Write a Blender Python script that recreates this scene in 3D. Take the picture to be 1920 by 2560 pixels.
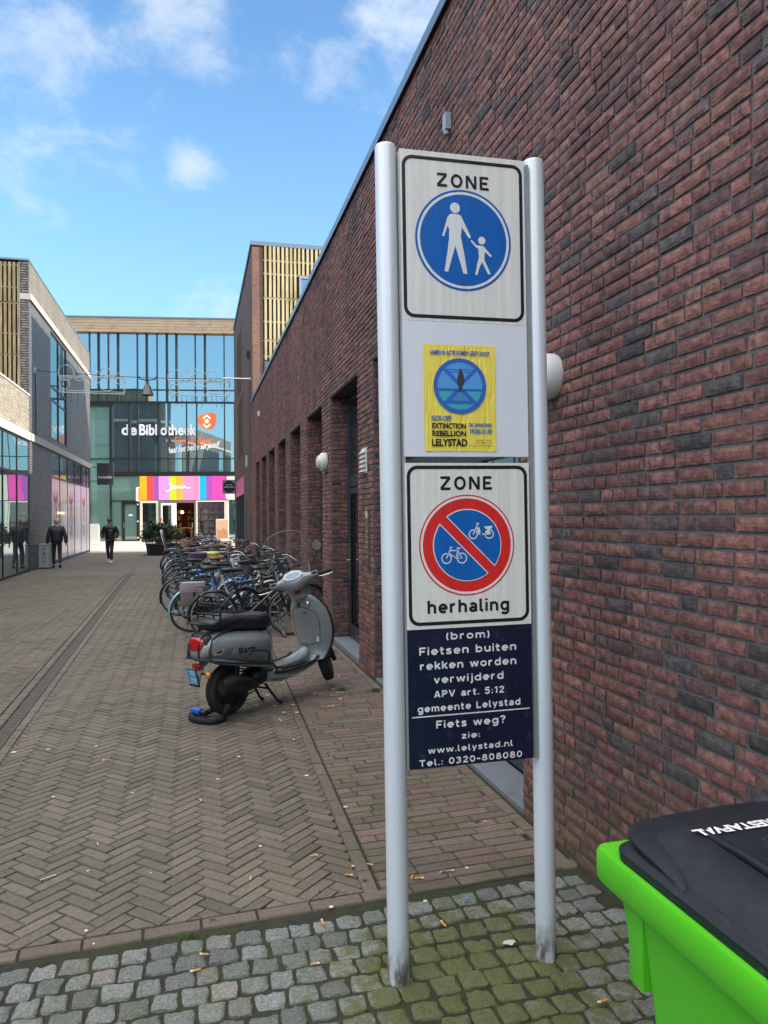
import bpy, bmesh, math, random
from mathutils import Vector, Matrix, Euler, noise as mnoise
R = math.radians
rnd = random.Random(7)
scene = bpy.context.scene
for o in list(bpy.data.objects): bpy.data.objects.remove(o)
COL = scene.collection

# ------------------------------------------------------------------ camera
CAM_H, PSI, PITCH, ROLL, FPX = 1.72, R(13.95), R(0.3), R(0.4), 1900.0
cd = bpy.data.cameras.new("camera"); cam = bpy.data.objects.new("camera", cd); COL.objects.link(cam)
cd.sensor_fit = 'VERTICAL'; cd.sensor_height = 36.0; cd.lens = 36.0*FPX/2560.0
cd.clip_start = 0.05; cd.clip_end = 2000
cam.matrix_world = (Matrix.Translation((0, 0, CAM_H)) @ Matrix.Rotation(-PSI, 4, 'Z')
                    @ Matrix.Rotation(R(90)+PITCH, 4, 'X') @ Matrix.Rotation(-ROLL, 4, 'Z'))
scene.camera = cam
# ------------------------------------------------------------------ light
SUN_EL, SUN_AZ = R(18), R(75)        # azimuth measured from -Y (behind the camera) towards +X
sun_dir = Vector((math.cos(SUN_EL)*math.sin(SUN_AZ), -math.cos(SUN_EL)*math.cos(SUN_AZ), math.sin(SUN_EL)))
sd = bpy.data.lights.new("sun", 'SUN'); sd.energy = 4.6; sd.angle = R(0.53); sd.color = (1.0, .88, .72)
so = bpy.data.objects.new("sun", sd); COL.objects.link(so)
so.rotation_euler = (-sun_dir).to_track_quat('-Z', 'Y').to_euler(); so.location = (30, -10, 40)
# ------------------------------------------------------------------ sky
world = bpy.data.worlds.new("World"); scene.world = world; world.use_nodes = True
def build_world():
    nt = world.node_tree; nt.nodes.clear(); N = nt.nodes.new; L = nt.links.new
    out = N('ShaderNodeOutputWorld'); bg = N('ShaderNodeBackground'); L(bg.outputs[0], out.inputs[0])
    bg.inputs[1].default_value = 0.125
    sky = N('ShaderNodeTexSky'); sky.sky_type = 'NISHITA'; sky.sun_disc = False
    sky.sun_elevation = SUN_EL; sky.sun_rotation = math.atan2(sun_dir.x, sun_dir.y)
    sky.air_density = 1.0; sky.dust_density = 0.4; sky.ozone_density = 2.2; sky.altitude = 0
    hs = N('ShaderNodeHueSaturation'); hs.inputs['Saturation'].default_value = SKY_SAT; hs.inputs['Value'].default_value = SKY_VAL
    L(sky.outputs[0], hs.inputs['Color'])
    tc = N('ShaderNodeTexCoord')
    def math_(op, a, b=None, c=None):
        n = N('ShaderNodeMath'); n.operation = op
        for i, x in enumerate((a, b, c)):
            if x is None: continue
            if isinstance(x, (int, float)): n.inputs[i].default_value = x
            else: L(x, n.inputs[i])
        return n.outputs[0]
    def ns(scale, detail, rough, off):
        mp = N('ShaderNodeMapping'); L(tc.outputs['Generated'], mp.inputs[0]); mp.inputs['Location'].default_value = off
        mp.inputs['Scale'].default_value = (1, 1, 1.5)
        n = N('ShaderNodeTexNoise'); n.inputs['Scale'].default_value = scale; n.inputs['Detail'].default_value = detail
        n.inputs['Roughness'].default_value = rough; n.inputs['Distortion'].default_value = 0.25; L(mp.outputs[0], n.inputs[0]); return n.outputs['Fac']
    n1 = ns(9.0, 11, .6, (3.1, 1.7, .4)); n2 = ns(2.6, 8, .6, (.3, 5.2, 1.1))
    total = None
    for (px, py, rad, amt) in CLOUDS:
        d = Vector(ray(px, py)).normalized()
        dp = N('ShaderNodeVectorMath'); dp.operation = 'DOT_PRODUCT'; L(tc.outputs['Generated'], dp.inputs[0]); dp.inputs[1].default_value = d
        mr = N('ShaderNodeMapRange'); mr.interpolation_type = 'SMOOTHSTEP'
        mr.inputs['From Min'].default_value = math.cos(rad); mr.inputs['From Max'].default_value = 1.0
        mr.inputs['To Max'].default_value = amt
        L(dp.outputs['Value'], mr.inputs['Value'])
        total = mr.outputs[0] if total is None else math_('MAXIMUM', total, mr.outputs[0])
    # clouds where the photo shows them
    m = N('ShaderNodeMapRange'); m.interpolation_type = 'SMOOTHSTEP'
    nn = N('ShaderNodeMapRange'); nn.interpolation_type = 'SMOOTHSTEP'; L(n1, nn.inputs['Value']); nn.inputs['From Min'].default_value = .29; nn.inputs['From Max'].default_value = .74
    L(math_('SUBTRACT', math_('MULTIPLY', total, 1.55), math_('MULTIPLY', math_('SUBTRACT', 1., nn.outputs[0]), 1.05)), m.inputs['Value'])
    m.inputs['From Min'].default_value = -.02; m.inputs['From Max'].default_value = 1.3; m.inputs['To Max'].default_value = .80
    # unseen bright cloud bank added overhead and behind the camera as fill light
    sep = N('ShaderNodeSeparateXYZ'); L(tc.outputs['Generated'], sep.inputs[0])
    back = N('ShaderNodeMapRange'); back.interpolation_type = 'SMOOTHSTEP'
    ahead = N('ShaderNodeMapRange'); ahead.interpolation_type = 'SMOOTHSTEP'; L(sep.outputs['Y'], ahead.inputs['Value']); ahead.inputs['From Min'].default_value = -.1; ahead.inputs['From Max'].default_value = .3; ahead.inputs['To Max'].default_value = .26
    L(math_('SUBTRACT', sep.outputs['Z'], ahead.outputs[0]), back.inputs['Value'])
    back.inputs['From Min'].default_value = .31; back.inputs['From Max'].default_value = .52
    m2 = N('ShaderNodeMapRange'); m2.interpolation_type = 'SMOOTHSTEP'; L(n2, m2.inputs['Value'])
    m2.inputs['From Min'].default_value = .30; m2.inputs['From Max'].default_value = .62
    m3 = N('ShaderNodeMapRange'); m3.interpolation_type = 'SMOOTHSTEP'; L(n2, m3.inputs['Value']); m3.inputs['From Min'].default_value = .46; m3.inputs['From Max'].default_value = .72
    bk = N('ShaderNodeMapRange'); bk.interpolation_type = 'SMOOTHSTEP'; L(sep.outputs['Y'], bk.inputs['Value']); bk.inputs['From Min'].default_value = .1; bk.inputs['From Max'].default_value = -.3; bk.inputs['To Max'].default_value = .8
    allm = math_('MAXIMUM', m.outputs[0], math_('MULTIPLY', m3.outputs[0], bk.outputs[0]))
    mask2 = math_('MULTIPLY', m2.outputs[0], back.outputs[0])
    mix1 = N('ShaderNodeMix'); mix1.data_type = 'RGBA'; pass
    # pale veil low down over the roofs
    veil = N('ShaderNodeMapRange'); veil.interpolation_type = 'SMOOTHSTEP'; L(sep.outputs['Z'], veil.inputs['Value'])
    veil.inputs['From Min'].default_value = .62; veil.inputs['From Max'].default_value = .02; veil.inputs['To Max'].default_value = VEIL
    mv = N('ShaderNodeMix'); mv.data_type = 'RGBA'; L(veil.outputs[0], mv.inputs['Factor']); L(hs.outputs[0], mv.inputs[6]); mv.inputs[7].default_value = (*VEILC, 1)
    L(allm, mix1.inputs['Factor']); L(mv.outputs[2], mix1.inputs[6]); mix1.inputs[7].default_value = (*CLOUDC, 1)
    mix2 = N('ShaderNodeMix'); mix2.data_type = 'RGBA'; L(mask2, mix2.inputs['Factor'])
    L(mix1.outputs[2], mix2.inputs[6]); mix2.inputs[7].default_value = (*CLOUD_FILL, 1)
    L(mix2.outputs[2], bg.inputs[0])
SKY_SAT, SKY_VAL, VEIL, VEILC = 1.14, 1.12, .62, (1.35, 2.75, 3.75)
CLOUDC = (2.9, 3.2, 3.5); CLOUD_FILL = (13., 12.5, 12.)
CLOUDS = [(40,180,.17,.56),(170,130,.15,.54),(310,80,.13,.56),(470,10,.12,.70),(20,280,.12,.30),(230,190,.10,.34),(1070,40,.14,.80),(1010,110,.08,.40),
          (760,90,.08,.44),(850,180,.07,.56),(490,425,.055,.58),(60,480,.09,.42),(215,455,.09,.38),(275,540,.07,.34),(530,785,.08,.58)]
def ray(px, py):
    x, y = (px-960)/FPX, (1280-py)/FPX
    c, s = math.cos(ROLL), math.sin(ROLL); x, y = x*c+y*s, -x*s+y*c
    cp, sp = math.cos(PITCH), math.sin(PITCH); d, z = cp-y*sp, sp+y*cp
    return Vector((x*math.cos(PSI)+d*math.sin(PSI), -x*math.sin(PSI)+d*math.cos(PSI), z))
build_world()
vs = scene.view_settings; vs.view_transform = 'Standard'; vs.look = 'None'; vs.exposure = 1.35; vs.gamma = 1.0; vs.use_curve_mapping = False
scene.render.engine = 'CYCLES'
scene.cycles.max_bounces = 6; scene.cycles.transparent_max_bounces = 12; scene.cycles.caustics_reflective = False; scene.cycles.caustics_refractive = False
try: scene.cycles.use_denoising = True; scene.cycles.denoiser = 'OPENIMAGEDENOISE'
except Exception: pass

# ------------------------------------------------------------------ measuring helpers (photo pixels -> metres on a known plane)
def ground_at(px, py, z=0.0):
    r = ray(px, py); t = (z-CAM_H)/r.z; return Vector((r.x*t, r.y*t, z))
def on_plane(px, py, P, e):
    r = ray(px, py); n = (-e[1], e[0]); t = (n[0]*P[0]+n[1]*P[1])/(n[0]*r.x+n[1]*r.y)
    return Vector((r.x*t, r.y*t, r.z*t+CAM_H))

# ------------------------------------------------------------------ materials
MATS = {}
def nodes_of(name):
    m = bpy.data.materials.new(name); m.use_nodes = True; nt = m.node_tree
    return m, nt, nt.nodes['Principled BSDF']
def add_bump(nt, p, height, strength, dist=.01):
    b = nt.nodes.new('ShaderNodeBump'); b.inputs['Strength'].default_value = strength; b.inputs['Distance'].default_value = dist
    nt.links.new(height, b.inputs['Height']); nt.links.new(b.outputs[0], p.inputs['Normal']); return b
def noise_node(nt, scale, detail=4, rough=.55, vec=None, stretch=None):
    n = nt.nodes.new('ShaderNodeTexNoise'); n.inputs['Scale'].default_value = scale; n.inputs['Detail'].default_value = detail; n.inputs['Roughness'].default_value = rough
    if vec is None:
        vec = nt.nodes.new('ShaderNodeTexCoord').outputs['Object']
    if stretch:
        mp = nt.nodes.new('ShaderNodeMapping'); mp.inputs['Scale'].default_value = stretch; nt.links.new(vec, mp.inputs[0]); vec = mp.outputs[0]
    nt.links.new(vec, n.inputs['Vector']); return n.outputs['Fac']
def mixc(nt, fac, a, b, mode='MIX'):
    m = nt.nodes.new('ShaderNodeMix'); m.data_type = 'RGBA'; m.blend_type = mode
    if isinstance(fac, (int, float)): m.inputs['Factor'].default_value = fac
    else: nt.links.new(fac, m.inputs['Factor'])
    for i, x in ((6, a), (7, b)):
        if isinstance(x, (tuple, list)): m.inputs[i].default_value = (*x[:3], 1)
        else: nt.links.new(x, m.inputs[i])
    return m.outputs[2]
def ramp(nt, v, lo, hi, to0=0., to1=1.):
    r = nt.nodes.new('ShaderNodeMapRange'); r.interpolation_type = 'SMOOTHSTEP'; nt.links.new(v, r.inputs['Value'])
    r.inputs['From Min'].default_value = lo; r.inputs['From Max'].default_value = hi; r.inputs['To Min'].default_value = to0; r.inputs['To Max'].default_value = to1
    return r.outputs[0]
def mul(nt, a, b, op='MULTIPLY'):
    n = nt.nodes.new('ShaderNodeMath'); n.operation = op
    for i, x in enumerate((a, b)):
        if isinstance(x, (int, float)): n.inputs[i].default_value = x
        else: nt.links.new(x, n.inputs[i])
    return n.outputs[0]
def worldpos(nt):
    g = nt.nodes.new('ShaderNodeNewGeometry'); s = nt.nodes.new('ShaderNodeSeparateXYZ'); nt.links.new(g.outputs['Position'], s.inputs[0]); return g.outputs['Position'], s.outputs
def mat(name, col, rough=.5, metal=0., var=.12, vscale=12., bump=0., bscale=80., spec=.5, coat=0., dirt=None, emit=None, trans=0., alpha=1.):
    if name in MATS: return MATS[name]
    m, nt, p = nodes_of(name)
    n = noise_node(nt, vscale, 5, .6)
    c = mixc(nt, n, tuple(x*(1-var) for x in col), tuple(min(1, x*(1+var)) for x in col))
    if dirt:
        d = ramp(nt, noise_node(nt, dirt[0], 6, .65), .55, .75, 0, dirt[2]); c = mixc(nt, d, c, dirt[1])
    nt.links.new(c, p.inputs['Base Color'])
    rr = ramp(nt, noise_node(nt, vscale*1.7, 3), .3, .7, max(.02, rough-.06), min(1, rough+.06)); nt.links.new(rr, p.inputs['Roughness'])
    p.inputs['Metallic'].default_value = metal; p.inputs['Specular IOR Level'].default_value = spec; p.inputs['Coat Weight'].default_value = coat
    p.inputs['Coat Roughness'].default_value = .05
    if bump: add_bump(nt, p, noise_node(nt, bscale, 4), bump, .004)
    if emit: p.inputs['Emission Color'].default_value = (*col, 1); p.inputs['Emission Strength'].default_value = emit
    if trans: p.inputs['Transmission Weight'].default_value = trans
    if alpha < 1: p.inputs['Alpha'].default_value = alpha
    MATS[name] = m; return m
def brick_attr_mat(name, moss=0., burn=True):
    """real bricks: colour of each brick is stored on the mesh, mottling and moss come from noise"""
    m, nt, p = nodes_of(name)
    a = nt.nodes.new('ShaderNodeAttribute'); a.attribute_name = 'Col'
    n = noise_node(nt, 26, 6, .65); c = mixc(nt, ramp(nt, n, .3, .72), mixc(nt, 1., a.outputs['Color'], (.62, .62, .64), 'MULTIPLY'), mixc(nt, 1., a.outputs['Color'], (1.5, 1.46, 1.42), 'MULTIPLY'))
    if burn:
        b = ramp(nt, noise_node(nt, 11, 6, .7, None, (1, 1.7, .42)), .55, .64, 0, .72); c = mixc(nt, b, c, (.060, .050, .054))
        w = ramp(nt, noise_node(nt, 5.3, 9, .75), .66, .74, 0, .4); c = mixc(nt, w, c, (.42, .40, .38))
    pos, xyz = worldpos(nt); st = noise_node(nt, 1.3, 7, .65, pos, (1, 1, .22)); c = mixc(nt, 1., c, mixc(nt, ramp(nt, st, .3, .7), (.74, .75, .78), (1.14, 1.12, 1.1)), 'MULTIPLY')
    ef = mul(nt, ramp(nt, noise_node(nt, 2.6, 9, .78, pos), .64, .74), ramp(nt, noise_node(nt, 60, 5, .8, pos), .46, .62)); c = mixc(nt, mul(nt, ef, .5), c, (.46, .44, .43))
    if moss:
        hz = ramp(nt, xyz['Z'], .75, .0); g = mul(nt, ramp(nt, noise_node(nt, 4.5, 7, .7, pos), .38, .62), hz)
        g2 = ramp(nt, noise_node(nt, 2.4, 8, .74, pos), .60, .72, 0, .75)
        g = mul(nt, mul(nt, g, .85), g2, 'MAXIMUM'); g = mul(nt, g, ramp(nt, xyz['Z'], 2.2, 1.0))
        g = mul(nt, g, ramp(nt, xyz['Y'], 9., 4.))
        c = mixc(nt, mul(nt, g, .8), c, (.085, .095, .03))
    nt.links.new(c, p.inputs['Base Color']); p.inputs['Roughness'].default_value = .85; p.inputs['Specular IOR Level'].default_value = .35
    h = mul(nt, noise_node(nt, 42, 7, .72), mul(nt, noise_node(nt, 200, 4, .6), .35), 'ADD')
    add_bump(nt, p, h, .9, .009)
    MATS[name] = m; return m
def brick_tex_mat(name, c1, c2, mortar, axis, bw=.22, bh=.0535, ms=.011, rough=.8, patch=.0, tint=None, spec=.4):
    """brickwork for walls too far away to see single bricks; axis says which way the wall runs"""
    m, nt, p = nodes_of(name)
    pos, xyz = worldpos(nt); cv = nt.nodes.new('ShaderNodeCombineXYZ')
    nt.links.new(xyz['Y' if axis == 'Y' else 'X'], cv.inputs[0]); nt.links.new(xyz['Z'], cv.inputs[1])
    b = nt.nodes.new('ShaderNodeTexBrick'); nt.links.new(cv.outputs[0], b.inputs['Vector']); b.inputs['Scale'].default_value = 1
    b.inputs['Brick Width'].default_value = bw; b.inputs['Row Height'].default_value = bh; b.inputs['Mortar Size'].default_value = ms; b.inputs['Mortar Smooth'].default_value = .1
    b.inputs['Color1'].default_value = (*c1, 1); b.inputs['Color2'].default_value = (*c2, 1); b.inputs['Mortar'].default_value = (*mortar, 1); b.inputs['Bias'].default_value = -.1
    b.offset = .5; b.squash_frequency = 3; b.squash = .6
    n = noise_node(nt, .6, 7, .7, pos); c = mixc(nt, 1., b.outputs['Color'], mixc(nt, ramp(nt, n, .3, .7), (.78, .78, .8), (1.18, 1.16, 1.14)), 'MULTIPLY')
    if tint: c = mixc(nt, ramp(nt, noise_node(nt, 9, 5, .7, pos), .5, .7, 0, .8), c, tint)
    nt.links.new(c, p.inputs['Base Color']); p.inputs['Roughness'].default_value = rough; p.inputs['Specular IOR Level'].default_value = spec
    add_bump(nt, p, mul(nt, mul(nt, b.outputs['Fac'], -1.), mul(nt, noise_node(nt, 40, 4, .7, pos), .5), 'ADD'), .8, .02)
    MATS[name] = m; return m
def mirror_glass(name, tint, body, mixf=.6, wob=.02, wscale=.5, rough=.01):
    """sun-control glazing: a strong coloured reflection over a dark room"""
    m, nt, p = nodes_of(name); out = nt.nodes['Material Output']
    p.inputs['Base Color'].default_value = (*body, 1); p.inputs['Roughness'].default_value = .25
    g = nt.nodes.new('ShaderNodeBsdfGlossy'); g.inputs['Color'].default_value = (*tint, 1); g.inputs['Roughness'].default_value = rough
    pos, _ = worldpos(nt); bp = nt.nodes.new('ShaderNodeBump'); bp.inputs['Strength'].default_value = wob; bp.inputs['Distance'].default_value = .3
    nt.links.new(noise_node(nt, wscale, 2, .4, pos), bp.inputs['Height']); nt.links.new(bp.outputs[0], g.inputs['Normal'])
    fr = nt.nodes.new('ShaderNodeFresnel'); fr.inputs[0].default_value = 1.5
    f = mul(nt, mul(nt, fr.outputs[0], 1-mixf), mixf, 'ADD')
    mx = nt.nodes.new('ShaderNodeMixShader'); nt.links.new(f, mx.inputs[0]); nt.links.new(p.outputs[0], mx.inputs[1]); nt.links.new(g.outputs[0], mx.inputs[2]); nt.links.new(mx.outputs[0], out.inputs[0])
    MATS[name] = m; return m
def clear_glass(name, tint=(.8, .9, .9), refl=.12, rough=.01):
    m, nt, p = nodes_of(name); out = nt.nodes['Material Output']
    t = nt.nodes.new('ShaderNodeBsdfTransparent'); t.inputs[0].default_value = (*tint, 1)
    g = nt.nodes.new('ShaderNodeBsdfGlossy'); g.inputs['Roughness'].default_value = rough
    fr = nt.nodes.new('ShaderNodeFresnel'); fr.inputs[0].default_value = 1.5
    f = mul(nt, fr.outputs[0], refl, 'ADD')
    mx = nt.nodes.new('ShaderNodeMixShader'); nt.links.new(f, mx.inputs[0]); nt.links.new(t.outputs[0], mx.inputs[1]); nt.links.new(g.outputs[0], mx.inputs[2]); nt.links.new(mx.outputs[0], out.inputs[0])
    MATS[name] = m; return m
def wood_mat(name, c1, c2, grain='Z', green=0.):
    m, nt, p = nodes_of(name); pos, xyz = worldpos(nt)
    st = {'Z': (14, 14, .7), 'X': (.5, .5, 9)}[grain]
    n = noise_node(nt, 2.2, 7, .65, pos, st); c = mixc(nt, ramp(nt, n, .3, .7), c1, c2)
    n2 = noise_node(nt, 1.1, 5, .6, pos); c = mixc(nt, ramp(nt, n2, .5, .72, 0, .5), c, tuple(x*.55 for x in c1))
    if green: c = mixc(nt, ramp(nt, noise_node(nt, 1.7, 6, .6, pos, (1, 1, .25)), .42, .62, 0, green), c, (.10, .115, .035))
    nt.links.new(c, p.inputs['Base Color']); p.inputs['Roughness'].default_value = .75; add_bump(nt, p, n, .4, .01)
    MATS[name] = m; return m

# ------------------------------------------------------------------ mesh builder
def frame_from(z):
    z = Vector(z).normalized(); a = Vector((0, 0, 1)) if abs(z.z) < .9 else Vector((1, 0, 0))
    x = a.cross(z).normalized(); y = z.cross(x); return x, y, z
class MB:
    def __init__(s): s.v, s.f, s.m, s.c = [], [], [], []
    def add(s, vs, fs, mi=0, col=None):
        b = len(s.v); s.v.extend([tuple(v) for v in vs]); s.f.extend([tuple(b+i for i in f) for f in fs]); s.m.extend([mi]*len(fs))
        if col is not None: s.c.extend([col]*len(vs))
        return s
    def box(s, c, d, mi=0, rz=0., M=None):
        hx, hy, hz = d[0]/2, d[1]/2, d[2]/2
        vs = [Vector((x, y, z)) for z in (-hz, hz) for x, y in ((-hx, -hy), (hx, -hy), (hx, hy), (-hx, hy))]
        if rz: vs = [Matrix.Rotation(rz, 3, 'Z') @ v for v in vs]
        if M is not None: vs = [M @ v for v in vs]
        return s.add([v+Vector(c) for v in vs], [(3,2,1,0),(4,5,6,7),(0,1,5,4),(1,2,6,5),(2,3,7,6),(3,0,4,7)], mi)
    def span(s, x0, x1, y0, y1, z0, z1, mi=0):
        return s.box(((x0+x1)/2, (y0+y1)/2, (z0+z1)/2), (abs(x1-x0), abs(y1-y0), abs(z1-z0)), mi)
    def loft(s, rings, mi=0, caps=True, closed=False):
        n = len(rings[0]); vs = [v for r in rings for v in r]; fs = []
        k = len(rings)
        for i in range(k if closed else k-1):
            j = (i+1) % k
            for a in range(n):
                b = (a+1) % n; fs.append((i*n+a, i*n+b, j*n+b, j*n+a))
        if caps and not closed: fs += [tuple(reversed(range(n))), tuple((k-1)*n+a for a in range(n))]
        return s.add(vs, fs, mi)
    def tube(s, pts, r, n=8, mi=0, closed=False, flat=1.):
        pts = [Vector(p) for p in pts]; rs = r if isinstance(r, (list, tuple)) else [r]*len(pts)
        k = len(pts); rings = []; px = None
        for i, p in enumerate(pts):
            a = pts[(i-1) % k] if (closed or i) else p; b = pts[(i+1) % k] if (closed or i < k-1) else p
            t = (b-a).normalized() if (b-a).length > 1e-9 else Vector((0, 0, 1))
            if px is None: x, y, _ = frame_from(t)
            else:
                x = (px-t*px.dot(t)); x = x.normalized() if x.length > 1e-6 else frame_from(t)[0]; y = t.cross(x)
            px = x
            rings.append([p+(x*math.cos(q)+y*math.sin(q)*flat)*rs[i] for q in (2*math.pi*j/n for j in range(n))])
        return s.loft(rings, mi, True, closed)
    def cyl(s, p0, p1, r0, r1=None, n=16, mi=0): return s.tube([p0, p1], [r0, r0 if r1 is None else r1], n, mi)
    def lathe(s, prof, o=(0,0,0), axis=(0,0,1), n=24, mi=0, caps=False):
        x, y, z = frame_from(axis); o = Vector(o)
        rings = [[o+z*h+(x*math.cos(q)+y*math.sin(q))*max(r, 1e-4) for q in (2*math.pi*j/n for j in range(n))] for r, h in prof]
        return s.loft(rings, mi, caps)
    def ell(s, c, r, n=16, m=10, mi=0, M=None):
        c = Vector(c); rings = []
        for i in range(m+1):
            t = math.pi*i/m; q = max(math.sin(t), 1e-3)
            ring = [Vector((r[0]*q*math.cos(a), r[1]*q*math.sin(a), -r[2]*math.cos(t))) for a in (2*math.pi*j/n for j in range(n))]
            rings.append([c+(M @ v if M is not None else v) for v in ring])
        return s.loft(rings, mi, True)
    def prism(s, poly, fr, d0, d1, mi=0):
        """poly: 2D points in frame fr(u,w,depth)->point"""
        n = len(poly); A = [fr(u, w, d0) for u, w in poly]; B = [fr(u, w, d1) for u, w in poly]
        return s.add(A+B, [tuple(range(n)), tuple(reversed(range(n, 2*n)))]+[((i+1) % n, i, n+i, n+(i+1) % n) for i in range(n)], mi)
    def poly(s, poly, fr, d, mi=0): return s.add([fr(u, w, d) for u, w in poly], [tuple(range(len(poly)))], mi)
    def ring2d(s, outer, inner, fr, d, mi=0):
        n = len(outer); return s.add([fr(u, w, d) for u, w in outer]+[fr(u, w, d) for u, w in inner], [(i, (i+1) % n, n+(i+1) % n, n+i) for i in range(n)], mi)
    def quad(s, a, b, c, d, mi=0): return s.add([a, b, c, d], [(0,1,2,3)], mi)
    def build(s, name, mats, parent=None, smooth=None, bevel=0., local=False, sub=0, solid=0.):
        me = bpy.data.meshes.new(name); me.from_pydata(s.v, [], s.f); me.validate(clean_customdata=False)
        ml = mats if isinstance(mats, (list, tuple)) else [mats]
        for m in ml: me.materials.append(m)
        if len(ml) > 1 and len(me.polygons) == len(s.m): me.polygons.foreach_set('material_index', s.m)
        if s.c and len(s.c) == len(s.v):
            at = me.color_attributes.new('Col', 'FLOAT_COLOR', 'POINT'); flat = []
            for c in s.c: flat.extend((c[0], c[1], c[2], 1.))
            at.data.foreach_set('color', flat)
        return finish(name, me, parent, smooth, bevel, local, sub, solid)
def finish(name, me, parent=None, smooth=None, bevel=0., local=False, sub=0, solid=0.):
    if bevel or smooth is not None:
        bm = bmesh.new(); bm.from_mesh(me)
        if smooth is not None: bmesh.ops.recalc_face_normals(bm, faces=bm.faces)
        if bevel:
            es = [e for e in bm.edges if len(e.link_faces) == 2 and e.calc_face_angle(0) > .5]
            bmesh.ops.bevel(bm, geom=es, offset=bevel, segments=2, profile=.6, affect='EDGES', clamp_overlap=True)
        if smooth is not None:
            for f in bm.faces: f.smooth = True
            for e in bm.edges: e.smooth = not (len(e.link_faces) == 2 and e.calc_face_angle(0) > smooth)
        bm.to_mesh(me); bm.free()
    o = bpy.data.objects.new(name, me); COL.objects.link(o)
    if parent is not None:
        o.parent = parent
        if not local: o.matrix_parent_inverse = base_inv(parent)
    if solid: md = o.modifiers.new('solid', 'SOLIDIFY'); md.thickness = solid; md.offset = 0
    if sub: md = o.modifiers.new('sub', 'SUBSURF'); md.levels = sub; md.render_levels = sub
    return o
def base_inv(p):
    return Matrix.Translation(-Vector(p.location)) if p.type == 'EMPTY' else Matrix.Identity(4)
def tag(o, label, cat, group=None):
    o['label'] = label; o['category'] = cat
    if group: o['group'] = group
    return o
def thing(name, label, cat, loc=(0,0,0), group=None, rz=0.):
    o = bpy.data.objects.new(name, None); COL.objects.link(o); o.location = loc; o.rotation_euler = (0, 0, rz); o.empty_display_size = .1
    return tag(o, label, cat, group)
def structure(o): o['kind'] = 'structure'; return o
def copy_tree(o, parent=None):
    c = o.copy(); COL.objects.link(c)
    if parent is not None: c.parent = parent
    for ch in list(o.children): copy_tree(ch, c)
    return c
# ------------------------------------------------------------------ lettering
def text_mesh(s, bold=0., shear=0., spacing=1.):
    cu = bpy.data.curves.new('t', 'FONT'); cu.body = s; cu.size = 1; cu.offset = bold; cu.shear = shear; cu.space_character = spacing; cu.resolution_u = 4; cu.fill_mode = 'FRONT'
    ob = bpy.data.objects.new('t', cu); COL.objects.link(ob); dg = bpy.context.evaluated_depsgraph_get(); dg.update()
    me = bpy.data.meshes.new_from_object(ob.evaluated_get(dg)); vs = [tuple(v.co) for v in me.vertices]; fs = [tuple(p.vertices) for p in me.polygons]
    bpy.data.objects.remove(ob); bpy.data.curves.remove(cu); bpy.data.meshes.remove(me); return vs, fs
def text(mb, s, fr, d, u0, u1, w0, w1, mi=0, bold=.0, shear=0., spacing=1., tilt=0.):
    """fit the word s into the box u0..u1 x w0..w1 (w1 = cap/ascender top) of frame fr"""
    vs, fs = text_mesh(s, bold, shear, spacing)
    xa, xb = min(v[0] for v in vs), max(v[0] for v in vs); ya, yb = min(v[1] for v in vs), max(v[1] for v in vs)
    P = []
    for x, y, _ in vs:
        a = (x-xa)/(xb-xa); b = (y-ya)/(yb-ya); P.append(fr(u0+(u1-u0)*a, w0+(w1-w0)*b+tilt*(u1-u0)*a, d))
    mb.add(P, fs, mi)
def ribbon(mb, pts, wd, fr, d, mi=0):
    """a stroke of constant or listed width through 2D points"""
    n = len(pts); ws = wd if isinstance(wd, list) else [wd]*n; A, B = [], []
    for i, (x, y) in enumerate(pts):
        a = pts[max(0, i-1)]; b = pts[min(n-1, i+1)]; t = Vector((b[0]-a[0], b[1]-a[1])); t = t.normalized() if t.length else Vector((1, 0))
        A.append(fr(x-t.y*ws[i]/2, y+t.x*ws[i]/2, d)); B.append(fr(x+t.y*ws[i]/2, y-t.x*ws[i]/2, d))
    mb.add(A+B, [(i+1, i, n+i, n+i+1) for i in range(n-1)], mi)
def smooth_pts(ctrl, n=6):
    """Catmull-Rom through control points (any dimension)"""
    out = []; c = [Vector(p) for p in ctrl]; k = len(c)
    for i in range(k-1):
        p0, p1, p2, p3 = c[max(0, i-1)], c[i], c[i+1], c[min(k-1, i+2)]
        for j in range(n):
            t = j/n; out.append(.5*((2*p1)+(p2-p0)*t+(2*p0-5*p1+4*p2-p3)*t*t+(3*p1-p0-3*p2+p3)*t**3))
    out.append(c[-1]); return out
def _E(cx, cy, rx, ry, a0, a1):
    n = max(4, int(abs(a1-a0)/15)); return [(cx+rx*math.cos(R(a0+(a1-a0)*i/n)), cy+ry*math.sin(R(a0+(a1-a0)*i/n))) for i in range(n+1)]
def _S(*p): return [tuple(v) for v in smooth_pts(p, 5)]
def _l(x0, y0, x1, y1): return [(x0, y0), (x1, y1)]
_bowl = _E(.30, .36, .225, .285, 0, 360); _arch = _l(.075, .30, .075, .44)[:1]+_E(.28, .44, .205, .205, 180, 0)+[(.485, 0)]
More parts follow.
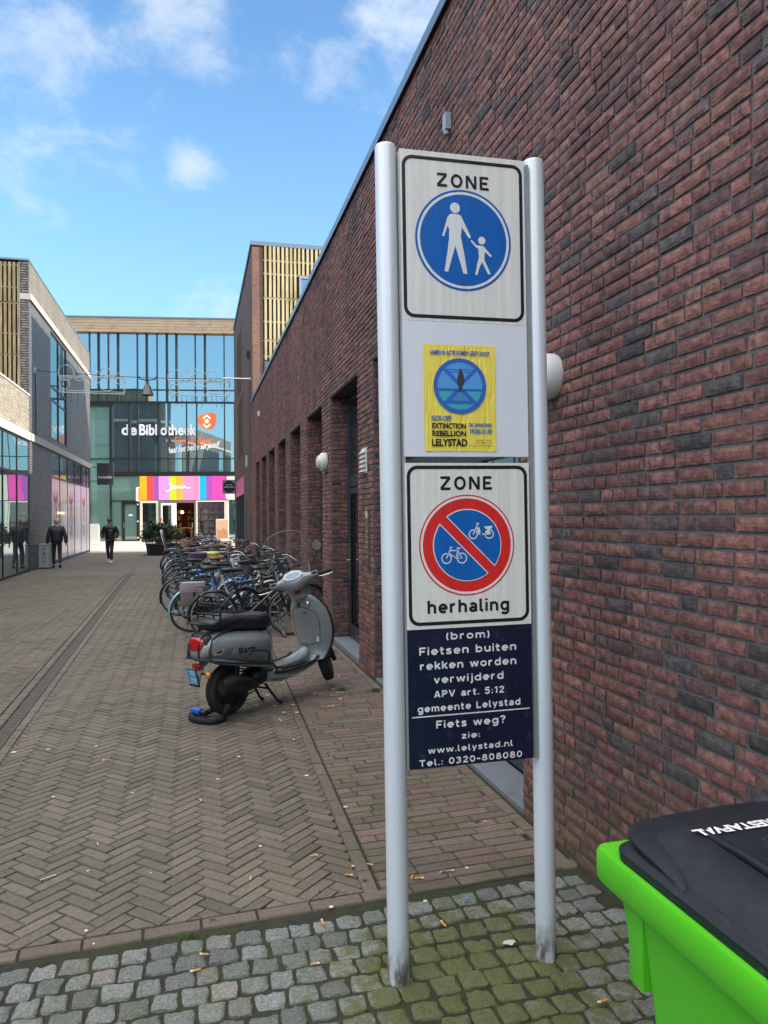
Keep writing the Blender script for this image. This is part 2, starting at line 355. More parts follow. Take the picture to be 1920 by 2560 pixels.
# traffic-sign alphabet: advance, strokes (cap height 1, x-height .72)
GLY = {
 'o': (.60, [_bowl]), 'n': (.56, [_l(.075,0,.075,.72), _arch]), 'h': (.56, [_l(.075,0,.075,1), _arch]), 'r': (.42, [_l(.075,0,.075,.72), [(.075,.30)]+_E(.28,.44,.205,.205,180,72)]),
 'm': (.83, [_l(.075,0,.075,.72), [(.075,.30)]+_E(.245,.46,.17,.185,180,0)+[(.415,0)], [(.415,.30)]+_E(.585,.46,.17,.185,180,0)+[(.755,0)]]),
 'u': (.56, [[(.075,.72)]+_E(.28,.28,.205,.205,180,360)+[(.485,.30)], _l(.485,0,.485,.72)]), 'i': (.15, [_l(.075,0,.075,.72), _l(.075,.85,.075,1)]),
 'j': (.24, [[(.165,.72)]+_E(.03,-.06,.135,.15,0,-95), _l(.165,.85,.165,1)]), 'l': (.25, [[(.075,1)]+_E(.185,.185,.11,.11,180,270)+[(.25,.075)]]),
 't': (.36, [[(.14,.95)]+_E(.25,.185,.11,.11,180,270)+[(.34,.075)], _l(0,.645,.34,.645)]), 'b': (.60, [_bowl, _l(.075,0,.075,1)]), 'd': (.60, [_bowl, _l(.525,0,.525,1)]),
 'g': (.60, [_bowl, [(.525,.72)]+_E(.30,-.07,.225,.165,0,-155)]), 'e': (.60, [_E(.30,.36,.225,.285,0,318), _l(.075,.36,.60,.36)]),
 'a': (.54, [_l(.465,0,.465,.46), _E(.275,.45,.19,.195,0,150), _E(.27,.215,.195,.14,0,360)]), 's': (.50, [_S((.43,.55),(.36,.635),(.25,.645),(.12,.60),(.10,.49),(.20,.40),(.33,.33),(.42,.24),(.39,.12),(.26,.075),(.13,.09),(.05,.18))]),
 'k': (.50, [_l(.075,0,.075,1), _l(.46,.72,.12,.33), _l(.20,.44,.49,0)]), 'v': (.54, [_l(.06,.72,.27,.02), _l(.48,.72,.27,.02)]), 'w': (.82, [_l(.06,.72,.22,.02), _l(.41,.70,.22,.02), _l(.41,.70,.60,.02), _l(.76,.72,.60,.02)]),
 'y': (.54, [_l(.06,.72,.28,.05), _l(.48,.72,.18,-.24)]), 'z': (.48, [_l(.02,.645,.45,.645), _l(.43,.62,.06,.10), _l(.02,.075,.46,.075)]),
 'Z': (.66, [_l(.03,.925,.62,.925), _l(.59,.90,.07,.10), _l(.03,.075,.64,.075)]), 'O': (.72, [_E(.36,.5,.285,.425,0,360)]), 'N': (.66, [_l(.075,0,.075,1), _l(.09,.98,.57,.02), _l(.585,0,.585,1)]),
 'E': (.56, [_l(.075,0,.075,1), _l(.075,.925,.54,.925), _l(.075,.5,.47,.5), _l(.075,.075,.56,.075)]), 'F': (.54, [_l(.075,0,.075,1), _l(.075,.925,.54,.925), _l(.075,.48,.46,.48)]),
 'P': (.57, [_l(.075,0,.075,1), [(.075,.925)]+_E(.30,.70,.20,.225,90,-90)+[(.075,.475)]]), 'A': (.66, [_l(.06,0,.32,.98), _l(.60,0,.34,.98), _l(.14,.27,.52,.27)]), 'V': (.64, [_l(.06,1,.31,.02), _l(.58,1,.33,.02)]),
 'L': (.50, [_l(.075,0,.075,1), _l(.075,.075,.50,.075)]), 'T': (.58, [_l(0,.925,.58,.925), _l(.29,0,.29,.925)]), '0': (.58, [_E(.29,.5,.215,.425,0,360)]), '1': (.36, [_l(.05,.78,.25,.96), _l(.25,0,.25,1)]),
 '2': (.55, [_S((.07,.74),(.13,.88),(.27,.925),(.41,.87),(.45,.72),(.38,.54),(.08,.11)), _l(.04,.075,.52,.075)]), '3': (.55, [_S((.07,.80),(.14,.90),(.27,.925),(.41,.86),(.42,.68),(.34,.56),(.20,.53)), _S((.20,.53),(.38,.49),(.465,.30),(.38,.12),(.26,.075),(.12,.10),(.05,.21))]),
 '5': (.55, [_l(.49,.925,.10,.925), _l(.12,.96,.10,.50), _S((.10,.53),(.22,.60),(.38,.56),(.46,.38),(.43,.18),(.31,.08),(.16,.085),(.05,.18))]), '8': (.58, [_E(.29,.735,.17,.19,0,360), _E(.29,.295,.215,.22,0,360)]),
 '(': (.24, [_E(.36,.42,.28,.62,130,230)]), ')': (.24, [_E(-.12,.42,.28,.62,50,-50)]), '.': (.16, [_l(.08,0,.08,.155)]), ':': (.16, [_l(.08,.04,.08,.19), _l(.08,.50,.08,.65)]), '-': (.38, [_l(.02,.42,.36,.42)]),
 '?': (.48, [_S((.05,.76),(.12,.89),(.25,.925),(.39,.86),(.42,.70),(.31,.53),(.25,.42),(.25,.29)), _l(.25,0,.25,.155)]), ' ': (.30, [])}
def sign_text(mb, s, fr, d, x0, x1, z0, cap, mi=0, gap=.16, t=.150):
    tot = sum(GLY[c][0] for c in s)+gap*(len(s)-1); kx = (x1-x0)/tot; u = x0; q = 0
    for c in s:
        for st in GLY[c][1]:
            ribbon(mb, [(u+p[0]*kx, z0+p[1]*cap) for p in st], t*cap*(.5+.5*min(1.25, kx/cap)), fr, d+.12*(q % 4), mi); q += 1
        u += (GLY[c][0]+gap)*kx
def circ(cx, cy, r, n=40, a0=0., a1=2*math.pi, ry=None):
    full = abs(a1-a0-2*math.pi) < 1e-6; k = n if full else n+1
    return [(cx+r*math.cos(a0+(a1-a0)*i/n), cy+(ry or r)*math.sin(a0+(a1-a0)*i/n)) for i in range(k)]
def rrect(x0, x1, y0, y1, r, n=6):
    P = []
    for cx, cy, a in ((x1-r, y1-r, 0), (x0+r, y1-r, 90), (x0+r, y0+r, 180), (x1-r, y0+r, 270)):
        P += [(cx+r*math.cos(R(a+90*i/n)), cy+r*math.sin(R(a+90*i/n))) for i in range(n+1)]
    return P
def skin_mesh(name, nodes, edges, sub=2):
    """one continuous tapered surface grown round a skeleton: nodes = [(x,y,z,r)]"""
    me = bpy.data.meshes.new(name); me.from_pydata([n[:3] for n in nodes], edges, []); ob = bpy.data.objects.new(name, me); COL.objects.link(ob)
    ob.modifiers.new('skin', 'SKIN'); ss = ob.modifiers.new('sub', 'SUBSURF'); ss.levels = sub
    lay = me.skin_vertices[0] if me.skin_vertices else None
    if lay is None:
        bm = bmesh.new(); bm.from_mesh(me); bm.verts.layers.skin.verify(); bm.to_mesh(me); bm.free(); lay = me.skin_vertices[0]
    for i, n in enumerate(nodes):
        r = n[3]; lay.data[i].radius = r if isinstance(r, tuple) else (r, r); lay.data[i].use_root = (i == 0)
    dg = bpy.context.evaluated_depsgraph_get(); dg.update(); m2 = bpy.data.meshes.new_from_object(ob.evaluated_get(dg)); bpy.data.objects.remove(ob)
    for p in m2.polygons: p.use_smooth = True
    m2.name = name; return m2

# ================================================================== GROUND
WX = 1.82                                    # face of the long brick wall
def brick_top(mb, c, ux, uy, L, W, col, h=0.0, drop=.008, gap=.0035, ins=.0035):
    """one paving brick: worn top with a small chamfer, real joints between"""
    jx, jy = rnd.uniform(-.0012, .0012), rnd.uniform(-.0012, .0012); hz = h+rnd.uniform(-.0016, .0016)
    tl = rnd.uniform(-.0015, .0015)
    a, b = L/2-gap, W/2-gap; vs = []
    for (p, q, z) in ((a, b, -drop), (a-ins, b-ins, 0)):
        for sx, sy in ((-1,-1), (1,-1), (1,1), (-1,1)):
            vs.append((c[0]+jx+ux[0]*sx*p+uy[0]*sy*q, c[1]+jy+ux[1]*sx*p+uy[1]*sy*q, hz+z+(tl*sx if z == 0 else 0)))
    mb.add(vs, [(4,5,6,7), (0,1,5,4), (1,2,6,5), (2,3,7,6), (3,0,4,7)], 0, col)
def clip_poly(P, f):
    out = []
    for i, p in enumerate(P):
        q = P[(i+1) % len(P)]; a, b = f(p), f(q)
        if a <= 0: out.append(p)
        if (a < 0 < b) or (b < 0 < a): t = a/(a-b); out.append((p[0]+(q[0]-p[0])*t, p[1]+(q[1]-p[1])*t))
    return out
def cut_brick(mb, c, ux, uy, L, W, col, hv, ey):
    """a brick sawn off along the border row, the drain or the cobbles"""
    a, b = L/2-.0035, W/2-.0035
    P = [(c[0]+ux[0]*s*a+uy[0]*t*b, c[1]+ux[1]*s*a+uy[1]*t*b) for s, t in ((-1,-1), (1,-1), (1,1), (-1,1))]
    for x0, k, sg in hv:
        P = clip_poly(P, lambda p: sg*(p[0]-(x0+k*p[1])))
        if len(P) < 3: return
    if ey is not None:
        P = clip_poly(P, lambda p: ey+.0685*p[0]-p[1])
        if len(P) < 3: return
    ar = abs(sum(P[i][0]*P[(i+1) % len(P)][1]-P[(i+1) % len(P)][0]*P[i][1] for i in range(len(P))))/2
    if ar < .0006: return
    g0 = (sum(p[0] for p in P)/len(P), sum(p[1] for p in P)/len(P)); h = rnd.uniform(-.0016, .0016); n = len(P)
    vs = [(p[0], p[1], h-.008) for p in P]+[(g0[0]+(p[0]-g0[0])*.965, g0[1]+(p[1]-g0[1])*.965, h) for p in P]
    mb.add(vs, [tuple(range(n, 2*n))]+[(i, (i+1) % n, n+(i+1) % n, n+i) for i in range(n)], 0, col)
def brown(a=.16, b=.24, red=0.):
    k = rnd.uniform(a, b); return (k*(1.10+red*.34), k*(.98-red*.06), k*(.765+red*.12))
def pave_mat():
    m, nt, p = nodes_of('paving_brick')
    at = nt.nodes.new('ShaderNodeAttribute'); at.attribute_name = 'Col'; pos, xyz = worldpos(nt)
    n = noise_node(nt, 38, 6, .7, pos); c = mixc(nt, 1., at.outputs['Color'], mixc(nt, ramp(nt, n, .28, .75), (.74, .74, .75), (1.2, 1.18, 1.16)), 'MULTIPLY')
    big = noise_node(nt, .8, 6, .65, pos); c = mixc(nt, 1., c, mixc(nt, ramp(nt, big, .3, .7), (.86, .86, .88), (1.1, 1.09, 1.07)), 'MULTIPLY')
    sp = ramp(nt, noise_node(nt, 21, 3, .5, pos), .70, .74, 0, .45); c = mixc(nt, sp, c, (.06, .055, .05))
    # moss: thickest in the damp strip by the wall and around the sign
    zone = mul(nt, ramp(nt, xyz['X'], .1, 1.15), ramp(nt, xyz['Y'], 8.5, 3.2))
    mo = mul(nt, ramp(nt, noise_node(nt, 2.3, 8, .7, pos), .40, .66), zone); c = mixc(nt, mul(nt, mo, .62), c, (.078, .085, .030))
    nt.links.new(c, p.inputs['Base Color']); p.inputs['Roughness'].default_value = .78; p.inputs['Specular IOR Level'].default_value = .4
    add_bump(nt, p, mul(nt, noise_node(nt, 90, 5, .7, pos), mul(nt, noise_node(nt, 18, 3, .6, pos), .8), 'ADD'), .45, .004)
    return m
def bed_mat():
    m, nt, p = nodes_of('joint_soil'); pos, xyz = worldpos(nt)
    c = mixc(nt, ramp(nt, noise_node(nt, 30, 5, .7, pos), .3, .7), (.016, .015, .011), (.036, .033, .024))
    mo = mul(nt, ramp(nt, noise_node(nt, 3.3, 6, .7, pos), .36, .6), mul(nt, ramp(nt, xyz['Y'], 9., 3.4), ramp(nt, xyz['X'], -1.6, .6)))
    c = mixc(nt, mul(nt, mo, .85), c, (.034, .048, .011)); nt.links.new(c, p.inputs['Base Color']); p.inputs['Roughness'].default_value = .95
    add_bump(nt, p, noise_node(nt, 140, 5, .7, pos), .9, .006); return m
M_PAVE, M_BED = pave_mat(), bed_mat()
g = MB(); g.span(-400, 400, -400, 400, -.5, -.06); structure(g.build('ground', mat('far_ground', (.14, .135, .13), .9, var=.2, vscale=.3)))
g = MB(); g.span(-6.2, 1.9, -6, 24.5, -.058, -.009); structure(g.build('paving_bed', M_BED))
def edge_y(x): return 3.262+.0685*x            # where the bricks stop and the cobbles begin
def drain_x(y): return -1.50-(y-6.5)*.0245
def border_x(y): return .80+.022*(y-3.6)
DEN, DBO = .16, .09                            # half widths: drain with its borders, border row
# herringbone
mb = MB(); W, Lb = .070, .210; s2 = math.sqrt(.5)
ua, ub = (s2, s2), (-s2, s2)
for i in range(-52, 252):
    for j in range(-28, 278):
        k = (i-j) % 6                          # 3:1 herringbone on a W grid
        if k == 0: u, v, ax = i+1.5, j+.5, 0
        elif k == 5: u, v, ax = i+.5, j+1.5, 1
        else: continue
        cx, cy = (u*ua[0]+v*ub[0])*W-1., (u*ua[1]+v*ub[1])*W+3.
        if not (edge_y(cx) < cy < 24.3 and -5.3 < cx < border_x(cy)+.05): continue
        if abs(cx-drain_x(cy)) < .07: continue
        warm = max(0., min(1., (cx+.2)/1.2))*.35*(cy < 7)
        col = brown(.108, .150, warm*rnd.random()) if rnd.random() > .06 else brown(.09, .115)
        e0, e1 = (ua, ub) if ax == 0 else (ub, ua)
        hv = ([(border_x(0)-.056, .022, 1)] if cx > .4 else [])+([(drain_x(0)-.15, -.0245, 1)] if -2.6 < cx < drain_x(cy) else [])+([(drain_x(0)+.15, -.0245, -1)] if drain_x(cy) < cx < -.9 else [])
        if cy < edge_y(cx)+.35 or hv: cut_brick(mb, (cx, cy), e0, e1, Lb, W, col, hv, edge_y(0)+.102 if cy < edge_y(cx)+.35 else None)
        else: brick_top(mb, (cx, cy), e0, e1, Lb, W, col)
structure(mb.build('herringbone_paving', M_PAVE))
# border rows, strip by the wall
mb = MB(); y = 3.38
while y < 24:
    for x in (border_x(y)-.037, ):
        brick_top(mb, (x+.02, y+.117), (0.022, 1), (1, -.022), .234, .075, brown(.11, .145, .2))
    brick_top(mb, (1.765, y+.117), (0, 1), (1, 0), .234, .075, brown(.12, .16, .4)); y += .235
for side in (-1, 1):
    y = 3.0
    while y < 24:
        brick_top(mb, (drain_x(y)+side*.105, y+.1), (-.0245, 1), (1, .0245), .205, .075, brown(.11, .15)); y += .206
x = -4.9
while x < 1.75:
    brick_top(mb, (x+.1, edge_y(x+.1)+.055), (1, .0685), (-.0685, 1), .234, .085, brown(.105, .14, .2)); x += .235
y = 3.487; row = 0
while y < 24.2:
    x0 = border_x(y)+.026; x = x0-rnd.uniform(0, .19); 
    while x < 1.725:
        a, b = max(x, x0), min(x+.235, 1.727)
        if b-a > .035: brick_top(mb, ((a+b)/2, y+.0685*((a+b)/2-1.2)), (1, .0685), (-.0685, 1), b-a, .082, brown(.105, .16, rnd.choice((.1, .2, .35, .5, .8))*rnd.uniform(.7, 1.2)), h=.001)
        x += .235
    y += .082; row += 1
structure(mb.build('brick_strip', M_PAVE))
# drain grating
mb = MB(); y = 3.1
mb2 = MB()
while y < 24.3:
    for k in range(10):
        mb.box((drain_x(y)-.0, y+k*.05, -.005), (.10, .036, .008), 0, rz=R(8)*(1 if (k % 2) else -1)*.4)
    for sx in (-1, 1): mb.box((drain_x(y+.25)+sx*.062, y+.25, -.004), (.012, .5, .010), 0, rz=.0245)
    y += .5
structure(mb.build('drain_channel', mat('drain_iron', (.085, .076, .068), .7, .1, .25)))
# cobbles: every sett is a lump with a broken top
def cobble_mat():
    m, nt, p = nodes_of('granite'); at = nt.nodes.new('ShaderNodeAttribute'); at.attribute_name = 'Col'; pos, xyz = worldpos(nt)
    n = noise_node(nt, 70, 7, .75, pos); c = mixc(nt, 1., at.outputs['Color'], mixc(nt, ramp(nt, n, .3, .72), (.58, .6, .62), (1.35, 1.34, 1.3)), 'MULTIPLY')
    sp = ramp(nt, noise_node(nt, 330, 3, .6, pos), .6, .68, 0, .5); c = mixc(nt, sp, c, (.55, .55, .54))
    blob = nt.nodes.new('ShaderNodeVectorMath'); blob.operation = 'DISTANCE'; nt.links.new(pos, blob.inputs[0]); blob.inputs[1].default_value = (1.02, 2.66, 0)
    z = ramp(nt, blob.outputs['Value'], .95, .1); mo = ramp(nt, mul(nt, noise_node(nt, 9, 8, .75, pos), mul(nt, z, .34), 'ADD'), .58, .78)
    light = mul(nt, ramp(nt, noise_node(nt, 3.4, 8, .75, pos), .44, .66), .42); mo = mul(nt, mo, light, 'MAXIMUM')
    c = mixc(nt, mul(nt, mo, .85), c, (.092, .105, .018)); c = mixc(nt, 1., c, mixc(nt, ramp(nt, noise_node(nt, 150, 5, .75, pos), .32, .66), (.62, .62, .6), (1.25, 1.25, 1.25)), 'MULTIPLY'); nt.links.new(c, p.inputs['Base Color']); p.inputs['Roughness'].default_value = .8
    add_bump(nt, p, mul(nt, noise_node(nt, 120, 6, .75, pos), mul(nt, noise_node(nt, 38, 4, .6, pos), 1.4), 'ADD'), .9, .005); return m
mb = MB(); row = 0; y0 = -.7
while y0 < 4.2:
    x = -5.2+rnd.uniform(0, .1); pitch = .112
    while x < 1.80:
        w = rnd.uniform(.084, .118); hgt = pitch-.008-rnd.uniform(0, .008)
        cx = x+w/2; wav = .012*math.sin(cx*2.1+row*.4)+.006*math.sin(cx*5+row)
        cy = -.62+.0685*cx+y0+wav+rnd.uniform(-.004, .004)
        if cy+hgt/2 < edge_y(cx)-.002 and cx+w/2 < 1.812 and (cy > 1.2 or cx > -3):
            k = rnd.uniform(.13, .245); col = (k*.93, k*1.0, k*.98) if rnd.random() > .08 else (k*1.08, k*1.02, k*.94)
            UU = (-1, -.94, -.74, -.5, -.25, 0, .25, .5, .74, .94, 1); nn = 10; vs = []; hw, hh = w/2, hgt/2; sd_ = rnd.uniform(0, 99); rot = rnd.uniform(-.05, .05)
            tz = rnd.uniform(-.004, .003); tx, ty = rnd.uniform(-.04, .04), rnd.uniform(-.04, .04); kx = rnd.uniform(-.1, .1)
            for iy in range(nn+1):
                for ix in range(nn+1):
                    u, v = UU[ix], UU[iy]
                    # squircle outline with nibbled corners
                    sc = 1-.10*(u*u*v*v)**1.7; e = mnoise.noise(Vector((u*1.7+sd_, v*1.7, sd_)))*.09+mnoise.noise(Vector((u*4.5+sd_, v*4.5, sd_+7)))*.06
                    px_ = u*hw*(sc+e)*(1+kx*v); py_ = v*hh*(sc+e*.8)
                    zz_ = -.022 if max(abs(u), abs(v)) > .99 else (-.0035 if max(abs(u), abs(v)) > .9 else 0)
                    zz_ += tz+mnoise.noise(Vector((cx*23+u*1.4, cy*23+v*1.4, 3)))*.007+mnoise.noise(Vector((cx*23+u*4., cy*23+v*4., 9)))*.0035+tx*px_+ty*py_
                    vs.append((cx+px_*math.cos(rot)-py_*math.sin(rot), cy+px_*math.sin(rot)+py_*math.cos(rot), zz_))
            fs = [(b*(nn+1)+a, b*(nn+1)+a+1, (b+1)*(nn+1)+a+1, (b+1)*(nn+1)+a) for b in range(nn) for a in range(nn)]
            mb.add(vs, fs, 0, col)
        x += w+rnd.uniform(.004, .012)
    y0 += pitch; row += 1
o = structure(mb.build('cobblestone_paving', cobble_mat(), smooth=R(60)))
# beyond the bricks one can tell apart
def far_pave_mat():
    m, nt, p = nodes_of('far_paving'); pos, xyz = worldpos(nt)
    mp = nt.nodes.new('ShaderNodeMapping'); nt.links.new(pos, mp.inputs[0]); mp.inputs['Rotation'].default_value = (0, 0, R(45))
    b = nt.nodes.new('ShaderNodeTexBrick'); nt.links.new(mp.outputs[0], b.inputs[0]); b.inputs['Scale'].default_value = 1; b.inputs['Brick Width'].default_value = .2; b.inputs['Row Height'].default_value = .068; b.inputs['Mortar Size'].default_value = .004
    b.inputs['Color1'].default_value = (.124, .109, .087, 1); b.inputs['Color2'].default_value = (.150, .131, .105, 1); b.inputs['Mortar'].default_value = (.05, .046, .04, 1)
    n = noise_node(nt, .7, 7, .7, pos); c = mixc(nt, 1., b.outputs['Color'], mixc(nt, ramp(nt, n, .3, .7), (.85, .85, .86), (1.12, 1.1, 1.08)), 'MULTIPLY')
    nt.links.new(c, p.inputs['Base Color']); p.inputs['Roughness'].default_value = .8; return m
g = MB(); g.span(-60, 40, 24.3, 62, -.05, -.001); structure(g.build('square_paving', far_pave_mat()))
g = MB(); g.add([(-60, 41.3, .004), (40, 38.6, .004), (40, 61.9, .004), (-60, 61.9, .004)], [(0,1,2,3)]); structure(g.build('sunlit_square', mat('square_sun_tint', (.46, .42, .36), .85, var=.15, vscale=.8)))  # paler sheet past the shadow edge; sunlight put into the paving colour
g = MB(); g.quad((drain_x(24.3)-.05, 24.3, .003), (drain_x(24.3)+.05, 24.3, .003), (drain_x(39)+.05, 39, .003), (drain_x(39)-.05, 39, .003)); structure(g.build('drain_channel', MATS['drain_iron']))

# ================================================================== LONG LOW BRICK BUILDING (right)
M_WALL = brick_attr_mat('wall_brick', moss=1.)
M_MORT = mat('mortar', (.112, .115, .122), .95, var=.3, vscale=30, bump=.8, bscale=120)
M_COPE = mat('coping_metal', (.20, .24, .29), .35, .6, .1)
M_FRAME = mat('frame_blue_grey', (.035, .047, .062), .4, .2, .1)
M_WINDARK = mirror_glass('dark_window', (.62, .70, .72), (.012, .016, .018), .22, .012, .8)
M_STEEL = mat('brushed_steel', (.55, .55, .54), .3, 1., .1)
BAY = [(4.05, 7.78), (8.54, 10.36), (11.07, 12.64), (13.45, 14.96), (15.69, 17.22), (17.93, 19.50), (20.07, 21.62), (22.2, 23.7)]
HEAD, TOPZ, DEPTH = 3.36, 5.50, .24
def wall_col():
    t = rnd.random()
    if t < .62: k = rnd.uniform(.72, 1.15); c = (.226*k, .106*k, .092*k)
    elif t < .74: k = rnd.uniform(.8, 1.2); c = (.235*k, .122*k, .097*k)
    elif t < .93: k = rnd.uniform(.75, 1.15); c = (.150*k, .086*k, .084*k)
    else: k = rnd.uniform(.7, 1.2); c = (.098*k, .082*k, .084*k)
    return c
def brick_wall(mb, O, U, N, length, z0, z1, holes=(), near=None, mean=.213, ch=.0612):
    """lay every brick of a wall face; O start, U along, N outward; holes = (u0,u1,za,zb)"""
    O, U, N = Vector(O), Vector(U), Vector(N); Z = Vector((0, 0, 1)); z = z0; r = 0
    while z < z1-.02:
        zt = min(z+ch, z1); zc = (z+zt)/2
        cuts = sorted((a, b) for a, b, c, d in holes if c-.01 < zc < d+.01); segs, p = [], 0.
        for a, b in cuts: segs.append((p, a)); p = b
        segs.append((p, length))
        for (a, b) in segs:
            if b-a < .02: continue
            u = a; first = True
            while u < b-.015:
                L = rnd.choice((mean, mean, mean, mean*.48)) if not first else rnd.choice((mean, mean*.75, mean*.5)); first = False
                e = min(u+L, b)
                if b-e < .07: e = b
                e_ = e
                l, h = e-u-.011, zt-z-.0115; cu, cz = (u+e)/2, zc; d = .0065+rnd.uniform(-.0025, .003)
                col = wall_col(); vs = []
                if N.x < -.9 and (O+U*cu).y < 7.:
                    nx, nz = 6, 3; fs = []; sd_ = rnd.uniform(0, 50); loop = []
                    for iz in range(nz+1):
                        for ix in range(nx+1):
                            e = ix in (0, nx) or iz in (0, nz); qa = ix/nx*2-1; qb = iz/nz*2-1; nu = mnoise.noise(Vector((cu*9+qa*1.6, cz*9+qb*.9, sd_))); n2_ = mnoise.noise(Vector((cu*9+qa*4, cz*9+qb*2.5, sd_+9)))
                            vs.append(O+U*(cu+qa*(l/2-(.0012 if e else 0))+(n2_*.0032 if e else 0))+Z*(cz+qb*(h/2-.001)+(nu*.0028 if e else 0))+N*(d-(.0035 if e else 0)+nu*.0024+n2_*.0016))
                    w_ = nx+1
                    for iz in range(nz):
                        for ix in range(nx): fs.append((iz*w_+ix, iz*w_+ix+1, (iz+1)*w_+ix+1, (iz+1)*w_+ix))
                    loop = [i for i in range(w_)]+[k*w_+nx for k in range(1, nz+1)]+[nz*w_+i for i in range(nx-1, -1, -1)]+[k*w_ for k in range(nz-1, 0, -1)]
                    b0 = len(vs); vs += [vs[i]-N*(d+.004) for i in loop]; m_ = len(loop)
                    fs += [(loop[i], b0+i, b0+(i+1) % m_, loop[(i+1) % m_]) for i in range(m_)]
                    mb.add(vs, fs, 0, col); u = e_; continue
                for (ins, dep) in ((0, -.006), (.0005, d-.005), (.0055, d)):
                    for sx, sz in ((-1,-1), (1,-1), (1,1), (-1,1)):
                        j = rnd.uniform(-.0032, .0032); k = rnd.uniform(-.0026, .0026); q = rnd.uniform(-.0026, .0026) if dep > 0 else 0
                        vs.append(O+U*(cu+sx*(l/2-ins)+j)+Z*(cz+sz*(h/2-ins)+k)+N*(dep+q))
                fs = [(8,9,10,11)]
                for q in (0, 4):
                    for i in range(4): fs.append((q+i, q+(i+1) % 4, q+4+(i+1) % 4, q+4+i))
                mb.add(vs, fs, 0, col); u = e
        z = zt; r += 1
def backing(mb, axis, pos, thick, u0, u1, z0, z1, holes, mi, base_col=None):
    """plain wall body with real openings; axis 'X' = wall lies in a plane X=pos and runs along Y"""
    us = sorted({u0, u1, *[h[0] for h in holes], *[h[1] for h in holes]}); us = [u for u in us if u0 <= u <= u1]
    for a, b in zip(us, us[1:]):
        zs = [(z0, z1)]
        for h in holes:
            if h[0] <= a+1e-6 and h[1] >= b-1e-6:
                nz = []
                for p, q in zs:
                    if h[2] > p+1e-6: nz.append((p, min(q, h[2])))
                    if h[3] < q-1e-6: nz.append((max(p, h[3]), q))
                zs = nz
        for p, q in zs:
            if q-p < 1e-4: continue
            n0 = len(mb.v)
            if axis == 'X': mb.span(pos, pos+thick, a, b, p, q, mi)
            else: mb.span(a, b, pos, pos+thick, p, q, mi)
            if base_col is not None: mb.c.extend([base_col]*(len(mb.v)-n0))
low = thing('brick_building', 'long low red-brown brick building with a row of tall recessed bays behind the sign', 'building', (8, 8, 0))
Y0, Y1 = -9.0, 25.18
mb = MB(); holes = [(a-Y0, b-Y0, 0., HEAD) for a, b in BAY]
near0 = 1.0
brick_wall(mb, (WX, near0, .0), (0, 1, 0), (-1, 0, 0), Y1-near0, .0, TOPZ, [(a-near0, b-near0, -.1, HEAD) for a, b in BAY])
for a, b in BAY: brick_wall(mb, (WX+.012, b, .0), (1, 0, 0), (0, -1, 0), DEPTH-.01, .0, HEAD, mean=.14)
for a, b in BAY: brick_wall(mb, (WX+DEPTH, a, .0), (-1, 0, 0), (0, 1, 0), DEPTH-.01, .0, HEAD, mean=.14)
backing(mb, 'X', WX+.002, .30, Y0, Y1, -.02, TOPZ, [(a, b, -.1, HEAD) for a, b in BAY], 1, (.08, .08, .08))
mb.build('wall', [M_WALL, M_MORT], low)
for a, b in BAY:
    mb = MB(); mb.span(WX+.01, WX+.33, a+.001, b-.001, HEAD-.004, HEAD+.03); mb.build('lintel', mat('lintel_steel', (.05, .05, .052), .5, .3), low)
mb = MB(); mb.span(WX+.33, 13, Y0, Y1, 5.28, 5.42); mb.span(12.9, 13, Y0, Y1, 0, 5.28); mb.span(WX+.31, 12.9, Y0, Y0+.2, 0, 5.28); mb.build('roof', mat('roof_felt', (.06, .06, .062), .9), low)
mb = MB(); mb.span(WX-.035, WX+.36, Y0, Y1, TOPZ, TOPZ+.035); mb.span(WX-.043, WX-.035, Y0, Y1, TOPZ-.055, TOPZ+.038); mb.build('coping', M_COPE, low)
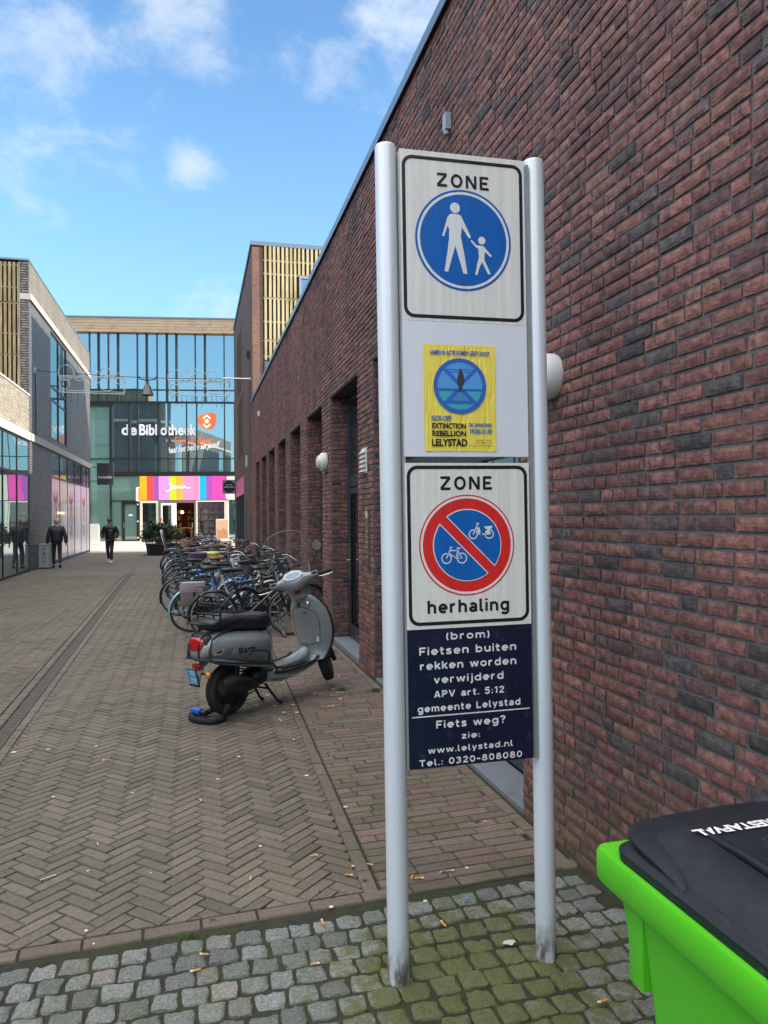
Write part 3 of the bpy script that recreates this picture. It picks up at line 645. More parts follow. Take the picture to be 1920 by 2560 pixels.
for i, (a, b) in enumerate(BAY):
    fx = WX+DEPTH
    mb = MB(); fr = .07
    mb.span(fx, fx+.07, a, a+fr, .05, HEAD-.01); mb.span(fx, fx+.07, b-fr, b, .05, HEAD-.01); mb.span(fx, fx+.07, a+fr, b-fr, .05, .05+fr); mb.span(fx, fx+.07, a+fr, b-fr, HEAD-.01-fr, HEAD-.01)
    if i <= 1: mb.span(fx+.002, fx+.068, a+fr, b-fr, 2.12, 2.28)
    if i == 0:
        for q in (5.3, 6.55): mb.span(fx+.004, fx+.066, q, q+.07, .12, HEAD-.08)
    if i > 1: mb.span(fx+.002, fx+.068, (a+b)/2-.03, (a+b)/2+.03, .12, HEAD-.08)
    f = mb.build('window' if i != 1 else 'door', M_FRAME, low, bevel=.004)
    mb = MB(); mb.span(fx+.03, fx+.04, a+fr-.002, b-fr+.002, .1, HEAD-.07); mb.build('pane', M_WINDARK, f)
    if i == 1:
        mb = MB()          # door leaf edge, hinges, handle
        mb.span(fx-.012, fx-.002, a+.09, a+.17, .12, 2.1); mb.span(fx-.012, fx-.002, b-.2, b-.1, .12, 2.1); mb.span(fx-.012, fx-.002, a+.17, b-.2, .12, .26); mb.span(fx-.012, fx-.002, a+.17, b-.2, 2.02, 2.1)
        mb.build('door_leaf', M_FRAME, f, bevel=.003)
        mb = MB(); mb.span(fx-.02, fx-.013, b-.18, b-.13, .85, 1.35); mb.tube([(fx-.02, b-.155, 1.12), (fx-.07, b-.155, 1.12), (fx-.075, b-.3, 1.12)], .011, 8); mb.build('handle', M_STEEL, f, smooth=R(50))
        for z in (.28, 2.32, 2.18):
            mb = MB(); mb.span(fx-.05, fx-.001, a+.012, a+.06, z, z+.11); mb.cyl((fx-.055, a+.03, z-.01), (fx-.055, a+.03, z+.12), .012, n=10); mb.build('hinge', mat('hinge_grey', (.52, .53, .54), .4, .5), f)
    mb = MB(); n = max(1, round((b-a)/1.2))
    for k in range(n):
        p, q = a+(b-a)*k/n, a+(b-a)*(k+1)/n; mb.span(WX+.008, fx+.02, p+.003, q-.003, -.02, .055 if i else .02)
    mb.build('doorstep', mat('blue_stone', (.16, .185, .215), .6, 0, .18, 9, .2, 60, dirt=(4, (.07, .08, .03), .6)), low, bevel=.003)
mb = MB(); mb.span(WX-.002, WX+.01, 3.925, 3.937, 0, 5.5); mb.build('movement_joint', MATS['dark_void'] if 'dark_void' in MATS else mat('dark_void', (.016, .015, .015), .9), low)
# ---- fittings on that wall
def bulkhead(loc, r, label):
    t = thing('wall_lamp', label, 'lamp', loc, 'round bulkhead lamps on the brick wall'); n = (-1, 0, 0)
    mb = MB(); mb.lathe([(.001, -.004), (r*.96, -.004), (r, .012), (r, .065), (r*.93, .082), (r*.80, .088), (r*.74, .075), (.001, .07)], loc, n, 32); mb.build('housing', mat('lamp_white', (.66, .67, .66), .4), t, smooth=R(35))
    mb = MB(); mb.lathe([(r*.79, .07), (r*.77, .10), (r*.62, .128), (r*.36, .143), (.001, .147)], loc, n, 32); mb.build('diffuser', mat('lamp_glass', (.60, .61, .55), .25, coat=.4), t, smooth=R(60))
bulkhead((WX-.006, 3.63, 2.44), .118, 'large cream bulkhead lamp on the brick wall beside the right signpost')
bulkhead((WX-.006, 10.70, 2.49), .135, 'white bulkhead lamp on the brick pier left of the glass door')
mb = MB(); 
for k in range(5):
    z = 2.20+k*.052; mb.add([(WX-.006, 8.06, z), (WX-.006, 8.30, z), (WX-.05, 8.30, z+.006), (WX-.05, 8.06, z+.006), (WX-.006, 8.06, z+.04), (WX-.006, 8.30, z+.04), (WX-.012, 8.30, z+.045), (WX-.012, 8.06, z+.045)], [(0,1,2,3), (7,6,5,4), (3,2,6,7), (0,3,7,4), (1,5,6,2)])
mb.span(WX-.012, WX-.004, 8.05, 8.31, 2.19, 2.47); tag(mb.build('wall_vent', MATS['lamp_white']), 'white louvred vent on the brick pier right of the glass door', 'vent')
t = thing('intercom', 'tall bronze doorbell panel with a column of buttons on the brick pier', 'intercom', (WX, 8.02, 1.2))
mb = MB(); mb.span(WX-.022, WX-.004, 7.95, 8.09, 1.17, 1.80); mb.build('panel', mat('bronze_panel', (.20, .165, .125), .35, .7), t, bevel=.003)
for k in range(6):
    mb = MB(); mb.cyl((WX-.022, 8.03, 1.27+k*.055), (WX-.027, 8.03, 1.27+k*.055), .011, n=12); mb.build('button', M_STEEL, t)
mb = MB(); mb.span(WX-.026, WX-.022, 7.985, 8.055, 1.70, 1.77); mb.build('camera_window', mat('button_pale', (.6, .6, .58), .4), t)
mb = MB(); mb.span(WX-.05, WX-.008, 5.20, 5.27, 4.52, 4.64); mb.cyl((WX-.03, 5.235, 4.52), (WX-.03, 5.235, 4.49), .02, n=12); tag(mb.build('sensor_box', mat('sensor_grey', (.33, .37, .42), .5)), 'small grey sensor box high on the brick wall above the sign', 'sensor')
mb = MB(); mb.span(WX-.05, WX-.008, 22.0, 22.12, 4.62, 4.76); mb.span(WX-.07, WX-.05, 22.02, 22.10, 4.66, 4.74); tag(mb.build('sensor_box', mat('sensor_white', (.7, .7, .68), .5)), 'small white box on the brick wall near the tall end', 'sensor')

# ================================================================== TALL BRICK BUILDING WITH TIMBER SLATS (right, behind)
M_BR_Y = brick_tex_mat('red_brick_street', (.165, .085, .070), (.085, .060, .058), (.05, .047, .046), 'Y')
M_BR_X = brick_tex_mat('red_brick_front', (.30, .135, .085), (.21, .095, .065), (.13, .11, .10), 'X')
M_DARK = mat('dark_void', (.016, .015, .015), .9)
M_SLAT = wood_mat('slat_wood', (.40, .32, .16), (.58, .50, .30), 'Z', .25)
tall = thing('brick_building', 'tall brick building end clad in upright yellow timber slats above the low roof', 'building', (6, 30, 0))
TY0, TY1, TZ = 25.2, 37.2, 10.72
vents = [(31.3, 34.4, 6.95, 9.5), (30.6, 34.0, 4.2, 6.64)]
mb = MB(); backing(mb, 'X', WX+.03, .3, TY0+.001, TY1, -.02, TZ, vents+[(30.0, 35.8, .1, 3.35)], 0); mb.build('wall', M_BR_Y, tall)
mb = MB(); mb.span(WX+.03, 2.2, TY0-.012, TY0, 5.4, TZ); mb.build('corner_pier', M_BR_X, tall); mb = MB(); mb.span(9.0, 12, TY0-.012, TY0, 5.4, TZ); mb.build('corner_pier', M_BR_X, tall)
mb = MB(); mb.span(2.2, 12, TY0+.02, TY0+.2, 5.4, TZ); mb.span(WX+.34, 12, TY1-.2, TY1, 0, TZ); mb.span(11.8, 12, TY0+.2, TY1-.2, 0, TZ); mb.span(WX+.34, 11.8, TY0+.21, TY1-.21, TZ-.3, TZ-.2); mb.build('body', mat('render_dark', (.05, .047, .045), .9), tall)
mb = MB(); mb.span(WX-.01, 12.03, TY0-.05, TY1, TZ, TZ+.05); mb.span(WX-.02, 12.03, TY0-.06, TY0-.05, TZ-.08, TZ+.055); mb.span(WX-.02, WX-.01, TY0-.05, TY1, TZ-.08, TZ+.055); mb.build('coping', M_COPE, tall)
mb = MB(); x = 2.25; k = 0
TI = [(5.45, 6.85), (6.93, 7.53), (7.61, 8.12), (8.12, 8.9), (8.98, 9.70), (9.76, 10.66)]
while x < 8.9:
    w = rnd.uniform(.07, .085)
    for a, b in ((5.45, 7.52), (7.55, 8.91), (8.95, 10.66)):
        if 3.40 < x+w and x < 4.62 and a < 9.7 and b > 7.9:
            if b > 9.7: a = 9.74
            elif a < 7.9: b = min(b, 7.86)
            else: continue
        if x < 2.72 and a < 6.8: a = 6.88
        mb.span(x, x+w, TY0-.055+rnd.uniform(-.004, .004), TY0-.028, a, b)
    x += .142+rnd.uniform(-.008, .008); k += 1
for z in (7.0, 7.53, 8.15, 8.93, 9.73, 10.17): mb.span(2.22, 3.36 if 7.9 < z < 9.7 else 8.9, TY0-.028, TY0+.018, z-.03, z+.03)
mb.build('slat_cladding', M_SLAT, tall)
mb = MB(); mb.span(3.40, 3.46, TY0-.07, TY0+.02, 7.92, 9.70); mb.span(4.54, 4.60, TY0-.07, TY0+.02, 7.92, 9.70); mb.span(3.46, 4.54, TY0-.07, TY0+.02, 9.64, 9.70); mb.span(3.46, 4.54, TY0-.07, TY0+.02, 7.92, 7.98)
f = mb.build('window', mat('frame_light', (.34, .37, .40), .4, .5), tall); mb = MB(); mb.span(3.46, 4.54, TY0-.01, TY0, 7.98, 9.64); mb.build('pane', mirror_glass('sky_window', (.78, .86, .92), (.02, .03, .035), .55, .01), f)
mb = MB(); mb.span(2.24, 2.74, TY0-.05, TY0-.02, 5.45, 6.84); mb.build('roof_door', mat('roof_door_grey', (.10, .12, .135), .45), tall)
for (a, b, c, d) in vents:
    mb = MB(); mb.span(WX+.12, WX+.16, a, b, c, d, 1); y = a+.05; 
    while y < b-.04: mb.span(WX+.028, WX+.13, y, y+.10, c, d, 0); y += .22
    mb.build('brick_screen', [M_BR_Y, M_DARK], tall)
mb = MB(); 
mb.span(WX+.10, WX+.13, 30.0, 35.8, .1, 3.35); sh = mb.build('shop_window', mirror_glass('shop_glass_side', (.7, .78, .8), (.05, .05, .055), .35, .01), tall)
mb = MB(); mb.span(WX+.02, WX+.09, 30.05, 35.75, 2.62, 3.33); mb.build('shop_banner', mat('banner_pink', (.72, .06, .30), .4), sh)
mb = MB()
for y in (30.0, 31.9, 33.8, 35.74): mb.span(WX+.03, WX+.10, y, y+.06, .1, 3.35)
mb.build('frame', M_FRAME, sh)
mb = MB(); mb.span(WX-.09, WX+.03, 26.3, 26.42, 7.15, 7.40); tag(mb.build('sensor_box', mat('black_plastic', (.02, .02, .021), .5)), 'small black box high on the tall brick wall above the cable', 'sensor')
mb = MB(); mb.span(WX-.03, WX+.03, 28.0, 28.1, 3.55, 3.97); tag(mb.build('wall_light', mat('lamp_white', (1, 1, 1))), 'slim white upright wall light on the tall brick building', 'lamp')

# ================================================================== DARK BRICK BUILDING (left)
LX = -5.2
M_LB_Y = brick_tex_mat('slate_brick_street', (.150, .155, .165), (.098, .102, .110), (.016, .016, .017), 'Y', .34, .083, .019, .5, spec=.7)
M_LB_X = brick_tex_mat('slate_brick_front', (.165, .165, .17), (.090, .090, .095), (.025, .025, .025), 'X', .34, .083, .018, .6)
M_LT_Y = brick_tex_mat('grey_brick_parapet', (.31, .29, .245), (.19, .18, .155), (.14, .135, .12), 'Y', .3, .07, .014, .8)
M_CONC = mat('pale_concrete', (.36, .345, .32), .8, 0, .1, 3, .2, 30, dirt=(1.5, (.30, .29, .26), .5))
M_MIR = mirror_glass('street_glass', (.66, .80, .84), (.02, .034, .036), .52, .018, .45)
M_BLK = mat('black_metal', (.014, .016, .018), .4, .3)
M_SLATG = wood_mat('slat_wood_weathered', (.13, .095, .050), (.30, .24, .14), 'Z', .35)
annex = thing('shop_building', 'low shop with a sunlit cream brick parapet over full-height glass at the left edge', 'building', (-9, 16, 0))
AY0, AY1 = 2.0, 26.62
mb = MB(); mb.span(LX-.3, LX, AY0, AY1, 4.50, 5.68); mb.build('parapet', M_LT_Y, annex)
mb = MB(); mb.span(LX-.35, LX+.03, AY0, AY1+.03, 5.68, 5.74); mb.build('coping', mat('coping_stone', (.36, .35, .33), .7), annex)
mb = MB(); mb.span(LX-.3, LX+.05, AY0, AY1, 4.24, 4.50); mb.build('fascia', M_CONC, annex)
mb = MB(); mb.span(-16, LX-.3, AY0, AY1, 5.1, 5.3); mb.span(-16, -15.8, AY0, AY1, 0, 5.1); mb.span(-15.8, LX-.3, AY0, AY0+.2, 0, 5.1); mb.span(-15.8, LX-.5, 14.8, 15.0, 0, 5.1); mb.build('body', mat('render_dark', (1,1,1)), annex)
mb = MB(); mb.span(LX-.3, LX, AY0, 14.4, -.02, 4.24); mb.build('wall', M_LB_Y, annex)
ys = [14.4+1.755*k for k in range(7)]+[26.62]
for a, b in zip(ys, ys[1:]):
    if b-a < .3: continue
    mb = MB(); mb.span(LX-.06, LX-.01, a, a+.05, .02, 4.24); mb.span(LX-.06, LX-.01, a+.05, b, 3.08, 3.15); mb.span(LX-.06, LX-.01, a+.05, b, .02, .08); mb.span(LX-.06, LX-.01, a+.05, b, 4.18, 4.24)
    w = mb.build('shop_window', M_BLK, annex); mb = MB(); mb.span(LX-.05, LX-.03, a+.05, b, .08, 4.18); mb.build('pane', M_MIR, w)
left = thing('brick_building', 'dark slate brick building with a pale top storey and pink window posters on the left', 'building', (-10, 34, 0))
BY0, BY1, BZ = 26.66, 41.15, 10.08
holes = [(30.42, 34.06, 4.68, 8.74), (30.58, 41.10, .05, 4.24)]
mb = MB(); backing(mb, 'X', LX-.3, .3, BY0, BY1, -.02, 4.24, holes, 0); backing(mb, 'X', LX-.3, .3, BY0, BY1, 4.48, 8.82, holes, 0); mb.build('wall', M_LB_Y, left)
M_LU_Y = brick_tex_mat('grey_brick_top', (.19, .183, .168), (.135, .13, .12), (.08, .078, .07), 'Y', .3, .07, .014, .8)
mb = MB(); mb.span(LX-.3, LX, BY0, BY1, 9.02, BZ); mb.build('parapet', M_LU_Y, left)
mb = MB(); mb.span(LX-.3, LX+.07, BY0-.02, BY1, 8.82, 9.02); mb.span(LX-.3, LX+.07, BY0-.02, BY1+.05, 4.24, 4.48); mb.build('ledge', M_CONC, left)
mb = MB(); mb.span(LX-.36, LX+.02, BY0-.04, BY1, BZ, BZ+.06); mb.span(-16, LX-.36, BY0-.04, BY0+.3, BZ, BZ+.06); mb.build('coping', M_COPE, left)
mb = MB(); mb.span(LX-.25, LX-.001, BY0-.004, BY0+.02, 5.74, 8.80); mb.span(LX-.25, LX-.001, BY0-.004, BY0+.02, 9.03, BZ); mb.build('corner_pier', M_LB_X, left)
mb = MB(); mb.span(-16, LX-.30, BY0+.05, BY0+.25, 5.2, BZ); mb.span(-16, LX-.31, BY0+.25, 44.0, BZ-.4, BZ-.3); mb.span(-16, -15.8, BY0+.25, 44.0, 0, BZ-.4); mb.build('body', MATS['dark_void'], left)
mb = MB(); x = LX-.27
while x > -12:
    for a, b in ((5.45, 7.0), (7.02, 8.68), (8.72, 10.0)): mb.span(x-.075, x, BY0-.03+rnd.uniform(-.006, .006), BY0+.0, a, b)
    x -= .132
for z in (5.6, 7.01, 7.7, 8.7, 9.2, 9.9): mb.span(-12, LX-.26, BY0+.0, BY0+.04, z-.03, z+.03)
mb.build('slat_cladding', M_SLATG, left)
# tall window
mb = MB()
for y in (30.42, 32.22, 34.0): mb.span(LX-.1, LX-.015, y, y+.06, 4.68, 8.74)
for z in (4.68, 6.16, 6.66, 8.68): mb.span(LX-.098, LX-.02, 30.48, 34.0, z, z+.06)
w = mb.build('window', M_BLK, left); mb = MB(); mb.span(LX-.07, LX-.05, 30.48, 34.0, 4.72, 8.70); mb.build('pane', M_MIR, w)
# shop front with printed film
M_FILM = mat('film_white', (.78, .68, .72), .3, 0, .03, coat=.3); M_GREYP = mirror_glass('grey_pane', (.55, .6, .62), (.13, .15, .155), .2, .01)
ys = [30.58, 32.45, 34.31, 36.23, 38.19, 40.1, 41.10]
frL = lambda u, w_, d: Vector((LX-.03+.002*d, u, w_))
for i, (a, b) in enumerate(zip(ys, ys[1:])):
    mb = MB(); mb.span(LX-.08, LX-.015, a, a+.05, .05, 4.24); mb.span(LX-.08, LX-.015, a+.05, b, 3.24, 3.30); mb.span(LX-.08, LX-.015, a+.05, b, 4.17, 4.24); mb.span(LX-.08, LX-.015, a+.05, b, .05, .11)
    w = mb.build('shop_window', M_BLK, left)
    mb = MB(); mb.span(LX-.06, LX-.04, a+.05, b, 3.30, 4.17); mb.build('pane', M_GREYP, w)
    mb = MB(); mb.span(LX-.06, LX-.03, a+.05, b, .11, 3.24); mb.build('window_film', M_FILM, w)
    if i % 2 == 0:
        c, s = (a+b)/2+.02, min(1., (b-a)/1.7); mb = MB()
        for sg in (-1, 1):
            mb.poly([(c, 2.42), (c+sg*.40*s, 2.78), (c+sg*.46*s, 2.50), (c+sg*.30*s, 2.28)], frL, 1, 0); mb.poly([(c, 2.42), (c+sg*.12*s, 2.35), (c+sg*.40*s, 1.55), (c+sg*.22*s, 1.50)], frL, 1.5, 0)
        mb.poly([(c-.09*s, 2.50), (c+.09*s, 2.50), (c+.09*s, 2.32), (c-.09*s, 2.32)], frL, 2, 0)
        mb.poly([(c-.04*s, 3.2), (c+.04*s, 3.2), (c+.04*s, 2.5), (c-.04*s, 2.5)], frL, .8, 1)
        for q in (-.12, .10): mb.poly([(c+q*s, 1.5), (c+(q+.06)*s, 1.5), (c+(q+.06)*s, .15), (c+q*s, .15)], frL, .8, 1)
        mb.build('bow_print', [mat('bow_red', (.42, .03, .09), .4), mat('ribbon_pink', (.60, .38, .46), .4)], w)
        mb = MB()
        for sg in (-1, 1):
            mb.ring2d(circ(c+sg*.19*s, 1.20, .17*s, 20, ry=.20), circ(c+sg*.19*s, 1.20, .12*s, 20, ry=.15), frL, 1.4); ribbon(mb, [(c+sg*.05*s, 1.02), (c+sg*.12*s, .92), (c+sg*.25*s, .86)], .05, frL, 1.4)
        mb.build('loop_print', mat('print_black', (.03, .03, .035), .4), w)
# curved end towards the square
mb = MB(); mg = MB(); mc = MB(); mp_ = MB(); RC = 3.4; cx, cy = LX-RC, BY1
def arc(n=14): return [(cx+RC*math.cos(R(90)*i/n), cy+RC*math.sin(R(90)*i/n)) for i in range(n+1)]+[(-12, cy+RC), (-16, cy+RC)]
pts = arc(); inn = [(cx+(x-cx)*.93 if i <= 14 else x, cy+(y-cy)*.93) for i, (x, y) in enumerate(pts)]
def curved(mb_, k0, k1, z0, z1, off=0.):
    for i in range(k0, k1):
        (x0, y0), (x1, y1) = pts[i], pts[i+1]
        n0 = Vector((x0-cx, y0-cy, 0)).normalized()*off; n1 = Vector((x1-cx, y1-cy, 0)).normalized()*off
        if i >= 14: n0 = n1 = Vector((0, off, 0))
        a = [Vector((x0, y0, z0))+n0, Vector((x1, y1, z0))+n1]; b = [v+Vector((0, 0, z1-z0)) for v in a]
        ii = [Vector((*inn[i], z0)), Vector((*inn[i+1], z0))]; jj = [v+Vector((0, 0, z1-z0)) for v in ii]
        mb_.add(a+b+ii+jj, [(0,1,3,2), (2,3,7,6), (4,5,1,0), (5,4,6,7), (0,2,6,4), (1,5,7,3)])
n = len(pts)-1
M_LBC = brick_tex_mat('slate_brick_curve', (.13, .13, .135), (.08, .08, .085), (.03, .03, .03), 'X', .3, .07, .014, .6)
curved(mb, 0, 9, 9.02, BZ); curved(mb, 9, n, 10.75, 12.4); mb.build('parapet', M_LBC, left); mb = MB(); mb.span(-15.5, -9.2, 40.9, 42.6, 12.3, 14.0); mb.build('penthouse', M_SLATG, left); curved(mc, 0, 9, 8.82, 9.02, .07); curved(mc, 9, n, 10.5, 10.75, .07); curved(mc, 0, n, 4.24, 4.48, .07); mc.build('ledge', M_CONC, left)
mb = MB(); glassk = {1, 2, 3, 6, 7, 11, 12, 15}
for k in range(n):
    if k not in glassk: curved(mb, k, k+1, 4.48, 10.5 if k >= 9 else 8.82)
curved(mb, 14, n, 0, 4.24); mb.build('wall', M_LBC, left)
for run in ((1, 4), (6, 8), (11, 13), (15, 16)):
    mg = MB(); curved(mg, run[0], run[1], 4.48, 10.5 if run[0] >= 9 else 8.82, -.06); mg.build('window', M_MIR, left)
mg = MB(); curved(mg, 0, 14, 0, 4.24, -.06); mg.build('shop_window', M_MIR, left)

# ================================================================== LIBRARY (glass front across the square)
LA = R(-8.6); LE = Vector((math.cos(LA), math.sin(LA), 0)); LN = Vector((LE.y, -LE.x, 0)); LP = Vector((-2.529, 58.33, 0))
def Lf(u, w, d): return LP+LE*u+LN*d+Vector((0, 0, w))
def lbox(mb, u0, u1, z0, z1, d0, d1, mi=0):
    P = [Lf(u, z, d) for d in (d0, d1) for u, z in ((u0, z0), (u1, z0), (u1, z1), (u0, z1))]
    mb.add(P, [(0,1,2,3), (7,6,5,4), (1,0,4,5), (2,1,5,6), (3,2,6,7), (0,3,7,4)], mi)
def pane_q(u0, u1, z0, z1, m, par):
    """a pane set a few millimetres out of true, as real glazing is"""
    mb = MB(); f = [(u0, z0), (u1, z0), (u1, z1), (u0, z1)]; t = rnd.uniform(-.006, .006)*(u1-u0); q = rnd.uniform(-.010, .010); ds = [-.036-t-q, -.036+t-q, -.036+t+q, -.036-t+q]
    P = [Lf(u, z, d) for (u, z), d in zip(f, ds)]+[Lf(u, z, d-.02) for (u, z), d in zip(f, ds)]; mb.add(P, [(0,1,2,3), (7,6,5,4), (1,0,4,5), (2,1,5,6), (3,2,6,7), (0,3,7,4)]); return mb.build('pane', m, par)
lib = thing('library', 'glass-fronted library with a wooden cornice closing the end of the street', 'library', LP)
M_CORN = wood_mat('cornice_wood', (.30, .22, .15), (.42, .32, .22), 'X')
M_LGL = mirror_glass('library_glass', (.74, .88, .93), (.018, .055, .062), .60, .010, .35)
M_LGG = mirror_glass('green_panel', (.70, .85, .80), (.12, .22, .19), .16, .01, .3)
mb = MB(); lbox(mb, -20, 9, 15.30, 16.35, -.4, .35)
for k in range(1, 5): lbox(mb, -20, 9, 15.30+k*.21-.006, 15.30+k*.21+.006, .35, .356, 1)
mb.build('cornice', [M_CORN, mat('wood_joint', (.10, .08, .06), .9)], lib)
mb = MB(); lbox(mb, -20.02, 9.02, 16.35, 16.43, -.5, .40); mb.build('coping', M_COPE, lib)
mb = MB(); lbox(mb, -20, 9, 3.9, 15.3, -6, -.5); lbox(mb, -20, -1.5, 0, 3.9, -6, -.5); lbox(mb, 5.2, 9, 0, 3.9, -6, -.5); lbox(mb, -20, 9, 15.9, 16.3, -6, -.5); mb.build('body', MATS['dark_void'], lib)
U1 = [-20, -17, -14, -11, -8, -4.97, -4.36, -3.63, -2.97, -1.56, -.92, -.14, .53, 1.22, 2.62, 3.29, 4.73, 5.50, 7.2, 9]
for a, b in zip(U1, U1[1:]):
    mb = MB(); lbox(mb, a-.035, a+.035, 10.28, 15.30, -.08, .10); lbox(mb, a+.035, b-.035, 11.09, 11.17, -.06, .06)
    w = mb.build('window', M_BLK, lib); pane_q(a+.03, b-.03, 10.26, 15.30, M_LGL, w)
mb = MB()
for u in (-4.36, -2.97, -.92, .53, 1.22, 3.29): lbox(mb, u+.04, u+.13, 10.3, 15.28, -.029, -.006)
mb.build('fin', mat('fin_dark', (.05, .075, .085), .4), lib)
mb = MB(); lbox(mb, -20, 9, 10.16, 10.28, -.09, .12); lbox(mb, -3.5, 9, 4.84, 5.10, -.1, .08); lbox(mb, -20, -3.44, 9.9, 10.16, -.09, .09); mb.build('spandrel', M_BLK, lib)
U2 = [-3.44, -2.20, -1.53, -.09, .63, 1.97, 2.70, 4.73, 5.46, 7.2, 9]
for a, b in zip(U2, U2[1:]):
    mb = MB(); lbox(mb, a-.035, a+.035, 5.10, 10.16, -.08, .10); lbox(mb, a+.035, b-.035, 6.02, 6.09, -.06, .06)
    w = mb.build('window', M_BLK, lib); pane_q(a+.03, b-.03, 5.10, 10.16, M_LGL, w)
mb = MB()
for u in (-3.40, -2.16, -.05): lbox(mb, u+.0, u+.14, 5.1, 10.15, -.029, -.006)
mb.build('fin', MATS['fin_dark'], lib)
for a, b in ((-20, -16), (-16, -12), (-12, -8), (-8, -5.0), (-5.0, -3.55)):
    mb = MB(); lbox(mb, a-.03, a+.03, 0, 9.9, -.08, .06); lbox(mb, a+.03, b-.03, 6.02, 6.08, -.06, .04)
    w = mb.build('window', M_BLK, lib); mb = MB(); lbox(mb, a+.03, b, .0, 9.9, -.05, -.03); mb.build('pane', M_LGG, w)
mb = MB(); lbox(mb, -3.56, -3.44, 0, 10.16, -.08, .07); mb.build('mullion', M_BLK, lib)
# lettering on the glass
M_WHT = mat('letter_white', (.82, .82, .82), .5, var=.02); M_ORG = mat('letter_orange', (.80, .16, .03), .5, var=.02)
mb = MB(); Ld = lambda u, w, d: Lf(u, w, -.016+.006*d)
text(mb, 'de', Ld, 0, -2.72, -1.62, 7.78, 8.60, bold=.03); text(mb, 'Bibliotheek', Ld, 0, -1.46, 2.70, 7.78, 8.60, bold=.03); mb.build('lettering', M_WHT, lib)
mb = MB(); text(mb, 'FlevoMeer', Ld, 0, 1.10, 3.96, 7.10, 7.66, bold=.012); mb.build('lettering', M_ORG, lib)
mb = MB(); text(mb, 'haal het beste uit jezelf', Ld, 0, .60, 4.42, 6.30, 6.90, bold=.022, shear=.35, tilt=.13); mb.build('lettering', M_WHT, lib)
lg = smooth_pts([(2.74, 8.93), (2.90, 9.22), (3.30, 9.42), (3.75, 9.49), (4.06, 9.35), (4.12, 9.05), (4.05, 8.65), (3.85, 8.32), (3.52, 8.19), (3.15, 8.34), (2.85, 8.62), (2.74, 8.93)], 5)[:-1]
mb = MB(); mb.poly([(p[0], p[1]) for p in lg], Ld, .5); em = mb.build('emblem', M_ORG, lib)
mb = MB(); mb.poly(circ(3.43, 8.83, .15, 24), Ld, 1.2)
for sg in (1, -1): ribbon(mb, [(3.16, 8.83+sg*.20), (3.43, 8.83+sg*.44), (3.70, 8.83+sg*.20)], .13, Ld, 1.2)
mb.build('emblem_arrows', M_WHT, em)
# ground floor: panels, office door, sweet shop
mb = MB()
for a, b, c, d in ((-3.44, -1.47, 2.99, 4.80), (-3.44, -2.75, .05, 2.93)): lbox(mb, a, b, c, d, -.05, -.03)
mb.build('panel', M_LGG, lib)
mb = MB(); lbox(mb, -3.44, -1.47, 2.93, 2.99, -.06, .05); lbox(mb, -3.5, 5.2, 4.78, 4.84, -.06, .06); mb.build('transom', M_BLK, lib)
mb = MB(); lbox(mb, -2.73, -2.50, .02, 2.93, -.06, .06); lbox(mb, -1.66, -1.46, .02, 2.93, -.06, .06); lbox(mb, -2.50, -1.66, 2.70, 2.93, -.06, .06); lbox(mb, -2.50, -1.66, .02, .12, -.06, .06)
dr = mb.build('door', M_BLK, lib); mb = MB(); lbox(mb, -2.50, -1.66, .12, 2.70, -.05, -.02); mb.build('pane', M_LGG, dr)
mb = MB(); lbox(mb, -2.58, -2.55, .95, 1.35, .06, .11); lbox(mb, -2.56, -2.44, 1.12, 1.16, .08, .11); mb.build('handle', M_STEEL, dr)
mb = MB()
for z in (.25, 1.45, 2.70): lbox(mb, -1.62, -1.52, z-.05, z+.05, .06, .08)
mb.build('hinge', mat('hinge_white', (.75, .75, .74), .5), dr)
mb = MB(); lbox(mb, -2.24, -1.96, 1.85, 1.98, -.018, -.012); mb.build('notice', M_WHT, dr)
ST = [-1.43, -.92, -.44, -.06, .70, 1.18, 1.69, 2.72, 2.91, 3.37, 3.81, 4.79]
SC = [(.86, .42, .02), (.75, .07, .07), (.33, .08, .40), (.62, .28, .68), (.55, .62, .02), (.86, .40, .04), (.80, .26, .50), (.78, .30, .48), (0., .42, .68), (.33, .08, .42), (.80, .06, .40)]
mb = MB()
for k in range(len(SC)): lbox(mb, ST[k], ST[k+1], 3.0, 4.78, -.03, .05, k)
sg_ = mb.build('shop_fascia', [mat('stripe_%s' % n, c, .35, var=.03, coat=.3) for n, c in zip(('amber', 'red', 'violet', 'lilac', 'lime', 'orange', 'rose', 'pink', 'cyan', 'purple', 'magenta'), SC)], lib)
mb = MB()
for u in (-.09, 2.70): lbox(mb, u, u+.03, 3.0, 4.78, .05, .058)
mb.build('fascia_joint', mat('joint_pale', (.30, .20, .26), .5), sg_)
Lj = lambda u, w, d: Lf(u, w, .06+.01*d)
def jam(a, b): return (.42+a*1.83, 3.60+b*.56)
mb = MB()
strokes = [[(.02,.05),(.06,.02),(.12,.12),(.20,.50),(.27,.98),(.19,.98),(.14,.90)], [(.02,.05),(.0,.10),(.05,.16),(.18,.30),(.30,.45)],
           [(.40,.70),(.33,.72),(.29,.58),(.32,.46),(.38,.52),(.42,.72),(.40,.50),(.44,.46)], [(.46,.74),(.45,.48),(.49,.70),(.52,.74),(.52,.50),(.57,.72),(.60,.74),(.60,.52),(.64,.50)],
           [(.66,.74),(.66,.54),(.69,.50)], [(.73,.76),(.72,.50),(.77,.74),(.80,.76),(.80,.56),(.86,.52),(1.0,.54)], [(.67,.92),(.70,.95)]]
for st in strokes: ribbon(mb, [(p[0], p[1]) for p in smooth_pts([jam(*q) for q in st], 6)], .085, Lj, 1)
mb.build('lettering', M_WHT, sg_)
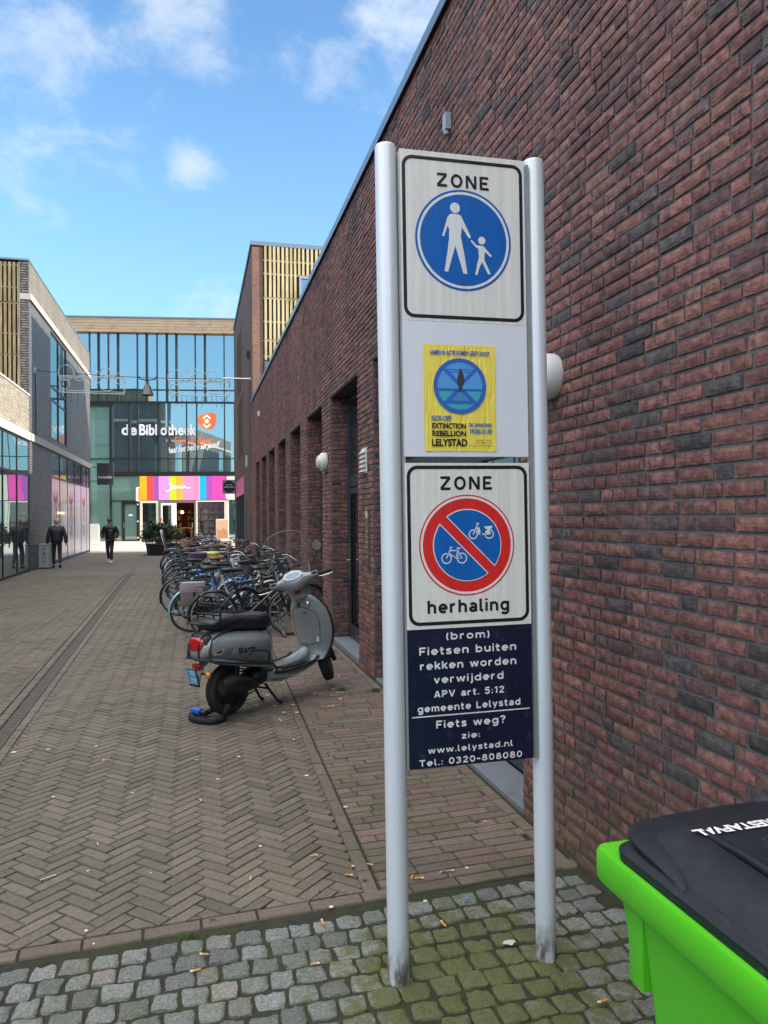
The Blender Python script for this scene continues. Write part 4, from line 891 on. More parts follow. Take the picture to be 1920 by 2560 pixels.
# shop front
M_CREAM = mat('cream_frame', (.62, .62, .52), .5)
M_SHOPG = clear_glass('shop_glass', (.82, .88, .86), .14)
def frame_set(name, u0, u1, z0, z1, m, fr=.09, d=.05):
    mb = MB(); lbox(mb, u0, u0+fr, z0, z1, -.05, d); lbox(mb, u1-fr, u1, z0, z1, -.05, d); lbox(mb, u0+fr, u1-fr, z1-fr, z1, -.05, d); lbox(mb, u0+fr, u1-fr, z0, z0+fr, -.05, d)
    f = mb.build(name, m, lib); mb = MB(); lbox(mb, u0+fr, u1-fr, z0+fr, z1-fr, -.01, .0); mb.build('pane', M_SHOPG, f); return f
frame_set('shop_window', -1.42, -.10, .02, 2.96, M_CREAM, .16)
frame_set('shop_window', 2.62, 4.79, .02, 2.96, M_CREAM, .10)
mb = MB(); lbox(mb, -.10, .08, 0, 2.96, -.05, .06); lbox(mb, 2.50, 2.62, 0, 2.96, -.05, .06); lbox(mb, .08, 2.50, 2.80, 2.96, -.05, .06); mb.build('door_frame', mat('door_frame_grey', (.16, .15, .15), .4, .3), lib)
mb = MB(); lbox(mb, .10, .22, .03, 2.78, .10, .15); lbox(mb, .86, 1.22, .03, 2.78, .10, .15); lbox(mb, .22, .86, 2.62, 2.78, .10, .15); lbox(mb, .22, .86, .03, .2, .10, .15)
dr = mb.build('shop_door', mat('door_white', (.70, .71, .68), .4), lib); mb = MB(); lbox(mb, .22, .86, .2, 2.62, .12, .13); mb.build('pane', M_SHOPG, dr); mb = MB(); lbox(mb, 2.34, 2.38, .95, 1.35, .06, .12); mb.build('handle', M_STEEL, dr)
mb = MB()                                                     # the room behind
lbox(mb, -1.5, 5.0, -.02, .0, -5.5, -.05, 1); lbox(mb, -1.5, 5.0, 3.0, 3.1, -5.5, -.05, 2); lbox(mb, -1.5, 5.0, 0, 3.0, -5.6, -5.5, 0); lbox(mb, -1.56, -1.5, 0, 3.0, -5.5, -.06, 0); lbox(mb, 5.0, 5.06, 0, 3.0, -5.5, -.06, 0)
room = mb.build('shop_room', [mat('room_red', (.30, .045, .02), .7), mat('room_floor', (.12, .08, .05), .6), mat('room_ceiling', (.16, .05, .03), .8)], lib)
mb = MB(); cols = [mat('goods_' + n, c, .5) for n, c in (('brown', (.18, .07, .03)), ('gold', (.55, .32, .06)), ('cream', (.55, .45, .32)), ('pink', (.6, .18, .24)), ('dark', (.04, .025, .02)))]
for (u0, u1, dd) in ((-1.3, -.3, -2.2), (1.2, 2.5, -4.6), (2.9, 4.7, -1.6), (.2, 1.1, -3.0)):
    for z in (.5, 1.0, 1.5, 2.0):
        lbox(mb, u0, u1, z-.03, z, dd-.3, dd, 4); u = u0
        while u < u1-.1:
            w_ = rnd.uniform(.06, .16); lbox(mb, u, u+w_*.85, z, z+rnd.uniform(.12, .38), dd-.25, dd-.05, rnd.randrange(4)); u += w_
mb.build('shelves', cols, room)
mb = MB(); lbox(mb, 1.3, 2.2, .9, .96, -1.6, -.8, 0)
for u in (1.34, 2.10):
    for d in (-1.55, -.9): lbox(mb, u, u+.06, 0, .9, d, d+.06, 0)
mb.build('counter', mat('counter_wood', (.40, .24, .10), .6), room)
lt = thing('ceiling_lamp', 'small warm glowing globe lamp hanging inside the sweet shop doorway', 'lamp', Lf(1.42, 2.1, -1.2))
mb = MB(); mb.ell(Lf(1.42, 2.1, -1.2), (.09, .09, .09)); mb.build('bulb', mat('lamp_glow', (1., .62, .25), .4, emit=30.), lt, smooth=R(60)); mb = MB(); mb.cyl(Lf(1.42, 2.19, -1.2), Lf(1.42, 3.0, -1.2), .01, n=6); mb.build('cord', M_BLK, lt)
mb = MB(); lbox(mb, -1.60, -1.44, 2.93, 3.95, .06, .5, 0); lbox(mb, -1.443, -1.437, 2.97, 3.91, .08, .48, 1)
b_ = mb.build('projecting_sign', [mat('sign_cream', (.70, .66, .55), .5), mat('sign_red', (.72, .09, .04), .4)]); tag(b_, 'narrow cream and red projecting sign left of the striped shop fascia', 'sign')
mb = MB(); lbox(mb, 4.85, 5.55, 3.0, 4.78, -.05, .04, 0); lbox(mb, 5.0, 5.5, .02, 2.95, -.05, -.03, 1); lbox(mb, 4.82, 5.0, 0, 2.95, -.05, .04, 0); mb.build('side_panel', [M_CREAM, M_LGL], lib)

# ================================================================== PROJECTING SIGNS AND BOARDS
CE = Vector((math.cos(PSI), -math.sin(PSI), 0)); CN = Vector((-math.sin(PSI), -math.cos(PSI), 0))
def facing(P): return lambda u, w, d: Vector(P)+CE*u+CN*d+Vector((0, 0, w))
P = Vector((LX+.30, 41.6, 0)); fr = lambda u, w, d: P+Vector((u, -d, w))
t = thing('projecting_sign', 'dark grey square sign sticking out beyond the pink window posters', 'sign', (P.x, P.y, 3.4))
mb = MB(); mb.prism([(0.0, 3.43), (.80, 3.43), (.80, 4.55), (.0, 4.55)], fr, -.06, .06); mb.build('panel', mat('sign_charcoal', (.035, .037, .042), .45), t, bevel=.006)
mb = MB(); text(mb, 'hunkemöller', fr, .064, .06, .74, 3.76, 3.90, bold=.01); mb.build('lettering', M_WHT, t)
mb = MB(); mb.span(P.x-.32, P.x, P.y-.02, P.y+.02, 3.6, 3.64); mb.span(P.x-.32, P.x, P.y-.02, P.y+.02, 4.32, 4.36); mb.build('bracket', M_BLK, t)
P2 = Vector((1.20, 37.0, 0)); fr = lambda u, w, d: P2+Vector((u, -d, w))
t = thing('projecting_sign', 'square glassy sign with a black disc on the corner of the tall brick building', 'sign', (1.5, 37, 2.8))
mb = MB(); mb.prism([(.06, 2.83), (.70, 2.83), (.70, 3.50), (.06, 3.50)], fr, -.04, .04); mb.build('panel', mat('sign_pane', (.24, .30, .31), .2, var=.2, vscale=3), t, bevel=.005)
mb = MB(); mb.poly(circ(.38, 3.165, .29, 36), fr, .044); mb.build('disc', mat('sign_black', (.012, .013, .015), .3), t)
mb = MB(); text(mb, 'De Kleur Corner', fr, .048, .12, .64, 3.12, 3.20, bold=.02); text(mb, 'COLORBAR', fr, .048, .22, .54, 3.24, 3.285, bold=.01); mb.build('lettering', M_WHT, t)
mb = MB(); mb.span(1.85, 1.93, 36.98, 37.02, 2.95, 2.99); mb.span(1.85, 1.93, 36.98, 37.02, 3.34, 3.38); mb.build('bracket', M_BLK, t)
t = thing('poster_board', 'upright poster board with an orange and cream picture beyond the bicycles', 'poster board', (1.35, 40.8, 0)); fr = lambda u, w, d: Vector((1.05, 40.8, 0))+Vector((u, -d, w))
mb = MB(); mb.prism([(0, .12), (.66, .12), (.66, 1.62), (0, 1.62)], fr, -.03, .03); mb.span(1.02, 1.74, 40.6, 41.0, 0, .12); mb.build('board', mat('board_white', (.74, .74, .72), .5), t, bevel=.006)
mb = MB(); mb.poly([(.05, .6), (.61, .6), (.61, 1.57), (.05, 1.57)], fr, .034, 0); mb.poly([(.05, .6), (.61, .6), (.61, 1.0), (.40, 1.15), (.2, .98), (.05, 1.1)], fr, .036, 1); mb.build('picture', [mat('picture_peach', (.70, .45, .30), .5, var=.4, vscale=6), mat('picture_rust', (.55, .26, .14), .5, var=.5, vscale=9)], t)
Wb = Vector((-6.6, 52.0, 0)); fr = facing(Wb)
t = thing('sandwich_board', 'white sandwich board standing at the far corner of the slate building', 'sandwich board', Wb)
mb = MB(); mb.prism(rrect(0, .62, .1, 1.35, .10), fr, -.02, .02); mb.build('panel', MATS['board_white'], t, bevel=.005); mb = MB(); mb.prism([(-.02, 0), (.75, 0), (.70, .10), (.03, .10)], fr, -.3, .3); mb.build('foot', MATS['board_white'], t)

# ================================================================== STREET CABLE WITH LAMP AND LIGHT FRAMES
CA = Vector((LX, 27.38, 6.66)); CB = Vector((1.84, 25.83, 6.36)); ce = (CB-CA).normalized()
def pc(px, py): return on_plane(px/2.592, 600+py/2.592, CA, ce)
t = thing('street_cable', 'thin dark cable slung across the street between the two tall brick buildings', 'cable', (0, 26.5, 6.4))
mb = MB(); mb.tube([CA.lerp(CB, k/12)+Vector((0, 0, -.10*math.sin(math.pi*k/12))) for k in range(13)], .012, 6); mb.build('wire', M_BLK, t)
mb = MB(); mb.tube([CA+Vector((.05, 0, 0)), CA+Vector((.05, .05, -1.2)), CA+Vector((.06, .0, -2.3)), CA+Vector((-.0, -.15, -2.42))], .018, 6); mb.build('feed_cable', M_BLK, t)
mb = MB(); mb.box(CA+Vector((.03, 0, 0)), (.06, .16, .2)); mb.box(CB+Vector((-.02, 0, 0)), (.06, .1, .1)); mb.tube([CB+Vector((-.9, .2, .02)), CB], .022, 6); mb.build('wall_anchor', M_STEEL, t)
mb = MB(); mb.tube([CB+Vector((-.03, .5, .95)), CB+Vector((-.03, .2, 0)), CB+Vector((-.03, .1, -1.5)), CB+Vector((-.03, -.3, -3.1))], .010, 6); mb.build('feed_cable', M_BLK, t)
bl = pc(955, 905); t = thing('street_lamp', 'grey bell-shaped lamp hanging from the cable over the street', 'lamp', bl)
mb = MB(); prof = [(.001, -.08), (.055, -.08), (.06, -.13), (.06, -.18), (.10, -.20), (.125, -.28), (.155, -.38), (.19, -.46), (.205, -.52), (.195, -.52), (.12, -.32), (.001, -.22)]
mb.lathe(prof, bl, (0, 0, 1), 28); mb.build('shade', mat('lamp_bronze', (.12, .11, .105), .45, .5), t, smooth=R(40))
mb = MB(); mb.tube([bl+ce*-.28+Vector((0, 0, .10)), bl+ce*-.26+Vector((0, 0, .02)), bl+ce*-.12, bl+Vector((0, 0, -.03)), bl+ce*.12, bl+ce*.26+Vector((0, 0, .02)), bl+ce*.28+Vector((0, 0, .10))], .02, 8); mb.cyl(bl+Vector((0, 0, -.1)), bl+Vector((0, 0, .02)), .03, n=10); mb.build('hanger', M_BLK, t)
M_TUBE = mat('light_tube', (.42, .43, .43), .35, .3)
def ornament(label, quad, rings, icicles):
    c = pc(sum(q[0] for q in quad)/4, sum(q[1] for q in quad)/4); t = thing('light_frame', label, 'street decoration', c, 'light frames hung on the street cable')
    q = [pc(*p) for p in quad]; up = Vector((0, 0, .045)); mb = MB()
    for a, b in ((0, 1), (1, 2), (2, 3), (3, 0)): mb.tube([q[a], q[b]], .016, 6)
    mb.tube([q[0]-up, q[1]-up], .010, 6); mb.tube([q[3]+up*1.4, q[2]+up*1.4], .010, 6); mb.build('frame', M_TUBE, t)
    for (x, y, r) in rings:
        p = pc(x, y); rr = (pc(x+r, y)-p).length; mb = MB()
        mb.tube([p+(ce*math.cos(a)+Vector((0, 0, 1))*math.sin(a))*rr+LN*.03 for a in (2*math.pi*k/28 for k in range(28))], .011, 6, closed=True); mb.build('ring', M_TUBE, t)
    mb = MB()
    for k in range(icicles):
        p = q[3].lerp(q[2], (k+.5)/icicles); L_ = .12+.28*abs(math.sin(k*2.3)); pp = [p]
        for j in range(1, 6): pp.append(p+Vector((.02*math.sin(j*2+k), 0, -L_*j/5))); 
        mb.tube(pp, .005, 5)
        for j in range(1, 6): mb.tube([pp[j], pp[j]+Vector((.035*(-1)**j, 0, -.03))], .005, 5)
    mb.build('icicle_string', M_BLK, t)
ornament('white tube light frame with rings left of the bell lamp', [(388,880), (808,892), (805,1000), (390,985)], [(428,860,50), (550,830,32), (685,860,32), (515,880,33), (605,890,50), (697,930,50), (420,935,32), (775,900,35)], 9)
ornament('white tube light frame with rings right of the bell lamp', [(1100,907), (1490,917), (1485,1012), (1100,1005)], [(1135,890,48), (1240,850,32), (1370,880,32), (1205,880,32), (1300,905,52), (1385,950,48), (1130,965,30), (1455,930,32)], 12)

# ================================================================== UTILITY BOX, PLANTER
t = thing('utility_box', 'pale grey metal cabinet with black marker writing against the slate brick', 'cabinet', (LX+.22, 28.25, 0))
mb = MB(); mb.span(LX+.01, LX+.36, 27.98, 28.62, .04, .80); mb.build('body', mat('cabinet_grey', (.34, .36, .37), .5, .1, .1), t, bevel=.01); mb = MB(); mb.span(LX+.0, LX+.38, 27.96, 28.64, .80, .84); mb.build('lid', mat('cabinet_grey', (1,1,1)), t, bevel=.006)
mb = MB(); fr = lambda u, w, d: Vector((LX+.05+u, 27.974, w))
for k, ch in enumerate('KINO'): text(mb, ch, fr, 0, .07, .19, .62-k*.15, .72-k*.15, bold=.0, shear=.2)
mb.build('lettering', MATS['print_black'], t)
PC = Vector((-1.42, 36.6, 0))
t = thing('planter', 'large round black planter standing in the street before the library', 'planter', PC)
mb = MB(); mb.lathe([(.001, .03), (.66, .03), (.70, .0), (.74, .03), (.80, .46), (.83, .50), (.80, .52), (.76, .48), (.001, .45)], PC, (0, 0, 1), 40); mb.build('pot', mat('planter_black', (.022, .024, .028), .45), t, smooth=R(40))
mb = MB(); mb.lathe([(.001, .47), (.75, .47)], PC, (0, 0, 1), 24); mb.build('soil', mat('soil', (.03, .022, .016), .95), t)
def leaf_mat(name, a, b):
    m, nt, p = nodes_of(name); at = nt.nodes.new('ShaderNodeAttribute'); at.attribute_name = 'Col'; nt.links.new(mixc(nt, 1., at.outputs['Color'], (*a,), 'MULTIPLY'), p.inputs['Base Color']); p.inputs['Roughness'].default_value = .45; return m
M_LEAF = leaf_mat('leaf', (1, 1, 1), None); M_STEM = mat('stem', (.07, .05, .03), .9)
def shrub(name, label, c, rad, n, col, lsize, group=None, lumps=9):
    t = thing(name, label, 'shrub', (c[0], c[1], .47), group); mb = MB(); lr = random.Random(name+label)
    cl = [(Vector((lr.gauss(0, .5)*rad[0]*.8, lr.gauss(0, .5)*rad[1]*.8, lr.uniform(-.55, .75)*rad[2])), lr.uniform(.34, .55)) for _ in range(lumps)]
    for k in range(n):
        b, s = cl[k % lumps]; d = Vector((lr.gauss(0, 1), lr.gauss(0, 1), lr.gauss(0, 1))).normalized()*(lr.random()**.4)*s
        p = Vector(c)+b+Vector((d.x*rad[0], d.y*rad[1], d.z*rad[2])); nrm = (d+Vector((lr.uniform(-.6, .6), lr.uniform(-.6, .6), lr.uniform(-.2, .9)))).normalized()
        x, y, _ = frame_from(nrm); q = lr.uniform(0, 6.28); ax = x*math.cos(q)+y*math.sin(q); ay = nrm.cross(ax); L_ = lsize*lr.uniform(.7, 1.3); Wd = L_*.42; kk = lr.uniform(.55, 1.5)
        if p.z < .5: continue
        mb.add([p, p+ax*L_*.5+ay*Wd+nrm*L_*.06, p+ax*L_, p+ax*L_*.5-ay*Wd+nrm*L_*.06], [(0,1,2), (0,2,3)], 0, tuple(v*kk for v in col))
    mb.build('foliage', M_LEAF, t); mb = MB()
    for k in range(12):
        b, s = cl[k % lumps]; mb.tube([(c[0]+b.x*.15, c[1]+b.y*.15, .46), Vector((c[0], c[1], 0))+Vector((b.x*.6, b.y*.6, c[2]*.85)), Vector(c)+b], [.018, .012, .006], 6)
    mb.build('stem', M_STEM, t)
shrub('shrub', 'tall dark green shrub filling the black planter', (PC.x-.12, PC.y, 1.02), (.78, .62, .55), 5200, (.030, .058, .022), .085, lumps=13)
shrub('shrub', 'grey-green low plants along the left rim of the black planter', (PC.x-.2, PC.y-.45, .66), (.62, .30, .20), 1500, (.07, .10, .06), .05)
shrub('shrub', 'yellowish bushy plant spilling over the right side of the planter', (PC.x+.52, PC.y-.42, .70), (.34, .36, .52), 1900, (.085, .095, .028), .055)

# ================================================================== PEOPLE
M_SKIN = mat('skin', (.46, .25, .18), .55); M_HAIR = mat('hair_grey', (.42, .40, .38), .8); M_JACK = mat('jacket_black', (.014, .014, .017), .6, var=.4, bump=.6, bscale=14)
M_TROU = mat('trousers_dark', (.022, .022, .028), .85); M_SHOE = mat('shoe_black', (.012, .012, .012), .4); M_SHOEW = mat('shoe_white', (.68, .67, .65), .5); M_NAVY = mat('puffer_black', (.012, .013, .018), .38, var=.2)
def add_skin(name, nodes, edges, m, parent, sub=2):
    me = skin_mesh(name, nodes, edges, sub); me.materials.append(m); o = bpy.data.objects.new(name, me); COL.objects.link(o); o.parent = parent; return o
def person(label, loc, rz, jacket, shoes, hair, cap, puffer=False, scale=1., pockets=False, group=None):
    """local frame: faces -Y, feet at z=0, height 1.72"""
    t = thing('person', label, 'person', loc, group, rz); t.scale = (scale,)*3
    hx = .27 if pockets else .29
    hand = [(.24, -.10, .93), (-.24, -.10, .93)] if pockets else [(.295, -.06, .83), (-.285, .06, .83)]
    elb = [(.30, .04, 1.14), (-.30, .05, 1.14)] if pockets else [(.275, .03, 1.10), (-.27, .07, 1.10)]
    kn = [(.09, -.11, .50), (-.09, .03, .49)]; an = [(.085, -.10, .09), (-.085, .20, .15)]; toe = [(.095, -.25, .035), (-.09, .11, .04)]
    body = [(0,0,.95,.10), (0,0,1.12,.115), (0,0,1.30,.14), (0,.01,1.44,.07), (0,0,1.53,.055), (0,-.015,1.60,.082), (0,-.005,1.67,.078), (0,-.085,1.585,.02), (.078,0,1.60,.018), (-.078,0,1.60,.018)]
    ed = [(0,1), (1,2), (2,3), (3,4), (4,5), (5,6), (5,7), (5,8), (5,9)]
    for s in (0, 1):
        b = len(body); sx = 1 if s == 0 else -1
        body += [(sx*.185, .01, 1.40, .052), (*elb[s], .040), (*hand[s], .028)]; ed += [(2, b), (b, b+1), (b+1, b+2)]
        h = Vector(hand[s]); dd = (h-Vector(elb[s])).normalized()
        for f in range(4):
            q = h+dd*.05+Vector((0, -.03+.02*f, 0)); k = len(body); body += [(*q, .010), (*(q+dd*(.045+.008*(f in (1, 2)))), .008)]; ed += [(b+2, k), (k, k+1)]
        k = len(body); q = h+dd*.025+Vector((0, -.045, 0)); body += [(*q, .010), (*(q+dd*.03+Vector((0, -.012, 0))), .008)]; ed += [(b+2, k), (k, k+1)]
        b = len(body); body += [(sx*.085, 0, .84, .06), (*kn[s], .042), (*an[s], .032), (*toe[s], .03)]; ed += [(0, b), (b, b+1), (b+1, b+2), (b+2, b+3)]
    add_skin('body', body, ed, M_SKIN, t)
    jb = .190 if puffer else .205
    J = [(0,.005,.82 if not puffer else .88,(jb*1.12, jb*.80)), (0,0,1.05,(jb*1.05, jb*.8)), (0,0,1.25,(jb*1.12, jb*.85)), (0,.01,1.40,(jb*.82, jb*.66)), (0,.012,1.48,(.085, .08))]; E_ = [(0,1), (1,2), (2,3), (3,4)]
    for s in (0, 1):
        b = len(J); sx = 1 if s == 0 else -1; rr = .080 if puffer else .074; w = Vector(elb[s]).lerp(Vector(hand[s]), .92)
        J += [(sx*.19, .01, 1.39, rr), (*Vector((sx*.19, .01, 1.39)).lerp(Vector(elb[s]), .5), rr*1.02), (*elb[s], rr*.94), (*w, rr*.74)]; E_ += [(3, b), (b, b+1), (b+1, b+2), (b+2, b+3)]
    add_skin('jacket', J, E_, jacket, t)
    if puffer:
        mb = MB()
        for z in (.93, 1.02, 1.11, 1.20, 1.29, 1.37): mb.tube([(math.cos(a)*jb*(1.09 if z < 1.3 else .98), math.sin(a)*jb*.86, z) for a in (2*math.pi*k/24 for k in range(24))], .020, 8, closed=True)
        o = mb.build('quilting', jacket, t, smooth=R(60), local=True)
        mb = MB(); mb.box((.07, -.165, 1.25), (.05, .012, .018)); mb.build('chest_mark', M_WHT, t, local=True)
    T = [(0, .0, .97, (.15, .115))]; E_ = []
    for s in (0, 1):
        b = len(T); sx = 1 if s == 0 else -1; T += [(sx*.085, 0, .84, .092), (*Vector((sx*.085, 0, .84)).lerp(Vector(kn[s]), .55), .082), (*kn[s], .068), (*Vector(kn[s]).lerp(Vector(an[s]), .6), .058), (an[s][0], an[s][1], an[s][2]+.03, .052)]
        E_ += [(0, b), (b, b+1), (b+1, b+2), (b+2, b+3), (b+3, b+4)]
    add_skin('trousers', T, E_, M_TROU, t)
    for s in (0, 1):
        a, q = Vector(an[s]), Vector(toe[s]); hl = a+Vector((0, .05, -.03)); hl.z = max(hl.z, .04)
        add_skin('shoe', [(*hl, .046), (*a.lerp(q, .4), .05), (*q, .040), (*(q+Vector((0, -.03, 0))), .03)], [(0,1), (1,2), (2,3)], shoes, t)
    if cap:
        mb = MB(); mb.lathe([(.001, .115), (.05, .108), (.085, .075), (.098, .02), (.099, -.01), (.09, -.01)], (0, -.005, 1.635), (0, 0, 1), 24); mb.prism([(.085*math.cos(a)*1.0, -.07-.085*math.sin(a)) for a in (math.pi*k/10 for k in range(11))], lambda u, w, d: Vector((u, w, 1.638+d)), 0, .01); mb.build('cap', M_SHOE, t, smooth=R(50), local=True)
        mb = MB(); mb.poly(circ(0, 1.685, .018, 12), lambda u, w, d: Vector((u, -.096, w)), 0); mb.build('cap_badge', M_WHT, t, local=True)
        add_skin('hood', [(.10, .03, 1.46, .05), (0, .085, 1.49, .06), (-.10, .03, 1.46, .05)], [(0,1), (1,2)], jacket, t)
    elif hair is not None:
        mb = MB(); mb.lathe([(.001, .105), (.05, .098), (.085, .06), (.097, .0), (.092, -.05), (.075, -.075)], (0, .012, 1.625), (0, .25, 1), 24); mb.build('hair', hair, t, smooth=R(60), local=True)
    mb = MB()
    for sx in (-1, 1): mb.ell((sx*.032, -.088, 1.612), (.011, .007, .007), 8, 6)
    mb.build('eye', M_SHOE, t, local=True); mb = MB(); mb.ell((0, -.090, 1.548), (.022, .006, .006), 8, 6); mb.build('mouth', mat('lip', (.30, .10, .08), .5), t, local=True); return t
person('man in a dark jacket with grey hair walking away past the slate wall', (-4.62, 28.05, 0), R(180+14), M_JACK, M_SHOE, M_HAIR, False)
person('man in a black cap and puffer jacket walking towards us, hands in pockets', (-3.15, 30.5, 0), R(-8), M_NAVY, M_SHOEW, None, True, True, .985, True)
person('person in a dark coat standing at the sweet shop behind the planter', (-2.05, 49.5, 0), R(70), mat('coat_grey', (.05, .055, .06), .8), M_SHOE, mat('hair_ginger', (.34, .13, .05), .8), False)

# ================================================================== ZONE SIGN ON TWO POSTS
SX, SY = 1.0235, 2.74; LEAN = -.0095
sign = thing('zone_sign', 'double-post street sign with two zone boards and a dark blue notice', 'sign', (SX, SY, 0)); sign.rotation_euler = (0, LEAN, 0)
def sfr(x, z, d): return Vector((x-SX, -.036-.0009*d, z))          # sign-local: x along, z up, d = layer in front of the boards
def post_mat():
    m, nt, p = nodes_of('post_aluminium'); pos, xyz = worldpos(nt)
    n = noise_node(nt, 5, 6, .6, pos, (1, 1, .3)); c = mixc(nt, n, (.56, .60, .65), (.66, .70, .75))
    sc = ramp(nt, noise_node(nt, 46, 5, .75, pos, (1.4, 1.4, .4)), .675, .70, 0, .6); c = mixc(nt, sc, c, (.22, .22, .23))
    low_ = mul(nt, ramp(nt, xyz['Z'], .20, .0), ramp(nt, noise_node(nt, 24, 6, .7, pos, (1, 1, .4)), .35, .62)); c = mixc(nt, low_, c, (.10, .085, .06))
    nt.links.new(c, p.inputs['Base Color']); p.inputs['Roughness'].default_value = .36; p.inputs['Metallic'].default_value = .12; p.inputs['Coat Weight'].default_value = .25
    return m
M_POST = post_mat(); M_ALU = mat('sign_aluminium', (.42, .43, .42), .4, .5)
def film_mat(name, col):
    m, nt, p = nodes_of(name); pos, xyz = worldpos(nt)
    v = nt.nodes.new('ShaderNodeTexVoronoi'); v.inputs['Scale'].default_value = 210; nt.links.new(pos, v.inputs['Vector'])
    st = noise_node(nt, 16, 5, .6, pos, (3, 3, .10)); c = mixc(nt, ramp(nt, v.outputs['Distance'], .2, .7), tuple(x*.95 for x in col), tuple(min(1, x*1.04) for x in col)); c = mixc(nt, 1., c, mixc(nt, ramp(nt, st, .35, .7), (.94, .92, .92), (1.05, 1.05, 1.05)), 'MULTIPLY')
    sp = ramp(nt, noise_node(nt, 60, 5, .75, pos), .755, .775, 0, .6); c = mixc(nt, sp, c, (.12, .11, .09)); nt.links.new(c, p.inputs['Base Color']); p.inputs['Roughness'].default_value = .3; p.inputs['Coat Weight'].default_value = .2
    return m
M_FLM = film_mat('reflective_white', (.80, .785, .735)); M_BLUE = film_mat('sign_blue', (.004, .125, .48)); M_RED = film_mat('sign_red_film', (.74, .026, .022)); M_INK = mat('sign_ink', (.010, .010, .012), .35)
M_NOT = mat('notice_navy', (.008, .010, .035), .3, var=.3, vscale=7, dirt=(26, (.10, .11, .14), .35)); M_SYM = film_mat('symbol_white', (.78, .79, .78))
for x, r in ((.725, .0405), (1.3215, .0400)):
    mb = MB(); o = Vector((x-SX, 0, 0)); mb.lathe([(r+.001, -.02), (r, .0), (r, 3.094), (r-.003, 3.101), (r-.008, 3.104), (.001, 3.105)], o, (0, 0, 1), 40)
    p_ = mb.build('post', M_POST, sign, smooth=R(40), local=True)
    mb = MB(); xi = o.x+(r+.003)*(1 if x < 1 else -1); mb.span(xi-.006, xi+.006, -.034, -.012, .78, 3.07); mb.build('channel', M_ALU, sign, local=True)
X0, X1 = .769, 1.265
def board(z0, z1, m, name='board'):
    mb = MB(); mb.span(X0-SX, X1-SX, -.036, -.018, z0, z1); return mb.build(name, [m], sign, local=True)
CX = 1.0165
def border(b, z0, z1):
    mb = MB(); mb.ring2d(rrect(CX-.240, CX+.240, z0, z1, .040), rrect(CX-.227, CX+.227, z0+.013, z1-.013, .028), sfr, 1); mb.build('border', M_INK, b, local=True)
b1 = board(2.447, 3.082, M_FLM); border(b1, 2.458, 3.062)
mb = MB(); sign_text(mb, 'ZONE', sfr, 1, .911, 1.119, 2.955, .049, gap=.20, t=.185); mb.build('lettering', M_INK, b1, local=True)
c1 = (1.0150, 2.757)
mb = MB(); mb.poly(circ(*c1, .191, 72), sfr, 1); d1 = mb.build('disc', M_BLUE, b1, local=True)
mb = MB(); mb.ring2d(circ(*c1, .1825, 72), circ(*c1, .1725, 72), sfr, 2); mb.build('ring', M_SYM, d1, local=True)
# parent and child: traced in board units (1349x2212 view of the photograph)
def t1(x, y): return ((c1[0]+(x-637)/(955-318)*.382), c1[1]-(y-712)/(1052-373)*.382)
man = [(545,545),(560,538),(602,538),(622,548),(640,590),(686,688),(672,696),(624,622),(618,690),(638,800),(657,936),(630,934),(608,850),(580,752),(556,835),(530,928),(506,926),(528,790),(540,700),(541,640),(530,622),(507,694),(494,690),(516,615),(530,565)]
kid = [(690,703),(722,738),(740,738),(768,740),(790,765),(823,802),(816,812),(776,778),(774,800),(772,830),(814,926),(796,930),(757,848),(741,880),(724,938),(709,936),(728,850),(737,815),(733,760),(718,752),(681,712)]
mb = MB(); mb.poly([t1(*p) for p in man][::-1], sfr, 2); mb.poly([t1(*p) for p in kid][::-1], sfr, 2); mb.poly(circ(*t1(582, 497), .0196, 28), sfr, 2); mb.poly(circ(*t1(757, 704), .0146, 24), sfr, 2)
mb.build('pedestrian_symbol', M_SYM, d1, local=True)
b3 = board(1.942, 2.446, mat('blank_white', (.76, .78, .84), .4, var=.05, vscale=3, bump=.12, bscale=18), 'blank_panel')
b2 = board(1.300, 1.918, M_FLM); border(b2, 1.313, 1.908)
mb = MB(); sign_text(mb, 'ZONE', sfr, 1, .905, 1.112, 1.8175, .049, gap=.20, t=.185); sign_text(mb, 'herhaling', sfr, 1, .849, 1.174, 1.357, .048, t=.19); mb.build('lettering', M_INK, b2, local=True)
c2 = (1.0095, 1.6085)
mb = MB(); mb.poly(circ(*c2, .190, 72), sfr, 1); d2 = mb.build('disc', M_RED, b2, local=True)
mb = MB(); mb.ring2d(circ(*c2, .1845, 72), circ(*c2, .1755, 72), sfr, 2); mb.build('ring', M_SYM, d2, local=True)
def half(r, off, sgn):
    q = R(-45.); n_ = (math.cos(q+R(90)), math.sin(q+R(90))); a = math.asin(off/r); base = q+R(90); P = []
    for i in range(37):
        tt = base+sgn*0+(-(R(90)-a)+(2*(R(90)-a))*i/36) if sgn > 0 else base+R(180)+(-(R(90)-a)+(2*(R(90)-a))*i/36)
        P.append((c2[0]+r*math.cos(tt), c2[1]+r*math.sin(tt)))
    return P
mb = MB(); mb.poly(half(.1365, .0175, 1), sfr, 2, 0); mb.poly(half(.1365, .0175, -1), sfr, 2, 0); mb.poly(half(.1325, .0215, 1), sfr, 3, 1); mb.poly(half(.1325, .0215, -1), sfr, 3, 1); mb.build('field', [M_SYM, M_BLUE], d2, local=True)
def t2(x, y): return (c2[0]+(x-644)/(955-333)*.378, c2[1]-(y-639)/(965-313)*.378)
mb = MB(); wl = .0042
def pic_ring(x, y, r):
    c = t2(x, y); mb.ring2d(circ(*c, r, 28), circ(*c, r-wl, 28), sfr, 4)
for x in (505, 605): pic_ring(x, 722, .0205)
